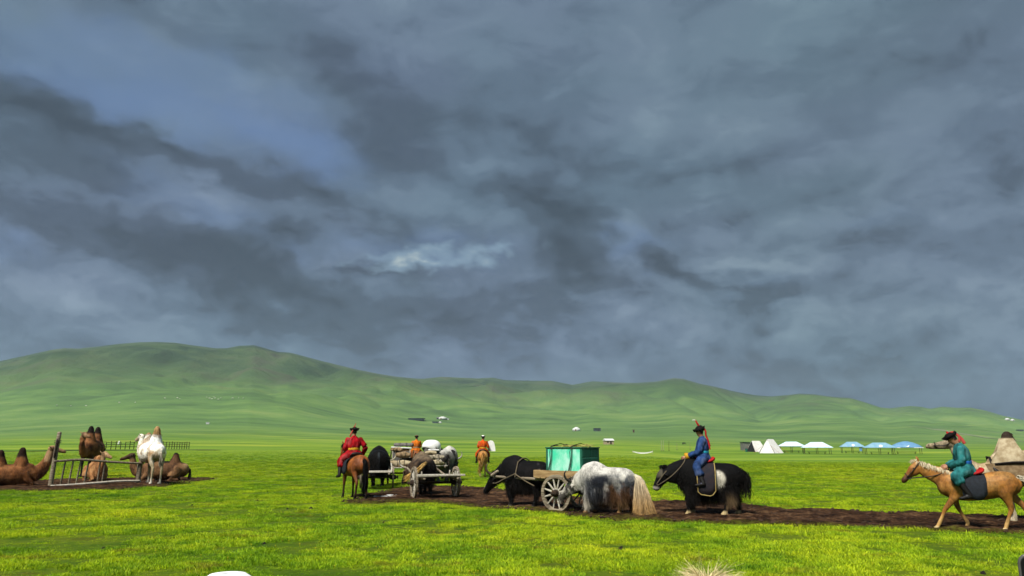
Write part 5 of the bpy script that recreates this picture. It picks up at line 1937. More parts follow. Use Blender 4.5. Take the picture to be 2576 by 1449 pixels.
bundle('brown folded blanket under the pale rolled felt', DM @ Vector((-.62, -.15, .80)), H_D, [(0, -.3, 0, .16, .05), (0, .3, 0, .16, .05)], M_FELT_TAN, 0)
t = thing('pole_bundle', 'thin dark poles leaning against the side of the loaded cart', 'poles', DM @ Vector((-.3, .66, 0)), H_D)
for (a, bb) in (((-.35, .14, .02), (.3, -.2, 1.65)), ((-.30, .22, .02), (.25, -.22, 1.50)), ((-.2, .18, .02), (.35, -.24, 1.35))):
    MB().cyl(a, bb, .022, .016, 8).build('pole', M_WOOD_DARK, t, True)

H_E = R(96)
wE = G(1127, 1212)
cE = fixz(wE + lf_of(H_E) * .66)
CART_E = base_cart('loaded cart with white domed cover and rolled felt', cE, H_E, planks=6, bed=(-.85, .75), z=.76, r=.52, track=.66, bw=.54, shaft=2.2, wheel_mat=M_WOOD_DARK)
EM = Matrix.LocRotScale(CART_E.location, CART_E.rotation_euler, None)
t = thing('felt_hood', 'grey felt hood with white domed cover on the loaded cart', 'cover', EM @ Vector((.10, .20, .80)), H_E)
V, F = [], []
for i in range(13):
    a = math.pi * i / 12
    for x in (-.45, .45):
        V.append((x, .36 * math.cos(a), .60 + .38 * math.sin(a)))
V += [(-.45, .36, 0), (.45, .36, 0), (-.45, -.36, 0), (.45, -.36, 0)]
F = [(2 * i, 2 * i + 1, 2 * i + 3, 2 * i + 2) for i in range(12)] + [(26, 27, 1, 0), (28, 24, 25, 29), tuple([26] + [2 * i for i in range(13)] + [28]), tuple([29] + [2 * i + 1 for i in range(12, -1, -1)] + [27])]
mesh_obj('hood', V, F, M_FELT, t)
V, F = [], []
for i in range(9):
    el_ = (math.pi / 2) * i / 8
    for j in range(18):
        a = 2 * math.pi * j / 18
        rr = .47 * math.cos(el_) ** .7 * (1 + .05 * math.sin(3 * a + 1))
        V.append((rr * math.cos(a) * 1.15, rr * math.sin(a),   .86 + .36 * math.sin(el_) - .10 * (i == 0) * (1 + math.sin(2 * a))))
F = [(i * 18 + j, i * 18 + (j + 1) % 18, (i + 1) * 18 + (j + 1) % 18, (i + 1) * 18 + j) for i in range(8) for j in range(18)]
o = mesh_obj('cover', V, F, M_WHITE, t, True)
m = o.modifiers.new('thick', 'SOLIDIFY')
m.thickness = .02
bundle('cream felt roll across the tail of the domed cart', EM @ Vector((-.72, .05, .93)), H_E, [(0, -.46, 0, .12, .12), (0, 0, 0, .14, .14), (0, .50, 0, .12, .12)], M_CREAM)
bundle('mottled fleece bundle above the cream felt roll', EM @ Vector((-.66, .0, 1.16)), H_E, [(0, -.42, 0, .15, .11), (0, 0, .02, .18, .13), (0, .46, 0, .15, .11)], mat_plain('mottled_fleece', A(214, 200, 172, 1.9), A(40, 32, 28), 9, .95, .5), 0)
bundle('crumpled pale fleece on the top of the domed cart', EM @ Vector((-.55, .18, 1.38)), H_E, [(0, -.22, 0, .12, .08), (0, .05, .03, .15, .10), (0, .30, 0, .11, .07)], M_CREAM, 0)
bundle('flat white board resting by the felt hood', EM @ Vector((-.40, .12, 1.52)), H_E, [(0, -.30, 0, .10, .03), (0, .22, 0, .10, .03)], M_WHITE, 0)
M_DARKSACK = mat_plain('dark_sacking', A(58, 50, 44), A(30, 26, 24), 9, .95, .5)
bundle('dark rolled rug tied on the right side of the domed cart', EM @ Vector((-.45, -.42, 1.05)), H_E, [(-.35, 0, 0, .12, .12), (0, 0, .02, .14, .13), (.4, 0, 0, .11, .11)], M_DARKSACK)
bundle('lumpy dark sack under the mottled fleece', EM @ Vector((-.30, .30, .98)), H_E, [(0, -.2, 0, .14, .12), (0, .05, .03, .18, .15), (0, .26, 0, .13, .1)], M_DARKSACK, 1)
bundle('tan bedroll lying on top of the chest cart load', DM @ Vector((-.25, .22, 1.55)), H_D, [(-.2, -.2, 0, .09, .09), (0, 0, .02, .11, .10), (.2, .25, 0, .09, .08)], M_FELT_TAN)
bundle('dark sack slumped behind the brown sack', DM @ Vector((-.30, -.35, 1.02)), H_D, [(0, -.15, 0, .13, .12), (0, .05, .03, .16, .15), (0, .2, 0, .12, .1)], M_DARKSACK, 1)
t = thing('tent_poles', 'pale wooden tent poles sticking out behind the domed cart', 'poles', EM @ Vector((-.5, -.25, .95)), H_E)
for k in range(6):
    MB().cyl((-.75 + random.uniform(-.1, .1), random.uniform(-.12, .12), random.uniform(0, .12)), (.8, random.uniform(-.15, .15), random.uniform(.1, .35)), .018, .016, 6).build('pole', M_WOOD_PALE, t, True)
t = thing('lattice_wall', 'folded brown lattice leaning on the chest cart', 'lattice', DM @ Vector((.10, -.52, .78)), H_D)
for k in range(7):
    x0 = -.45 + k * .13
    MB().bar((x0, 0, 0), (x0 + .22, -.04, .75), .03, .012).build('slat', M_WOOD_BROWN, t)
    MB().bar((x0 + .22, .03, 0), (x0, -.01, .75), .03, .012).build('slat', M_WOOD_BROWN, t)
YK6 = make_yak('dark yak seen from behind beside the domed cart', fixz(at(1106, 40.5)), H_E, 1.12, col_black, None, 'low', horns=(A(90, 80, 70), A(60, 52, 46)), tail=dict(pts=[(-.93, 0, .95), (-.95, 0, .7)], c0=A(24, 22, 24), c1=A(20, 18, 18)), tailn=120, skirt=.6)


def col_pinto(P, N):
    x, y, z = P.T
    n = fbm(P * 3 + 11, 4)
    c = arr(A(150, 146, 140), len(P))
    c = blend(c, A(226, 222, 212, 1.9), sstep(1.12, 1.24, z + (n - .5) * .4))
    c = blend(c, A(50, 46, 46), sstep(.55, .68, n))
    c = blend(c, A(36, 32, 32), sstep(.85, 1.0, x))
    return c


YK7 = make_yak('grey and white yak with pale horns right of the domed cart', fixz(at(1124, 38.5)), R(76), 1.18, col_pinto, None, 'low', horns=(A(210, 206, 190), A(180, 174, 156)), tail=dict(pts=[(-.93, 0, .95), (-.95, 0, .7), (-.9, 0, .5)], c0=A(180, 176, 168), c1=A(150, 140, 124)), tailn=150, skirt=.7)

# ================================================================== horses and riders seen from behind
def col_bay(P, N):
    x, y, z = P.T
    c = arr(A(160, 88, 38), len(P))
    c = blend(c, A(186, 108, 44), sstep(.45, .62, fbm(P * 4, 3)))
    c = blend(c, A(110, 58, 28), sstep(.5, .7, fbm(P * 3 + 4, 3)) * .6)
    c = blend(c, A(34, 24, 20), sstep(.56, .40, z) * .85)
    c = blend(c, A(22, 17, 16), sstep(.20, .12, z))
    c = blend(c, A(120, 78, 44), sstep(.80, .62, z) * (z > .5) * .5)
    return c


bay_loc = G(889, 1256)
HB = R(121)
HR2 = make_horse('bay horse with black tail standing under the red rider', bay_loc, HB, 1.12, col_bay, A(24, 18, 16), (A(18, 15, 15), A(14, 12, 12)),
                 [('f', 1, fore(knee=(.47, .15, .46), fet=(.46, .17, .13), hoof=(.49, .18, .03))), ('f', -1, fore()), ('h', 1, hind(hock=(-.66, .15, .50), fet=(-.60, .16, .14), hoof=(-.56, .16, .03))), ('h', -1, hind(hock=(-.70, .14, .50), fet=(-.68, .15, .14), hoof=(-.64, .15, .03)))],
                 tail_pts=[(-.90, 0, 1.08), (-.94, 0, .80), (-.93, .0, .50), (-.90, .02, .18)], tail_spread=(.06, .085), tailn=520, head=(1.02, 1.55, 1.34, 1.15))
make_saddle('dark saddle under the rider in the red robe', HR2, (.10, 0, 1.245), M_DARKBLUE, M_LEATHER, (.5, .5), hw=.30)
p, hat, inf = make_person('rider in long red robe and black hat seen from behind', xf(HR2, (.12, 0, 1.285)), HB, 1.10, A(190, 24, 34, 1.75), trousers=A(48, 54, 66), pose=dict(lean=.10, yaw=-.75, hl=(.34, .12, .16), hr=(.16, -.34, .02), er=(-.06, -.34, .24), knee=(.20, .34, -.16), ank=(.05, .42, -.58), toe=(.22, .44, -.64), hr_dir=(.5, 0, -1)), hat='brim', belt=M_YELLOW, robe_len=1.3)
T = inf['top']
q0 = T(-.06, .20)
ribbon(hat, [q0, q0 + Vector((-.07, .05, -.06)), q0 + Vector((-.11, .10, -.14)), q0 + Vector((-.12, .14, -.24))], .015, .03, M_PINK, ref=(1, 0, 0))
q0 = T(.0, .26)
ribbon(hat, [q0, q0 + Vector((.03, -.03, .04)), q0 + Vector((.06, -.06, .09)), q0 + Vector((.08, -.07, .12))], .018, .006, M_PINK, ref=(1, 0, 0), name='tassel')


def col_chestnut(P, N):
    z = P[:, 2]
    c = arr(A(206, 138, 62), len(P))
    c = blend(c, A(224, 164, 88), sstep(.45, .6, fbm(P * 4, 3)))
    c = blend(c, A(226, 196, 140), sstep(.35, .2, z))
    c = blend(c, A(40, 32, 28), sstep(.06, .03, z))
    return c


pal_loc = G(1214, 1199)
HR3 = make_horse('sandy horse with long flaxen tail walking away alone', pal_loc, R(93), 1.12, col_chestnut, A(226, 190, 120), (A(196, 136, 70), A(228, 188, 104)), [('f', 1, fore()), ('f', -1, fore(knee=(.55, .13, .46), fet=(.58, .12, .14), hoof=(.62, .12, .03))), ('h', 1, hind(hock=(-.60, .13, .5), fet=(-.50, .12, .14), hoof=(-.46, .12, .03))), ('h', -1, hind())],
                 tail_pts=[(-.92, .0, 1.06), (-.98, .03, .80), (-.98, .10, .50), (-.96, .20, .20)], tail_spread=(.07, .13), tailn=420, head=(1.02, 1.55, 1.34, 1.15))
ORANGE = A(236, 96, 26, 1.8)
RD3 = dict(lean=.04, yaw=-1.0, hl=(.34, .1, .2), hr=(.26, -.30, .28), er=(.02, -.30, .22), hr_dir=(.8, -.5, .3))
p, hat, inf = make_person('rider in orange robe and dark cap on the sandy horse', xf(HR3, (.08, 0, 1.27)), R(93), 1.06, ORANGE, pose=RD3, hat='cap', belt=M_YELLOW, hat_mat=M_WHITE, robe_len=1.0)
make_saddle('plain dark saddle on the sandy horse walking away', HR3, (.06, 0, 1.24), M_LEATHER, M_LEATHER, (.44, .44), hw=.30)
hp = xf(p, (.36, -.42, .30))
t = thing('white_board', 'white rounded panel held at the right side of the orange rider', 'panel', hp, R(93))
V, F = [], []
prof = [(-.16, -.30), (.05, -.33), (.30, -.32), (.28, -.10), (.22, .16), (.14, .27), (0, .30), (-.12, .25), (-.18, .10), (-.14, -.1)]
for x in (-.012, .012):
    V += [(x, -(a) , z_) for (a, z_) in prof]
n = len(prof)
F = [tuple(range(n)), tuple(range(2 * n - 1, n - 1, -1))] + [(i, (i + 1) % n, (i + 1) % n + n, i + n) for i in range(n)]
mesh_obj('sheet', V, F, M_WHITE, t)

or2 = fixz(at(1047, 45.0))
HR4 = make_horse('brown horse half hidden behind the loaded carts', or2, R(96), 1.12, col_bay, A(60, 36, 22), (A(70, 40, 24), A(50, 30, 20)), [('f', 1, fore()), ('f', -1, fore()), ('h', 1, hind()), ('h', -1, hind())], head=(1.02, 1.55, 1.34, 1.15), tailn=200)
p, hat, inf = make_person('rider in orange robe and brown cap behind the loaded carts', xf(HR4, (.08, 0, 1.27)), R(96), 1.06, A(240, 128, 30, 1.8), pose=dict(lean=.03, yaw=-.9), hat='cap', belt=M_FELT_TAN, hat_mat=M_WOOD_BROWN)

# ================================================================== camels
def camel_cols(base, light, dark, tip, head_c, leg_c):
    def f(P, N, dz=0.0):
        x, y, z = P[:, 0], P[:, 1], P[:, 2] - dz
        n = fbm(P * 3.5, 4)
        c = arr(base, len(P))
        c = blend(c, light, sstep(.48, .62, n) * .8)
        c = blend(c, dark, sstep(.50, .36, n) * .7)
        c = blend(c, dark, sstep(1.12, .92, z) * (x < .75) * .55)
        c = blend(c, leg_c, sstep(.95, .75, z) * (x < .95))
        c = blend(c, tip, sstep(1.90, 2.02, z) * (x < .8))
        c = blend(c, head_c, (x > 1.15) * sstep(1.72, 1.82, z))
        return c
    return f


f1 = camel_cols(A(136, 86, 48), A(164, 110, 68), A(92, 54, 32), A(50, 30, 22), A(200, 160, 118), A(56, 34, 24))
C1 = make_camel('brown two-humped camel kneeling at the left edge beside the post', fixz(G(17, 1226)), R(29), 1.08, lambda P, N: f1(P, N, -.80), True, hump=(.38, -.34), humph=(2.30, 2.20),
                neck=[(.58, 0, .56, .27, .37), (.86, 0, .52, .23, .33), (1.06, 0, .64, .18, .27), (1.20, 0, .88, .145, .20), (1.28, 0, 1.12, .12, .16), (1.32, 0, 1.36, .10, .13)],
                head=[(1.28, 0, 1.46, .09, .095), (1.39, 0, 1.49, .11, .122), (1.54, 0, 1.46, .092, .106), (1.70, 0, 1.40, .074, .084), (1.80, 0, 1.37, .072, .076), (1.85, 0, 1.35, .05, .05)], tailc=(.05, .03, .015))
f2 = camel_cols(A(122, 80, 50), A(160, 108, 66), A(72, 44, 30), A(34, 22, 18), A(168, 132, 100), A(26, 19, 18))
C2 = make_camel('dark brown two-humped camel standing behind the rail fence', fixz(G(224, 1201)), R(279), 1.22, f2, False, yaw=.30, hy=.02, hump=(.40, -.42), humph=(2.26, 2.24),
                neck=[(.62, 0, 1.30, .24, .32), (.86, 0, 1.15, .17, .25), (1.06, .0, 1.14, .13, .19), (1.20, .0, 1.36, .11, .15), (1.24, .0, 1.62, .095, .13), (1.24, .02, 1.82, .088, .115)],
                head=[(1.18, .0, 1.88, .085, .09), (1.27, .06, 1.90, .105, .118), (1.38, .16, 1.88, .085, .10), (1.46, .28, 1.84, .066, .072), (1.50, .36, 1.82, .066, .068), (1.52, .41, 1.80, .045, .045)])
f3 = camel_cols(A(178, 124, 76), A(204, 154, 104), A(120, 76, 44), A(110, 70, 44), A(206, 168, 124), A(150, 104, 66))
C3 = make_camel('young tan camel kneeling behind the slatted rail fence', fixz(G(240, 1212)), R(-54), 1.12, lambda P, N: f3(P, N, -.80), True, hump=(.36, -.34), humph=(1.90, 1.86), yaw=.22, hy=.02)
f4 = camel_cols(A(240, 232, 214, 1.35), A(246, 242, 230, 1.25), A(186, 150, 104, 1.9), A(206, 164, 112), A(226, 206, 170), A(204, 186, 150))


def f4b(P, N):
    c = f4(P, N)
    x, y, z = P.T
    c = blend(c, A(250, 247, 240, 1.1), sstep(1.35, 1.5, z) * (x < .3) * (z < 1.95))  # back painted whiter, its bright highlight put into the coat colour
    c = blend(c, A(190, 148, 96), sstep(.52, .64, fbm(P * 4 + 9, 4)) * .7 * (z > .8))
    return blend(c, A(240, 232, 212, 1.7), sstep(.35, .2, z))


C4 = make_camel('white camel standing with its back turned by the fence end', fixz(G(373, 1219.5)), R(136), 1.13, f4b, False, hump=(.46, -.36), humph=(2.02, 2.26), yaw=.10, hy=.06, tail_pts=[(-1.05, .02, 1.22), (-1.08, .03, .95), (-1.05, .03, .72)], tailc=A(226, 214, 190),
                neck=[(.62, 0, 1.30, .26, .34), (.84, 0, 1.26, .20, .28), (.98, .03, 1.34, .16, .22), (1.02, .04, 1.50, .14, .18), (1.02, .05, 1.66, .12, .15), (1.00, .06, 1.80, .10, .13)],
                head=[(.95, .06, 1.86, .10, .105), (1.06, .07, 1.88, .12, .13), (1.19, .09, 1.85, .10, .11), (1.32, .11, 1.80, .08, .085), (1.40, .12, 1.77, .078, .08), (1.44, .13, 1.75, .055, .055)])
f5 = camel_cols(A(132, 96, 64), A(158, 118, 80), A(92, 62, 42), A(20, 15, 14), A(96, 76, 56), A(120, 88, 60))


def f5b(P, N):
    c = f5(P, N, -.80)
    c = blend(c, A(196, 160, 116), sstep(-.62, -.9, P[:, 0]) * sstep(.45, .7, P[:, 2]))
    return blend(c, A(24, 18, 16), sstep(.72, .80, P[:, 2]) * (np.abs(N[:, 1]) < .5) * (P[:, 0] < .4) * .9)


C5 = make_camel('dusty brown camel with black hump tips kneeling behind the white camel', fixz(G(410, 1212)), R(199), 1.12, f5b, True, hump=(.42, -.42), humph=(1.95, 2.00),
                neck=[(.62, 0, .52, .24, .32), (.88, 0, .40, .17, .24), (1.10, 0, .44, .13, .19), (1.24, 0, .66, .11, .15), (1.28, 0, .88, .095, .13), (1.30, 0, 1.02, .088, .115)],
                head=[(1.24, 0, 1.09, .085, .09), (1.34, 0, 1.12, .105, .118), (1.48, 0, 1.09, .085, .10), (1.63, 0, 1.02, .066, .072), (1.73, 0, .99, .066, .068), (1.78, 0, .97, .045, .045)], tailc=A(30, 22, 18))
f6 = camel_cols(A(186, 164, 126), A(214, 196, 162, 1.9), A(130, 106, 78), A(70, 56, 46), A(190, 172, 142), A(206, 190, 160))
C6 = make_camel('pale pack camel walking behind the palomino horse', fixz(G(2620, 1318)), R(152), .98, f6, False, hump=(.46, -.42), humph=(2.10, 2.08),
                neck=[(.62, 0, 1.30, .24, .32), (.90, 0, 1.16, .17, .25), (1.18, 0, 1.20, .13, .19), (1.42, 0, 1.42, .11, .15), (1.54, 0, 1.62, .095, .13), (1.58, 0, 1.74, .088, .115)],
                head=[(1.54, 0, 1.82, .09, .10), (1.66, 0, 1.85, .11, .125), (1.84, 0, 1.83, .09, .10), (2.02, 0, 1.80, .07, .078), (2.14, 0, 1.79, .07, .072), (2.20, 0, 1.78, .05, .05)],
                legs=[cfore(1, (.64, .17, .70), (.52, .17)), cfore(-1), chind(1), chind(-1, (-.5, .2, .98), (-.62, .17, .64), (-.42, .17))])
b = MB()
for s in (-1, 1):
    rope(b, [(2.04, s * .075, 1.80), (1.80, s * .11, 1.80), (1.60, s * .10, 1.92)], .012)
rope(b, [(2.0, .078, 1.80), (2.02, 0, 1.88), (2.0, -.078, 1.80), (1.98, 0, 1.72), (2.0, .078, 1.80)], .012)
b.build('halter', M_LEATHER, C6, True)
# pack saddle: pads either side of the front hump, straps round the body
t = thing('pack_saddle', 'felt pack saddle with brown straps on the pale camel', 'pack saddle', C6.location, C6.rotation_euler[2])
for s in (-1, 1):
    V, F = [], []
    prof = [(.88, 1.36), (.72, 1.62), (.60, 1.93), (.34, 1.93), (.20, 1.62), (.04, 1.38), (.25, 1.10), (.66, 1.08)]
    cx, cz = .46, 1.5
    for (k, off) in ((1.0, .0), (1.0, .05), (.9, .075)):
        for (x, z_) in prof:
            xx, zz = cx + (x - cx) * k, cz + (z_ - cz) * k
            hw = .42 * math.sqrt(max(.05, 1 - ((zz - 1.27) / .46) ** 2)) if zz < 1.55 else .31 - (zz - 1.55) * .50
            V.append((xx, s * (max(hw, .07) + off), zz))
    n = len(prof)
    for r_ in range(2):
        for i in range(n):
            F.append((r_ * n + i, r_ * n + (i + 1) % n, (r_ + 1) * n + (i + 1) % n, (r_ + 1) * n + i))
    F.append(tuple(range(2 * n, 3 * n)))
    F.append(tuple(range(n - 1, -1, -1)))
    mesh_obj('pad', V, F, M_CREAM, t, True)
    V2 = [(x, s * (.50 + .02 * math.sin(x * 9)), z_) for (x, z_) in ((1.00, 1.34), (.20, 1.42), (-.70, 1.40), (-.72, 1.16), (.1, 1.08), (.62, 1.00), (.9, 1.12))]
    V3 = [(v[0], v[1] + s * .06, v[2]) for v in V2]
    k = len(V2)
    mesh_obj('skirt', V2 + V3, [tuple(range(k)), tuple(range(2 * k - 1, k - 1, -1))] + [(i, (i + 1) % k, (i + 1) % k + k, i + k) for i in range(k)], M_FELT_TAN, t)
    for pts in ([(.88, s * .30, 1.50), (.82, s * .56, 1.25), (.64, s * .59, 1.05), (.45, s * .46, .90)], [(.02, s * .25, 1.75), (0, s * .585, 1.40), (.02, s * .585, 1.16), (.05, s * .42, .92)], [(.80, s * .575, 1.33), (.3, s * .60, 1.38), (-.6, s * .585, 1.34)]):
        MB().loft([(*q, .010, .034) for q in pts], 8, 4, (.9, .1, .3)).build('strap', M_LEATHER, t, True)
    MB().box((.0, s * .63, 1.46), (.12, .09, .20), bev=.02).build('block', M_WOOD_BROWN, t)

# ================================================================== rail fence by the camels
fA, fB = G(126, 1226), G(346, 1219)
t = thing('rail_fence', 'rough slatted rail fence with tall leaning post', 'fence', fA, 0)
dv = fB - fA
u = Vector((dv.x, dv.y, 0)).normalized()
nrm = Vector((-u.y, u.x, 0))
W_ = lambda a, z_, off=0.0: tuple(u * a + nrm * off + Vector((0, 0, z_)))
Lf = dv.length
MB().loft([(*W_(0, -.15), .10, .10), (*W_(.02, .6), .095, .095), (*W_(.05, 1.3), .088, .088), (*W_(.10, 2.28), .082, .082)], 12, 3, (1, 0, 0)).build('post', M_WOOD, t, True)
MB().loft([(*W_(-.01, 1.25, -.12), .045, .045), (*W_(.03, 1.98, -.13), .042, .042)], 8, 2, (1, 0, 0)).build('brace', M_WOOD_DARK, t, True)
for z_ in (1.86, 1.94):
    pts = [(W_(.07 + .14 * math.cos(a), z_ + .01 * math.sin(2 * a), -.05 + .15 * math.sin(a))) for a in np.linspace(0, 2 * math.pi, 13)]
    rope(MB(), pts, .010, 2).build('wire', M_IRON, t, True)
MB().loft([(*W_(Lf, -.1), .10, .10), (*W_(Lf, .95), .095, .095)], 12, 2, (1, 0, 0)).build('post', M_WOOD, t, True)
MB().loft([(*W_(.02, 1.08, -.1), .05, .05), (*W_(Lf * .3, 1.13, -.1), .055, .055), (*W_(Lf * .65, 1.02, -.1), .052, .052), (*W_(Lf + .12, .93, -.1), .045, .045)], 10, 5, (0, 0, 1)).build('rail', M_WOOD, t, True)
MB().loft([(*W_(.0, .05, -.12), .045, .05), (*W_(Lf * .35, .10, -.14), .05, .052), (*W_(Lf * .75, .17, -.12), .048, .05), (*W_(Lf + .05, .16, -.1), .04, .042)], 10, 5, (0, 0, 1)).build('rail', M_WOOD_PALE, t, True)
for k, (a, ln_) in enumerate(((.36, .09), (.66, .09), (.95, .09), (1.26, .10), (1.78, .04), (1.97, .05))):
    MB().loft([(*W_(a, .08, -.06), .045, .03), (*W_(a + ln_ * .5, .6, -.06), .048, .03), (*W_(a + ln_, 1.10, -.06), .045, .028)], 8, 2, (1, 0, 0)).build('slat', M_WOOD, t, True)


# ================================================================== the camp and farmsteads beyond
def size_at(p, wv):
    """metres that wv picture units span at this place"""
    return wv * math.hypot(p.x, p.y) / FV * 1.0


M_FAR_WHITE = mat_plain('far_white', (.52, .53, .52), (.44, .45, .44), 1.0, .9, .1)
M_CANOPY_PALE = mat_plain('pale_canopy', (0.56, 0.68, 0.74), (0.40, 0.58, 0.70), 1.1, .6, .1)
M_CANOPY_BLUE = mat_plain('blue_canopy', A(156, 198, 220, 1.75), A(128, 180, 212, 1.75), .9, .6, .1)
M_CANOPY_DEEP = mat_plain('deep_blue_canopy', A(124, 174, 214, 1.75), A(104, 156, 204, 1.75), .9, .6, .1)
M_TENT = mat_plain('tent_canvas', (0.72, 0.70, 0.68), (0.60, 0.58, 0.56), 1.2, .9, .1)
M_DARK = mat_plain('shadowed_cloth', A(40, 36, 40), A(24, 22, 26), 3, .9, .1)
M_ORANGE = mat_plain('orange_trim', A(220, 120, 60), A(190, 90, 40), 4, .8, .1)
M_BOARD_GREY = mat_plain('grey_boards', A(150, 150, 142), A(110, 110, 104), 3, .9, .2)
M_SLATE = mat_plain('blue_grey_sheet', A(78, 96, 98), A(58, 74, 78), 2, .8, .1)
M_RUST = mat_plain('rusty_brown', A(110, 60, 44), A(70, 40, 32), 3, .9, .1)


def pavilion(label, vx, vy, wv, hv, ev, roof, dome=False, posts=6, flap=False, emblem=True):
    p = G(vx, vy)
    w, h, e = size_at(p, wv), size_at(p, hv), size_at(p, ev)
    t = thing('pavilion', label, 'pavilion', p, math.atan2(p.y, p.x) - math.pi / 2 + R(6), 1.0, 'canopy pavilions in a row beyond the meadow')
    d = w * .62
    if dome:
        ring = [(w / 2 * math.cos(a), d / 2 * math.sin(a)) for a in np.linspace(0, 2 * math.pi, 17)[:-1]]
        V = []
        for k, zz in ((1.0, e), (.78, e + (h - e) * .42), (.45, e + (h - e) * .80), (.12, h)):
            V += [(x * k, y * k, zz) for x, y in ring]
        F = [(i * 16 + j, i * 16 + (j + 1) % 16, (i + 1) * 16 + (j + 1) % 16, (i + 1) * 16 + j) for i in range(3) for j in range(16)] + [tuple(range(48, 64))]
    else:
        r_ = w * .19
        V = [(-w / 2, -d / 2, e), (w / 2, -d / 2, e), (w / 2, d / 2, e), (-w / 2, d / 2, e), (-w * .30, -d * .28, e + (h - e) * .62), (w * .30, -d * .28, e + (h - e) * .62), (w * .30, d * .28, e + (h - e) * .62), (-w * .30, d * .28, e + (h - e) * .62),
             (-r_, -d * .1, h), (r_, -d * .1, h), (r_, d * .1, h), (-r_, d * .1, h)]
        F = [(i + 4 * k, (i + 1) % 4 + 4 * k, (i + 1) % 4 + 4 * k + 4, i + 4 * k + 4) for k in range(2) for i in range(4)] + [(8, 9, 10, 11)]
    o = mesh_obj('canopy', V, F, roof, t)
    m = o.modifiers.new('thick', 'SOLIDIFY')
    m.thickness = .04
    b = MB()
    pw = .13
    for i in range(posts // 2):
        for s in (-1, 1):
            x = -w * .42 + w * .84 * i / (posts // 2 - 1)
            MB().box((x, s * d * .40, (e + .15) / 2), (pw, pw, e + .15)).build('post', M_WOOD_DARK, t)
    MB().box((0, -d * .44, e * .96), (w * .96, .05, .14)).build('valance', M_WHITE, t)
    if emblem:
        V = [(w * .055 * math.cos(a) + w * .02, -d * .40 + .16 * 0, e + (h - e) * .30 + (h - e) * .22 * math.sin(a)) for a in np.linspace(0, 2 * math.pi, 13)[:-1]]
        V = [(x, -d * .5 + (zz - e) / ((h - e) * .62) * d * .22 - .05, zz + .05) for (x, y, zz) in V]
        mesh_obj('emblem', V, [tuple(range(12))], M_WHITE, t)
    if flap:
        MB().box((w * .30, -d * .42, e * .62), (w * .10, .05, e * .6)).build('hanging_cloth', M_CANOPY_DEEP, t)
    return t, p, w, d


def bench(label, p, rz, w, h=.75, mat=None, group=None):
    t = thing('table', label, 'table', p, rz)
    MB().box((0, 0, h), (w, .7, .06)).build('top', mat or M_WOOD_DARK, t)
    for s in (-1, 1):
        MB().box((s * w * .42, 0, h / 2), (.10, .5, h)).build('leg', M_WOOD_DARK, t)
        MB().box((0, s * .75, .42), (w * .96, .26, .05)).build('seat', M_WOOD_DARK, t)
        for k in (-1, 1):
            MB().box((k * w * .4, s * .75, .20), (.07, .2, .40)).build('leg', M_WOOD_DARK, t)
    return t


for i, (nm, vx, vy, wv, hv, ev, roof, dome, flap, em, bl) in enumerate((
        ('pale canopy pavilion right beside the white tents', 1992, 1139, 60, 25, 15, M_CANOPY_PALE, False, False, False, 'dark table under the pavilion beside the white tents'),
        ('pale blue pavilion with round emblem, second from the tents', 2056, 1142, 66, 26.5, 14.5, M_CANOPY_PALE, False, False, True, 'dark table under the second pavilion from the tents'),
        ('small blue pavilion with cloth hanging from its eave', 2145, 1140, 52, 25, 14, M_CANOPY_BLUE, False, True, True, 'dark table under the middle pavilion with hanging cloth'),
        ('blue pavilion with white emblem left of the domed one', 2214, 1143, 66, 25.5, 14.5, M_CANOPY_BLUE, False, False, True, 'dark table under the pavilion left of the domed one'),
        ('deep blue domed pavilion at the right end of the row', 2281, 1142, 66, 27, 14, M_CANOPY_DEEP, True, False, True, 'dark table under the domed pavilion'))):
    t, p, w, d = pavilion(nm, vx, vy, wv, hv, ev, roof, dome, 6 if not dome else 4, flap, em)
    bench(bl, p + Vector((0, .1, 0)), t.rotation_euler[2], w * .62)

# ridge tents
def ridge_tent(label, vx, vy, wv, hv, turn, mat, trim, depth=1.0, porch=False):
    p = G(vx, vy)
    w, h = size_at(p, wv), size_at(p, hv)
    t = thing('tent', label, 'tent', p, math.atan2(p.y, p.x) - math.pi / 2 + turn)
    L_ = w * .42 * depth
    V = [(-L_, -w * .30, 0), (L_, -w * .30, 0), (L_, w * .30, 0), (-L_, w * .30, 0), (-L_ * .72, 0, h), (L_ * .72, 0, h), (-L_ * .9, -w * .13, h * .55), (L_ * .9, -w * .13, h * .55), (-L_ * .9, w * .13, h * .55), (L_ * .9, w * .13, h * .55)]
    F = [(0, 1, 7, 6), (6, 7, 5, 4), (2, 3, 8, 9), (9, 8, 4, 5), (1, 2, 9, 7), (7, 9, 5)]
    o = mesh_obj('canvas', V, F, mat, t)
    m = o.modifiers.new('thick', 'SOLIDIFY')
    m.thickness = .03
    mesh_obj('door_sheet', [(-L_ * .985, -w * .27, .0), (-L_ * .985, w * .27, .0), (-L_ * .86, w * .11, h * .56), (-L_ * .70, 0, h * .97), (-L_ * .86, -w * .11, h * .56)], [(0, 1, 2, 3, 4)], M_DARK if trim is None else trim, t)  # without trim, a dark sheet painted as the shade inside the open doorway
    MB().cyl((-L_ * .74, 0, 0), (-L_ * .72, 0, h * 1.06), .05, .05, 6).build('pole', M_WOOD_DARK, t)
    MB().cyl((L_ * .74, 0, 0), (L_ * .72, 0, h * 1.06), .05, .05, 6).build('pole', M_WOOD_DARK, t)
    for s in (-1, 1):
        rope(MB(), [(-L_ * .9, s * w * .14, h * .55), (-L_ * 1.1, s * w * .46, .0)], .03, 1).build('guy_rope', M_ORANGE, t)
        rope(MB(), [(L_ * .9, s * w * .14, h * .55), (L_ * 1.1, s * w * .46, .0)], .03, 1).build('guy_rope', M_ORANGE, t)
    return t


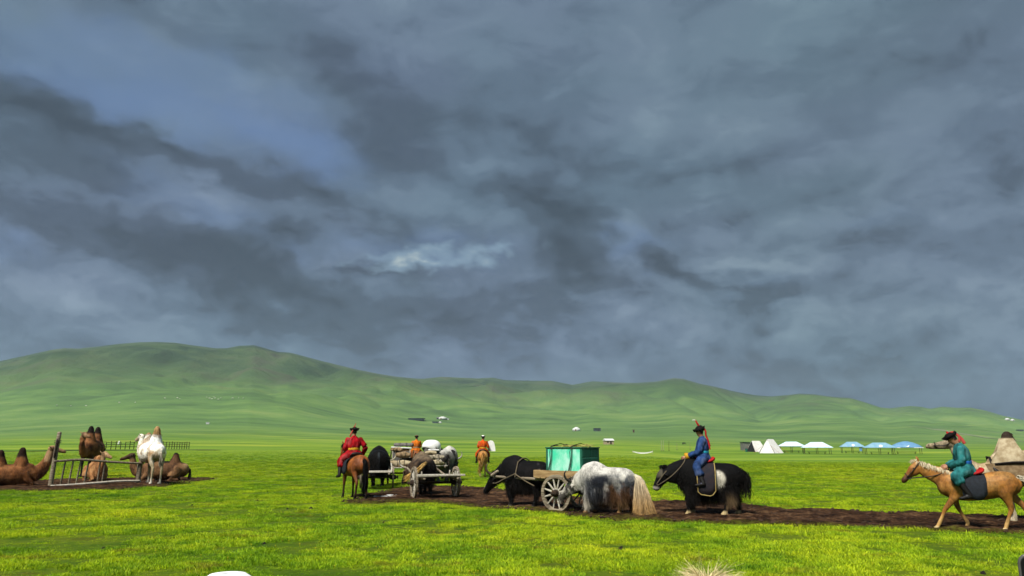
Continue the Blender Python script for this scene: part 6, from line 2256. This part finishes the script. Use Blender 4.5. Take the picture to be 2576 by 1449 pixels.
t = ridge_tent('small white ridge tent with dark open doorway', 1903, 1136.5, 46, 25, R(50), M_TENT, None)
MB().box((0, -1, 1), (.1, .1, .1))
t = ridge_tent('large white tent with orange edges beside the pavilions', 1940, 1140, 66, 32, R(68), M_TENT, M_TENT, .9)
p = G(1879, 1133)
t = thing('shed', 'grey plank shed behind the small ridge tent', 'shed', p, R(8))
w, h = size_at(p, 24), size_at(p, 18)
MB().box((0, 0, h / 2), (w, w * .7, h)).build('wall', M_BOARD_GREY, t)
MB().box((0, 0, h + .08), (w * 1.12, w * .85, .16), Matrix.Rotation(.05, 3, 'Y')).build('roof', M_SLATE, t)
MB().box((w * .28, -w * .36, h * .62), (w * .14, .06, h * .22)).build('window', M_DARK, t)
for (vx, vy, nm) in ((1878, 1137, 'small teal bin left of the ridge tent'), (1925, 1138.5, 'small teal bin between the two white tents')):
    p = G(vx, vy)
    t = thing('bin', nm, 'bin', p)
    s_ = size_at(p, 6)
    MB().lathe([(.001, 0), (s_ * .42, 0), (s_ * .5, s_ * 1.25), (.001, s_ * 1.25)], 10).build('body', M_GREEN_DARK, t)
    MB().lathe([(.001, s_ * 1.26), (s_ * .55, s_ * 1.26), (s_ * .5, s_ * 1.4), (.001, s_ * 1.42)], 10).build('lid', M_SLATE, t)

# huts, gers and sheds on the rising plain
def hut(label, vx, vy, wv, hv, wall, roof, rz=.3, gable=True, door=True, cat='hut'):
    p = G(vx, vy)
    w, h = size_at(p, wv), size_at(p, hv)
    t = thing('hut', label, cat, p, rz)
    e = h * .68
    MB().box((0, 0, e / 2 - .1), (w * .86, w * .7, e + .2)).build('wall', wall, t)
    if gable:
        y, x = w * .42, w * .49
        V = [(-x, -y, e * .96), (x, -y, e * .96), (x, y, e * .96), (-x, y, e * .96), (-x, 0, h), (x, 0, h)]
        mesh_obj('roof', V, [(0, 1, 5, 4), (2, 3, 4, 5), (1, 2, 5), (3, 0, 4), (3, 2, 1, 0)], roof, t)
    else:
        MB().box((0, 0, e + .1), (w, w * .8, .22)).build('roof', roof, t)
    if door:
        MB().box((w * .12, -w * .352, e * .38), (w * .16, .05, e * .76)).build('door', M_WOOD_DARK, t)
        MB().box((-w * .2, -w * .352, e * .58), (w * .16, .05, e * .3)).build('window', M_DARK, t)
    return t


def ger(label, vx, vy, wv, hv):
    p = G(vx, vy)
    w, h = size_at(p, wv), size_at(p, hv)
    t = thing('ger', label, 'ger', p, random.uniform(-.4, .2), 1.0, 'gers on the far plain')
    MB().lathe([(.01, -.3), (w * .47, -.3), (w * .5, h * .3), (w * .49, h * .55), (w * .2, h * .88), (w * .08, h), (.01, h)], 20).build('felt_wall', M_FAR_WHITE, t, True)
    MB().box((0, -w * .49, h * .24), (w * .15, .12, h * .5)).build('door', M_WOOD_BROWN, t)
    MB().lathe([(.01, h * .96), (w * .09, h * .96), (w * .07, h * 1.05), (.01, h * 1.06)], 10).build('crown', M_WOOD_DARK, t)
    return t


hut('little cream hut with white roof above the white yak', 1531, 1118, 24, 14, M_CREAM, M_FAR_WHITE, .25)
ger('white ger alone on the plain above the green crate', 1450, 1084.5, 20, 10)
hut('dark blue-grey shed right of the lone white ger', 1502, 1084.5, 18, 10, M_SLATE, M_SLATE, .1, False)
p = G(1594, 1088)
t = thing('post_box', 'small rust brown marker post on the far plain', 'post', p)
MB().box((0, 0, size_at(p, 3)), (size_at(p, 3.6), size_at(p, 3), size_at(p, 6))).build('body', M_RUST, t)
MB().box((0, 0, size_at(p, 6.2)), (size_at(p, 5), size_at(p, 4), size_at(p, .8))).build('cap', M_RUST, t)
ger('larger white ger in the distant farmstead', 1113, 1055, 22, 7)
hut('low white annex right of the distant ger', 1125, 1055.5, 9, 4, M_FAR_WHITE, M_FAR_WHITE, .2, False, False)
hut('small dark hut left of the distant ger', 1102, 1054.5, 8, 5, M_SLATE, M_BOARD_GREY, .2)
hut('long dark animal shed in the distant farmstead', 1048, 1057, 42, 6, M_SLATE, M_SLATE, .03, False, False, 'shed')
hut('short dark shed below the distant ger', 1095, 1064, 16, 4.5, M_SLATE, M_SLATE, .05, False, False, 'shed')
ger('tiny white ger below the distant farmstead', 1107, 1064.5, 8, 4)
hut('tiny white box hut far up the left plain', 522, 1067, 8, 6, M_FAR_WHITE, M_FAR_WHITE, .4, False, False)
ger('first tiny ger near the pale road at far right', 2534, 1057, 9, 4.5)
ger('second tiny ger near the pale road at far right', 2547, 1059, 8, 4)
hut('dark low shed by the pale road at far right', 2566, 1084, 12, 3.5, M_SLATE, M_SLATE, .1, False, False, 'shed')

# sagging white banner between short stakes
p = G(1617, 1143)
t = thing('banner', 'sagging white cloth strung low between two stakes', 'banner', p, R(-12))
w = size_at(p, 47)
h = size_at(p, 8)
V, F = [], []
for i in range(15):
    k = i / 14 - .5
    sag = (4 * k * k)
    for z_ in (.0, .45, .55, 1.0):
        V.append((k * w, .05 * math.sin(z_ * 3) + (.12 if z_ in (.45, .55) else 0), h * (.18 + .30 * z_ * (1.3 - .5 * sag)) + sag * h * .55))
F = [(i * 4 + j, i * 4 + j + 1, i * 4 + j + 5, i * 4 + j + 4) for i in range(14) for j in range(3)]
o = mesh_obj('cloth', V, F, M_WHITE, t, True)
m = o.modifiers.new('thick', 'SOLIDIFY')
m.thickness = .02
for s in (-1, 1):
    MB().cyl((s * w * .51, .03, -.1), (s * w * .505, .03, h * 1.2), .035, .03, 8).build('stake', M_WOOD_PALE, t, True)

# net posts on worn ground
for (vx, v0, v1, nm, mat) in ((1664, 1135, 1110, 'pale slanting net post nearest the white banner', M_WOOD_PALE), (1669, 1134.5, 1110, 'pale upright net post second from the banner', M_WOOD_PALE), (1683, 1134, 1111, 'dark bent net post right of the pale pair', M_WOOD_DARK),
                              (1703, 1132, 1115, 'thin grey net post left of the grazing horse', M_WOOD), (1736, 1131, 1114, 'thin grey net post right of the grazing horse', M_WOOD)):
    p = G(vx, v0)
    t = thing('net_post', nm, 'post', p, 0, 1.0, 'net posts on the worn field')
    h = size_at(p, v0 - v1)
    MB().loft([(0, 0, -.1, .07, .07), (.03, 0, h * .5, .06, .06), (.12 if mat is not M_WOOD else .02, 0, h, .05, .05)], 8, 2, (1, 0, 0)).build('pole', mat, t, True)
    MB().lathe([(.001, 0), (.22, 0), (.16, .12), (.001, .14)], 10).build('foot', M_WOOD_DARK, t)
gz_loc = G(1721, 1119)
make_horse('black horse grazing alone by the net posts', gz_loc, R(188), 1.0, lambda P, N: arr(A(24, 22, 22), len(P)), A(16, 15, 15), (A(18, 16, 16), A(14, 13, 13)), [('f', 1, fore()), ('f', -1, fore(knee=(.55, .13, .46), fet=(.56, .12, .14), hoof=(.6, .12, .03))), ('h', 1, hind()), ('h', -1, hind())], head=(1.02, .62, 1.22, .12), tailn=60)

# corral of rails on the left
cA, cB2 = G(240, 1131), G(472, 1130)
t = thing('corral', 'low corral of dark posts and rails far behind the camels', 'fence', cA)
n = 26
hC = size_at(cA, 17)
pts = []
for i in range(n + 1):
    k = i / n
    q = cA.lerp(cB2, k) + Vector((0, 4.0 * math.sin(k * 3), 0))
    q.z = tz(q.x, q.y)
    pts.append(q - cA)
for i, q in enumerate(pts):
    MB().cyl(q + Vector((0, 0, -.2)), q + Vector((random.uniform(-.08, .08), 0, hC * random.uniform(.92, 1.1))), .075, .06, 6).build('post', M_WOOD_DARK, t)
for k in (.35, .62, .92):
    for i in range(n):
        if random.random() < .93:
            MB().bar(pts[i] + Vector((0, 0, hC * k + random.uniform(-.06, .06))), pts[i + 1] + Vector((0, 0, hC * k + random.uniform(-.06, .06))), .05, .09).build('rail', M_WOOD_DARK, t)
p = G(299, 1130)
t = thing('sack', 'white sack hanging on the far corral post', 'sack', p + Vector((0, -.25, hC * .75)))
MB().loft([(0, 0, -.35, .12, .10), (0, 0, -.1, .26, .2), (0.05, 0, .3, .22, .18), (.1, 0, .5, .06, .06)], 10, 3, (1, 0, 0)).build('bag', M_WHITE, t, True)

# worn roads on the far slope, dry bank behind the camels
def strip(name, pts, width, mat, label, lift=.35):
    W = [G(*q) for q in pts]
    Q = catmull(np.array([[p_.x, p_.y] for p_ in W]), 24)
    T_ = np.gradient(Q, axis=0)
    T_ /= np.linalg.norm(T_, axis=1)[:, None] + 1e-9
    N_ = np.stack([-T_[:, 1], T_[:, 0]], -1)
    V, F = [], []
    offs = np.array([-.5, 0, .5])
    wv = width * (.8 + .5 * fbm2(Q[:, 0], Q[:, 1], .05, 2, 3.0))
    for k in offs:
        X = Q + N_ * (k * wv)[:, None]
        V.append(np.stack([X[:, 0], X[:, 1], terrain(X[:, 0], X[:, 1]) + lift], -1))
    V = np.concatenate(V, 0)
    m_ = len(Q)
    for r_ in range(2):
        for i in range(m_ - 1):
            F.append((r_ * m_ + i, r_ * m_ + i + 1, (r_ + 1) * m_ + i + 1, (r_ + 1) * m_ + i))
    return tag(mesh_obj(name, V, F, mat, None, True), label, None, None, 'structure')


M_ROAD = mat_plain('pale_dirt', A(168, 178, 140, 2.2), A(140, 156, 112, 2.2), .02, .95, 0)
M_BANK = mat_plain('dry_bank', A(64, 58, 36), A(34, 34, 20), .3, .95, .4)
strip('dirt_road', [(2285, 1074), (2340, 1079), (2400, 1088), (2460, 1098), (2520, 1106), (2590, 1112)], 6.0, M_ROAD, 'pale dirt road crossing the far slope at right')
strip('dirt_path', [(2330, 1078), (2400, 1080), (2480, 1086), (2590, 1094)], 4.0, M_ROAD, 'thin pale path above the dirt road at right')
strip('earth_bank', [(-60, 1136), (60, 1136), (150, 1134), (240, 1133), (330, 1133), (420, 1132.5), (500, 1132), (540, 1133)], 3.6, M_BANK, 'low bare earth bank behind the camels', .06)

# grazing sheep, specks on the hill foot
M_SHEEP = mat_plain('fleece', (.6, .58, .54), (.45, .43, .4), 4, .95, 0)
sp_pts = [(414, 1003), (446, 1002), (452, 1005), (520, 1001), (527, 1003), (533, 1005), (541, 1003), (549, 1006), (556, 1002), (538, 1000), (585, 1003), (600, 1002), (612, 1003), (143, 1021), (178, 1022), (216, 1022), (300, 1014), (340, 1014)]
proto = None
for (vx, vy) in sp_pts:
    p = G(vx, vy)
    if proto is None:
        t = thing('sheep', 'tiny grazing animal speck on the green hill foot', 'sheep', p, 0, 1.6, 'animals grazing on the hill foot')
        MB().loft([(-.6, 0, .6, .2, .2), (-.3, 0, .65, .32, .3), (.2, 0, .65, .32, .3), (.5, 0, .6, .2, .2), (.8, 0, .55, .13, .12), (.95, 0, .4, .09, .09)], 10, 2, (0, 0, 1)).build('body', M_SHEEP, t, True)
        for x in (-.4, .35):
            for s in (-1, 1):
                MB().cyl((x, s * .18, .5), (x, s * .18, 0), .06, .05, 6).build('leg', M_DARK, t)
        proto = t
    else:
        t = copy_tree(proto)
        t.location = p
        t.rotation_euler = (0, 0, random.uniform(0, 6.28))

# litter and puddle on the mud
for (vx, vy, nm, s_) in ((968, 1254, 'long crumpled white litter in the mud by the bay horse', .5), (985, 1251, 'small white scrap in the mud left of the cart wheel', .22)):
    p = G(vx, vy)
    t = thing('litter', nm, 'litter', p + Vector((0, 0, .03)))
    V, F = [], []
    for i in range(7):
        for j in range(4):
            V.append(((i / 6 - .5) * s_ * 1.5, (j / 3 - .5) * s_ * .6, .03 * random.random() + .03))
    F = [(i * 4 + j, i * 4 + j + 1, i * 4 + j + 5, i * 4 + j + 4) for i in range(6) for j in range(3)]
    mesh_obj('paper', V, F, M_WHITE, t)

# dung scattered over the near meadow
M_DUNG = mat_plain('dung', A(44, 36, 26), A(26, 22, 18), 20, .95, .5)
V, F = [], []
mb = MB()
for i in range(70):
    x_, y_, d_ = (float(v[0]) for v in field_points(1, 10.5, 60, 1.3, .66))
    if mud_mask(np.array([x_]), np.array([y_]))[0] > -.2:
        continue
    r_ = random.uniform(.03, .075)
    mb.raw(*loft([(x_, y_, tz(x_, y_) - .01, r_, r_ * random.uniform(.6, 1)), (x_, y_, tz(x_, y_) + r_ * .35, r_ * .7, r_ * .6), (x_ + r_ * .2, y_, tz(x_, y_) + r_ * .6, r_ * .3, r_ * .3)], 8, 1, (1, 0, 0)))
tag(mb.build('dung', M_DUNG, None, True), 'dark dung scattered over the near grass', None, None, 'stuff')

# yellow flowers in loose drifts
n = 2600
fx, fy, fd = field_points(n, 10.3, 70, 1.5, .66)
k = (mud_mask(fx, fy) < -.3) & (fbm2(fx, fy, .22, 3, 31.0) > .56)
fx, fy = fx[k], fy[k]
fl = MB().lathe([(.001, .060), (.012, .066), (.016, .060), (.001, .052)], 6)
fl.cyl((0, 0, 0), (0, 0, .056), .0025, .002, 4)
fo = fl.build('flower', M_FLOWER)
COL.objects.unlink(fo)
scatter('wild_flowers', 'small yellow flowers scattered in the grass', np.stack([fx, fy, terrain(fx, fy)], -1), RNG.uniform(0, 6.28, len(fx)), RNG.uniform(.45, .85, len(fx)), [fo])

# ================================================================== spectators at the lower edge
def head_place(vx, vy, dist):
    return Vector((0, 0, CAM_H)) + Vector(ray(vx, vy)) * dist


def stool(label, p, z_):
    t = thing('stool', label, 'stool', (p.x, p.y, tz(p.x, p.y)))
    MB().box((0, 0, z_ - .03), (.38, .38, .05), bev=.015).build('seat', M_WOOD, t)
    for sx in (-1, 1):
        for sy in (-1, 1):
            MB().cyl((sx * .12, sy * .12, z_ - .05), (sx * .17, sy * .17, 0), .02, .018, 8).build('leg', M_WOOD, t)


SIT = dict(knee=(.42, .14, .0), ank=(.42, .15, -.42), toe=(.56, .16, -.46), hl=(.36, .10, .08), hr=(.36, -.10, .08))
hp = head_place(566, 1423, 2.15)
z0 = hp.z - .885
p1, cap, inf = make_person('spectator in plain white cap at the bottom edge', (hp.x, hp.y, z0), R(90), 1.0, A(60, 70, 90), pose=SIT, hat='white_cap', hat_mat=mat_plain('white_cap_cloth', (.78, .78, .78), (.72, .72, .72), 20, .8, .1), robe_len=0, trousers=A(40, 44, 60))
stool('plain stool under the spectator in the white cap', hp, z0 - .08)
hp = head_place(1788, 1458, 2.6)
z0 = hp.z - .855
BLOND = A(238, 220, 168, 1.45)
p2, cap, inf = make_person('spectator with wispy blond hair at the bottom edge', (hp.x, hp.y, z0), R(90), 1.0, A(120, 110, 100), pose=dict(SIT, pitch=-.05), hat=None, hairc=BLOND, robe_len=0, trousers=A(40, 40, 44))
hc = inf['hc']
rg = np.random.default_rng(9)
n = 7000
u_, v_ = rg.uniform(-math.pi, math.pi, n), np.arccos(rg.uniform(-.1, 1, n))
nv = np.stack([np.sin(v_) * np.cos(u_), np.sin(v_) * np.sin(u_), np.cos(v_)], -1)
k = ~((nv[:, 0] > .5) & (nv[:, 2] < .45))
nv = nv[k]
roots = np.array([hc.x + .012, 0, hc.z + .125]) + nv * np.array([.095, .074, .108])
m_ = len(roots)
fly = rg.random(m_) < .05
tang = np.cross(nv, rg.normal(size=(m_, 3)))
tang /= np.linalg.norm(tang, axis=1)[:, None]
comb = np.array([-.45, 0, -1.0]) - nv * (nv @ np.array([-.45, 0, -1.0]))[:, None]
top_ = sstep(.6, 1.0, nv[:, 2])[:, None]
comb = comb + top_ * np.stack([nv[:, 0], np.sign(nv[:, 1]) * .25, np.zeros(m_)], -1)
d0 = nv * np.where(fly, 1.0, .40)[:, None] + tang * np.where(fly, .8, .28)[:, None] + comb * np.where(fly, .1, .9)[:, None]
d1 = nv * np.where(fly, .35, .02)[:, None] + tang * (rg.choice([-1, 1], m_) * np.where(fly, .7, .35))[:, None] + comb * np.where(fly, .2, 1.0)[:, None]
c = arr(BLOND, m_) * rg.uniform(.7, 1.2, (m_, 1))
strands('hair', roots, d0, d1, np.where(fly, rg.uniform(.06, .14, m_), rg.uniform(.05, .11, m_)), np.where(fly, .0007, .0022), c, M_HAIR, p2, rg, c * 1.2, 5)
stool('plain stool under the blond spectator', hp, z0 - .08)

# phone held up by someone just outside the right edge
ph = head_place(2563.5, 1397, 1.15)           # its upper left corner
t = thing('phone', 'corner of a black phone held up at the lower right', 'phone', ph, R(-20))
rc_ = .010
w_, h_ = .076, .158
ringp = []
for (sx, sz) in ((1, 1), (-1, 1), (-1, -1), (1, -1)):
    a0 = {(1, 1): 0, (-1, 1): 90, (-1, -1): 180, (1, -1): 270}[(sx, sz)]
    for q in range(6):
        a = R(a0 + 18 * q)
        ringp.append((sx * (w_ / 2 - rc_) + rc_ * math.cos(a), sz * (h_ / 2 - rc_) + rc_ * math.sin(a)))
n = len(ringp)
off = Vector((w_ / 2, 0, -h_ / 2))
V = [(x + off.x, y, z_ + off.z) for y in (-.0045, .0045) for (x, z_) in ringp]
mesh_obj('body', V, [tuple(range(n)), tuple(range(2 * n - 1, n - 1, -1))] + [(i, (i + 1) % n, (i + 1) % n + n, i + n) for i in range(n)], mat_plain('black_case', (.006, .006, .007), (.004, .004, .005), 20, .35, 0), t)
MB().loft([(x * 1.0 + off.x, 0, z_ + off.z, .0028, .0012) for (x, z_) in ringp + ringp[:1]], 6, 1, (0, 1, 0)).build('rim', mat_plain('metal_rim', (.10, .095, .09), (.06, .06, .055), 20, .3, 0), t, True)
hand_w = ph + Vector((.05, .0, -h_ - .02))
pl = Vector((.86, .34, .72))
loc_hand = Matrix.Rotation(-R(90), 3, 'Z') @ (hand_w - pl)
make_person('bystander holding up a phone just outside the right edge', pl, R(90), 1.0, A(70, 74, 84), pose=dict(SIT, hl=tuple(loc_hand), hl_dir=(.1, -.1, 1.0), ank=(.1, .14, -.66), knee=(.06, .12, -.34), toe=(.26, .15, -.72)), hat=None, robe_len=0)
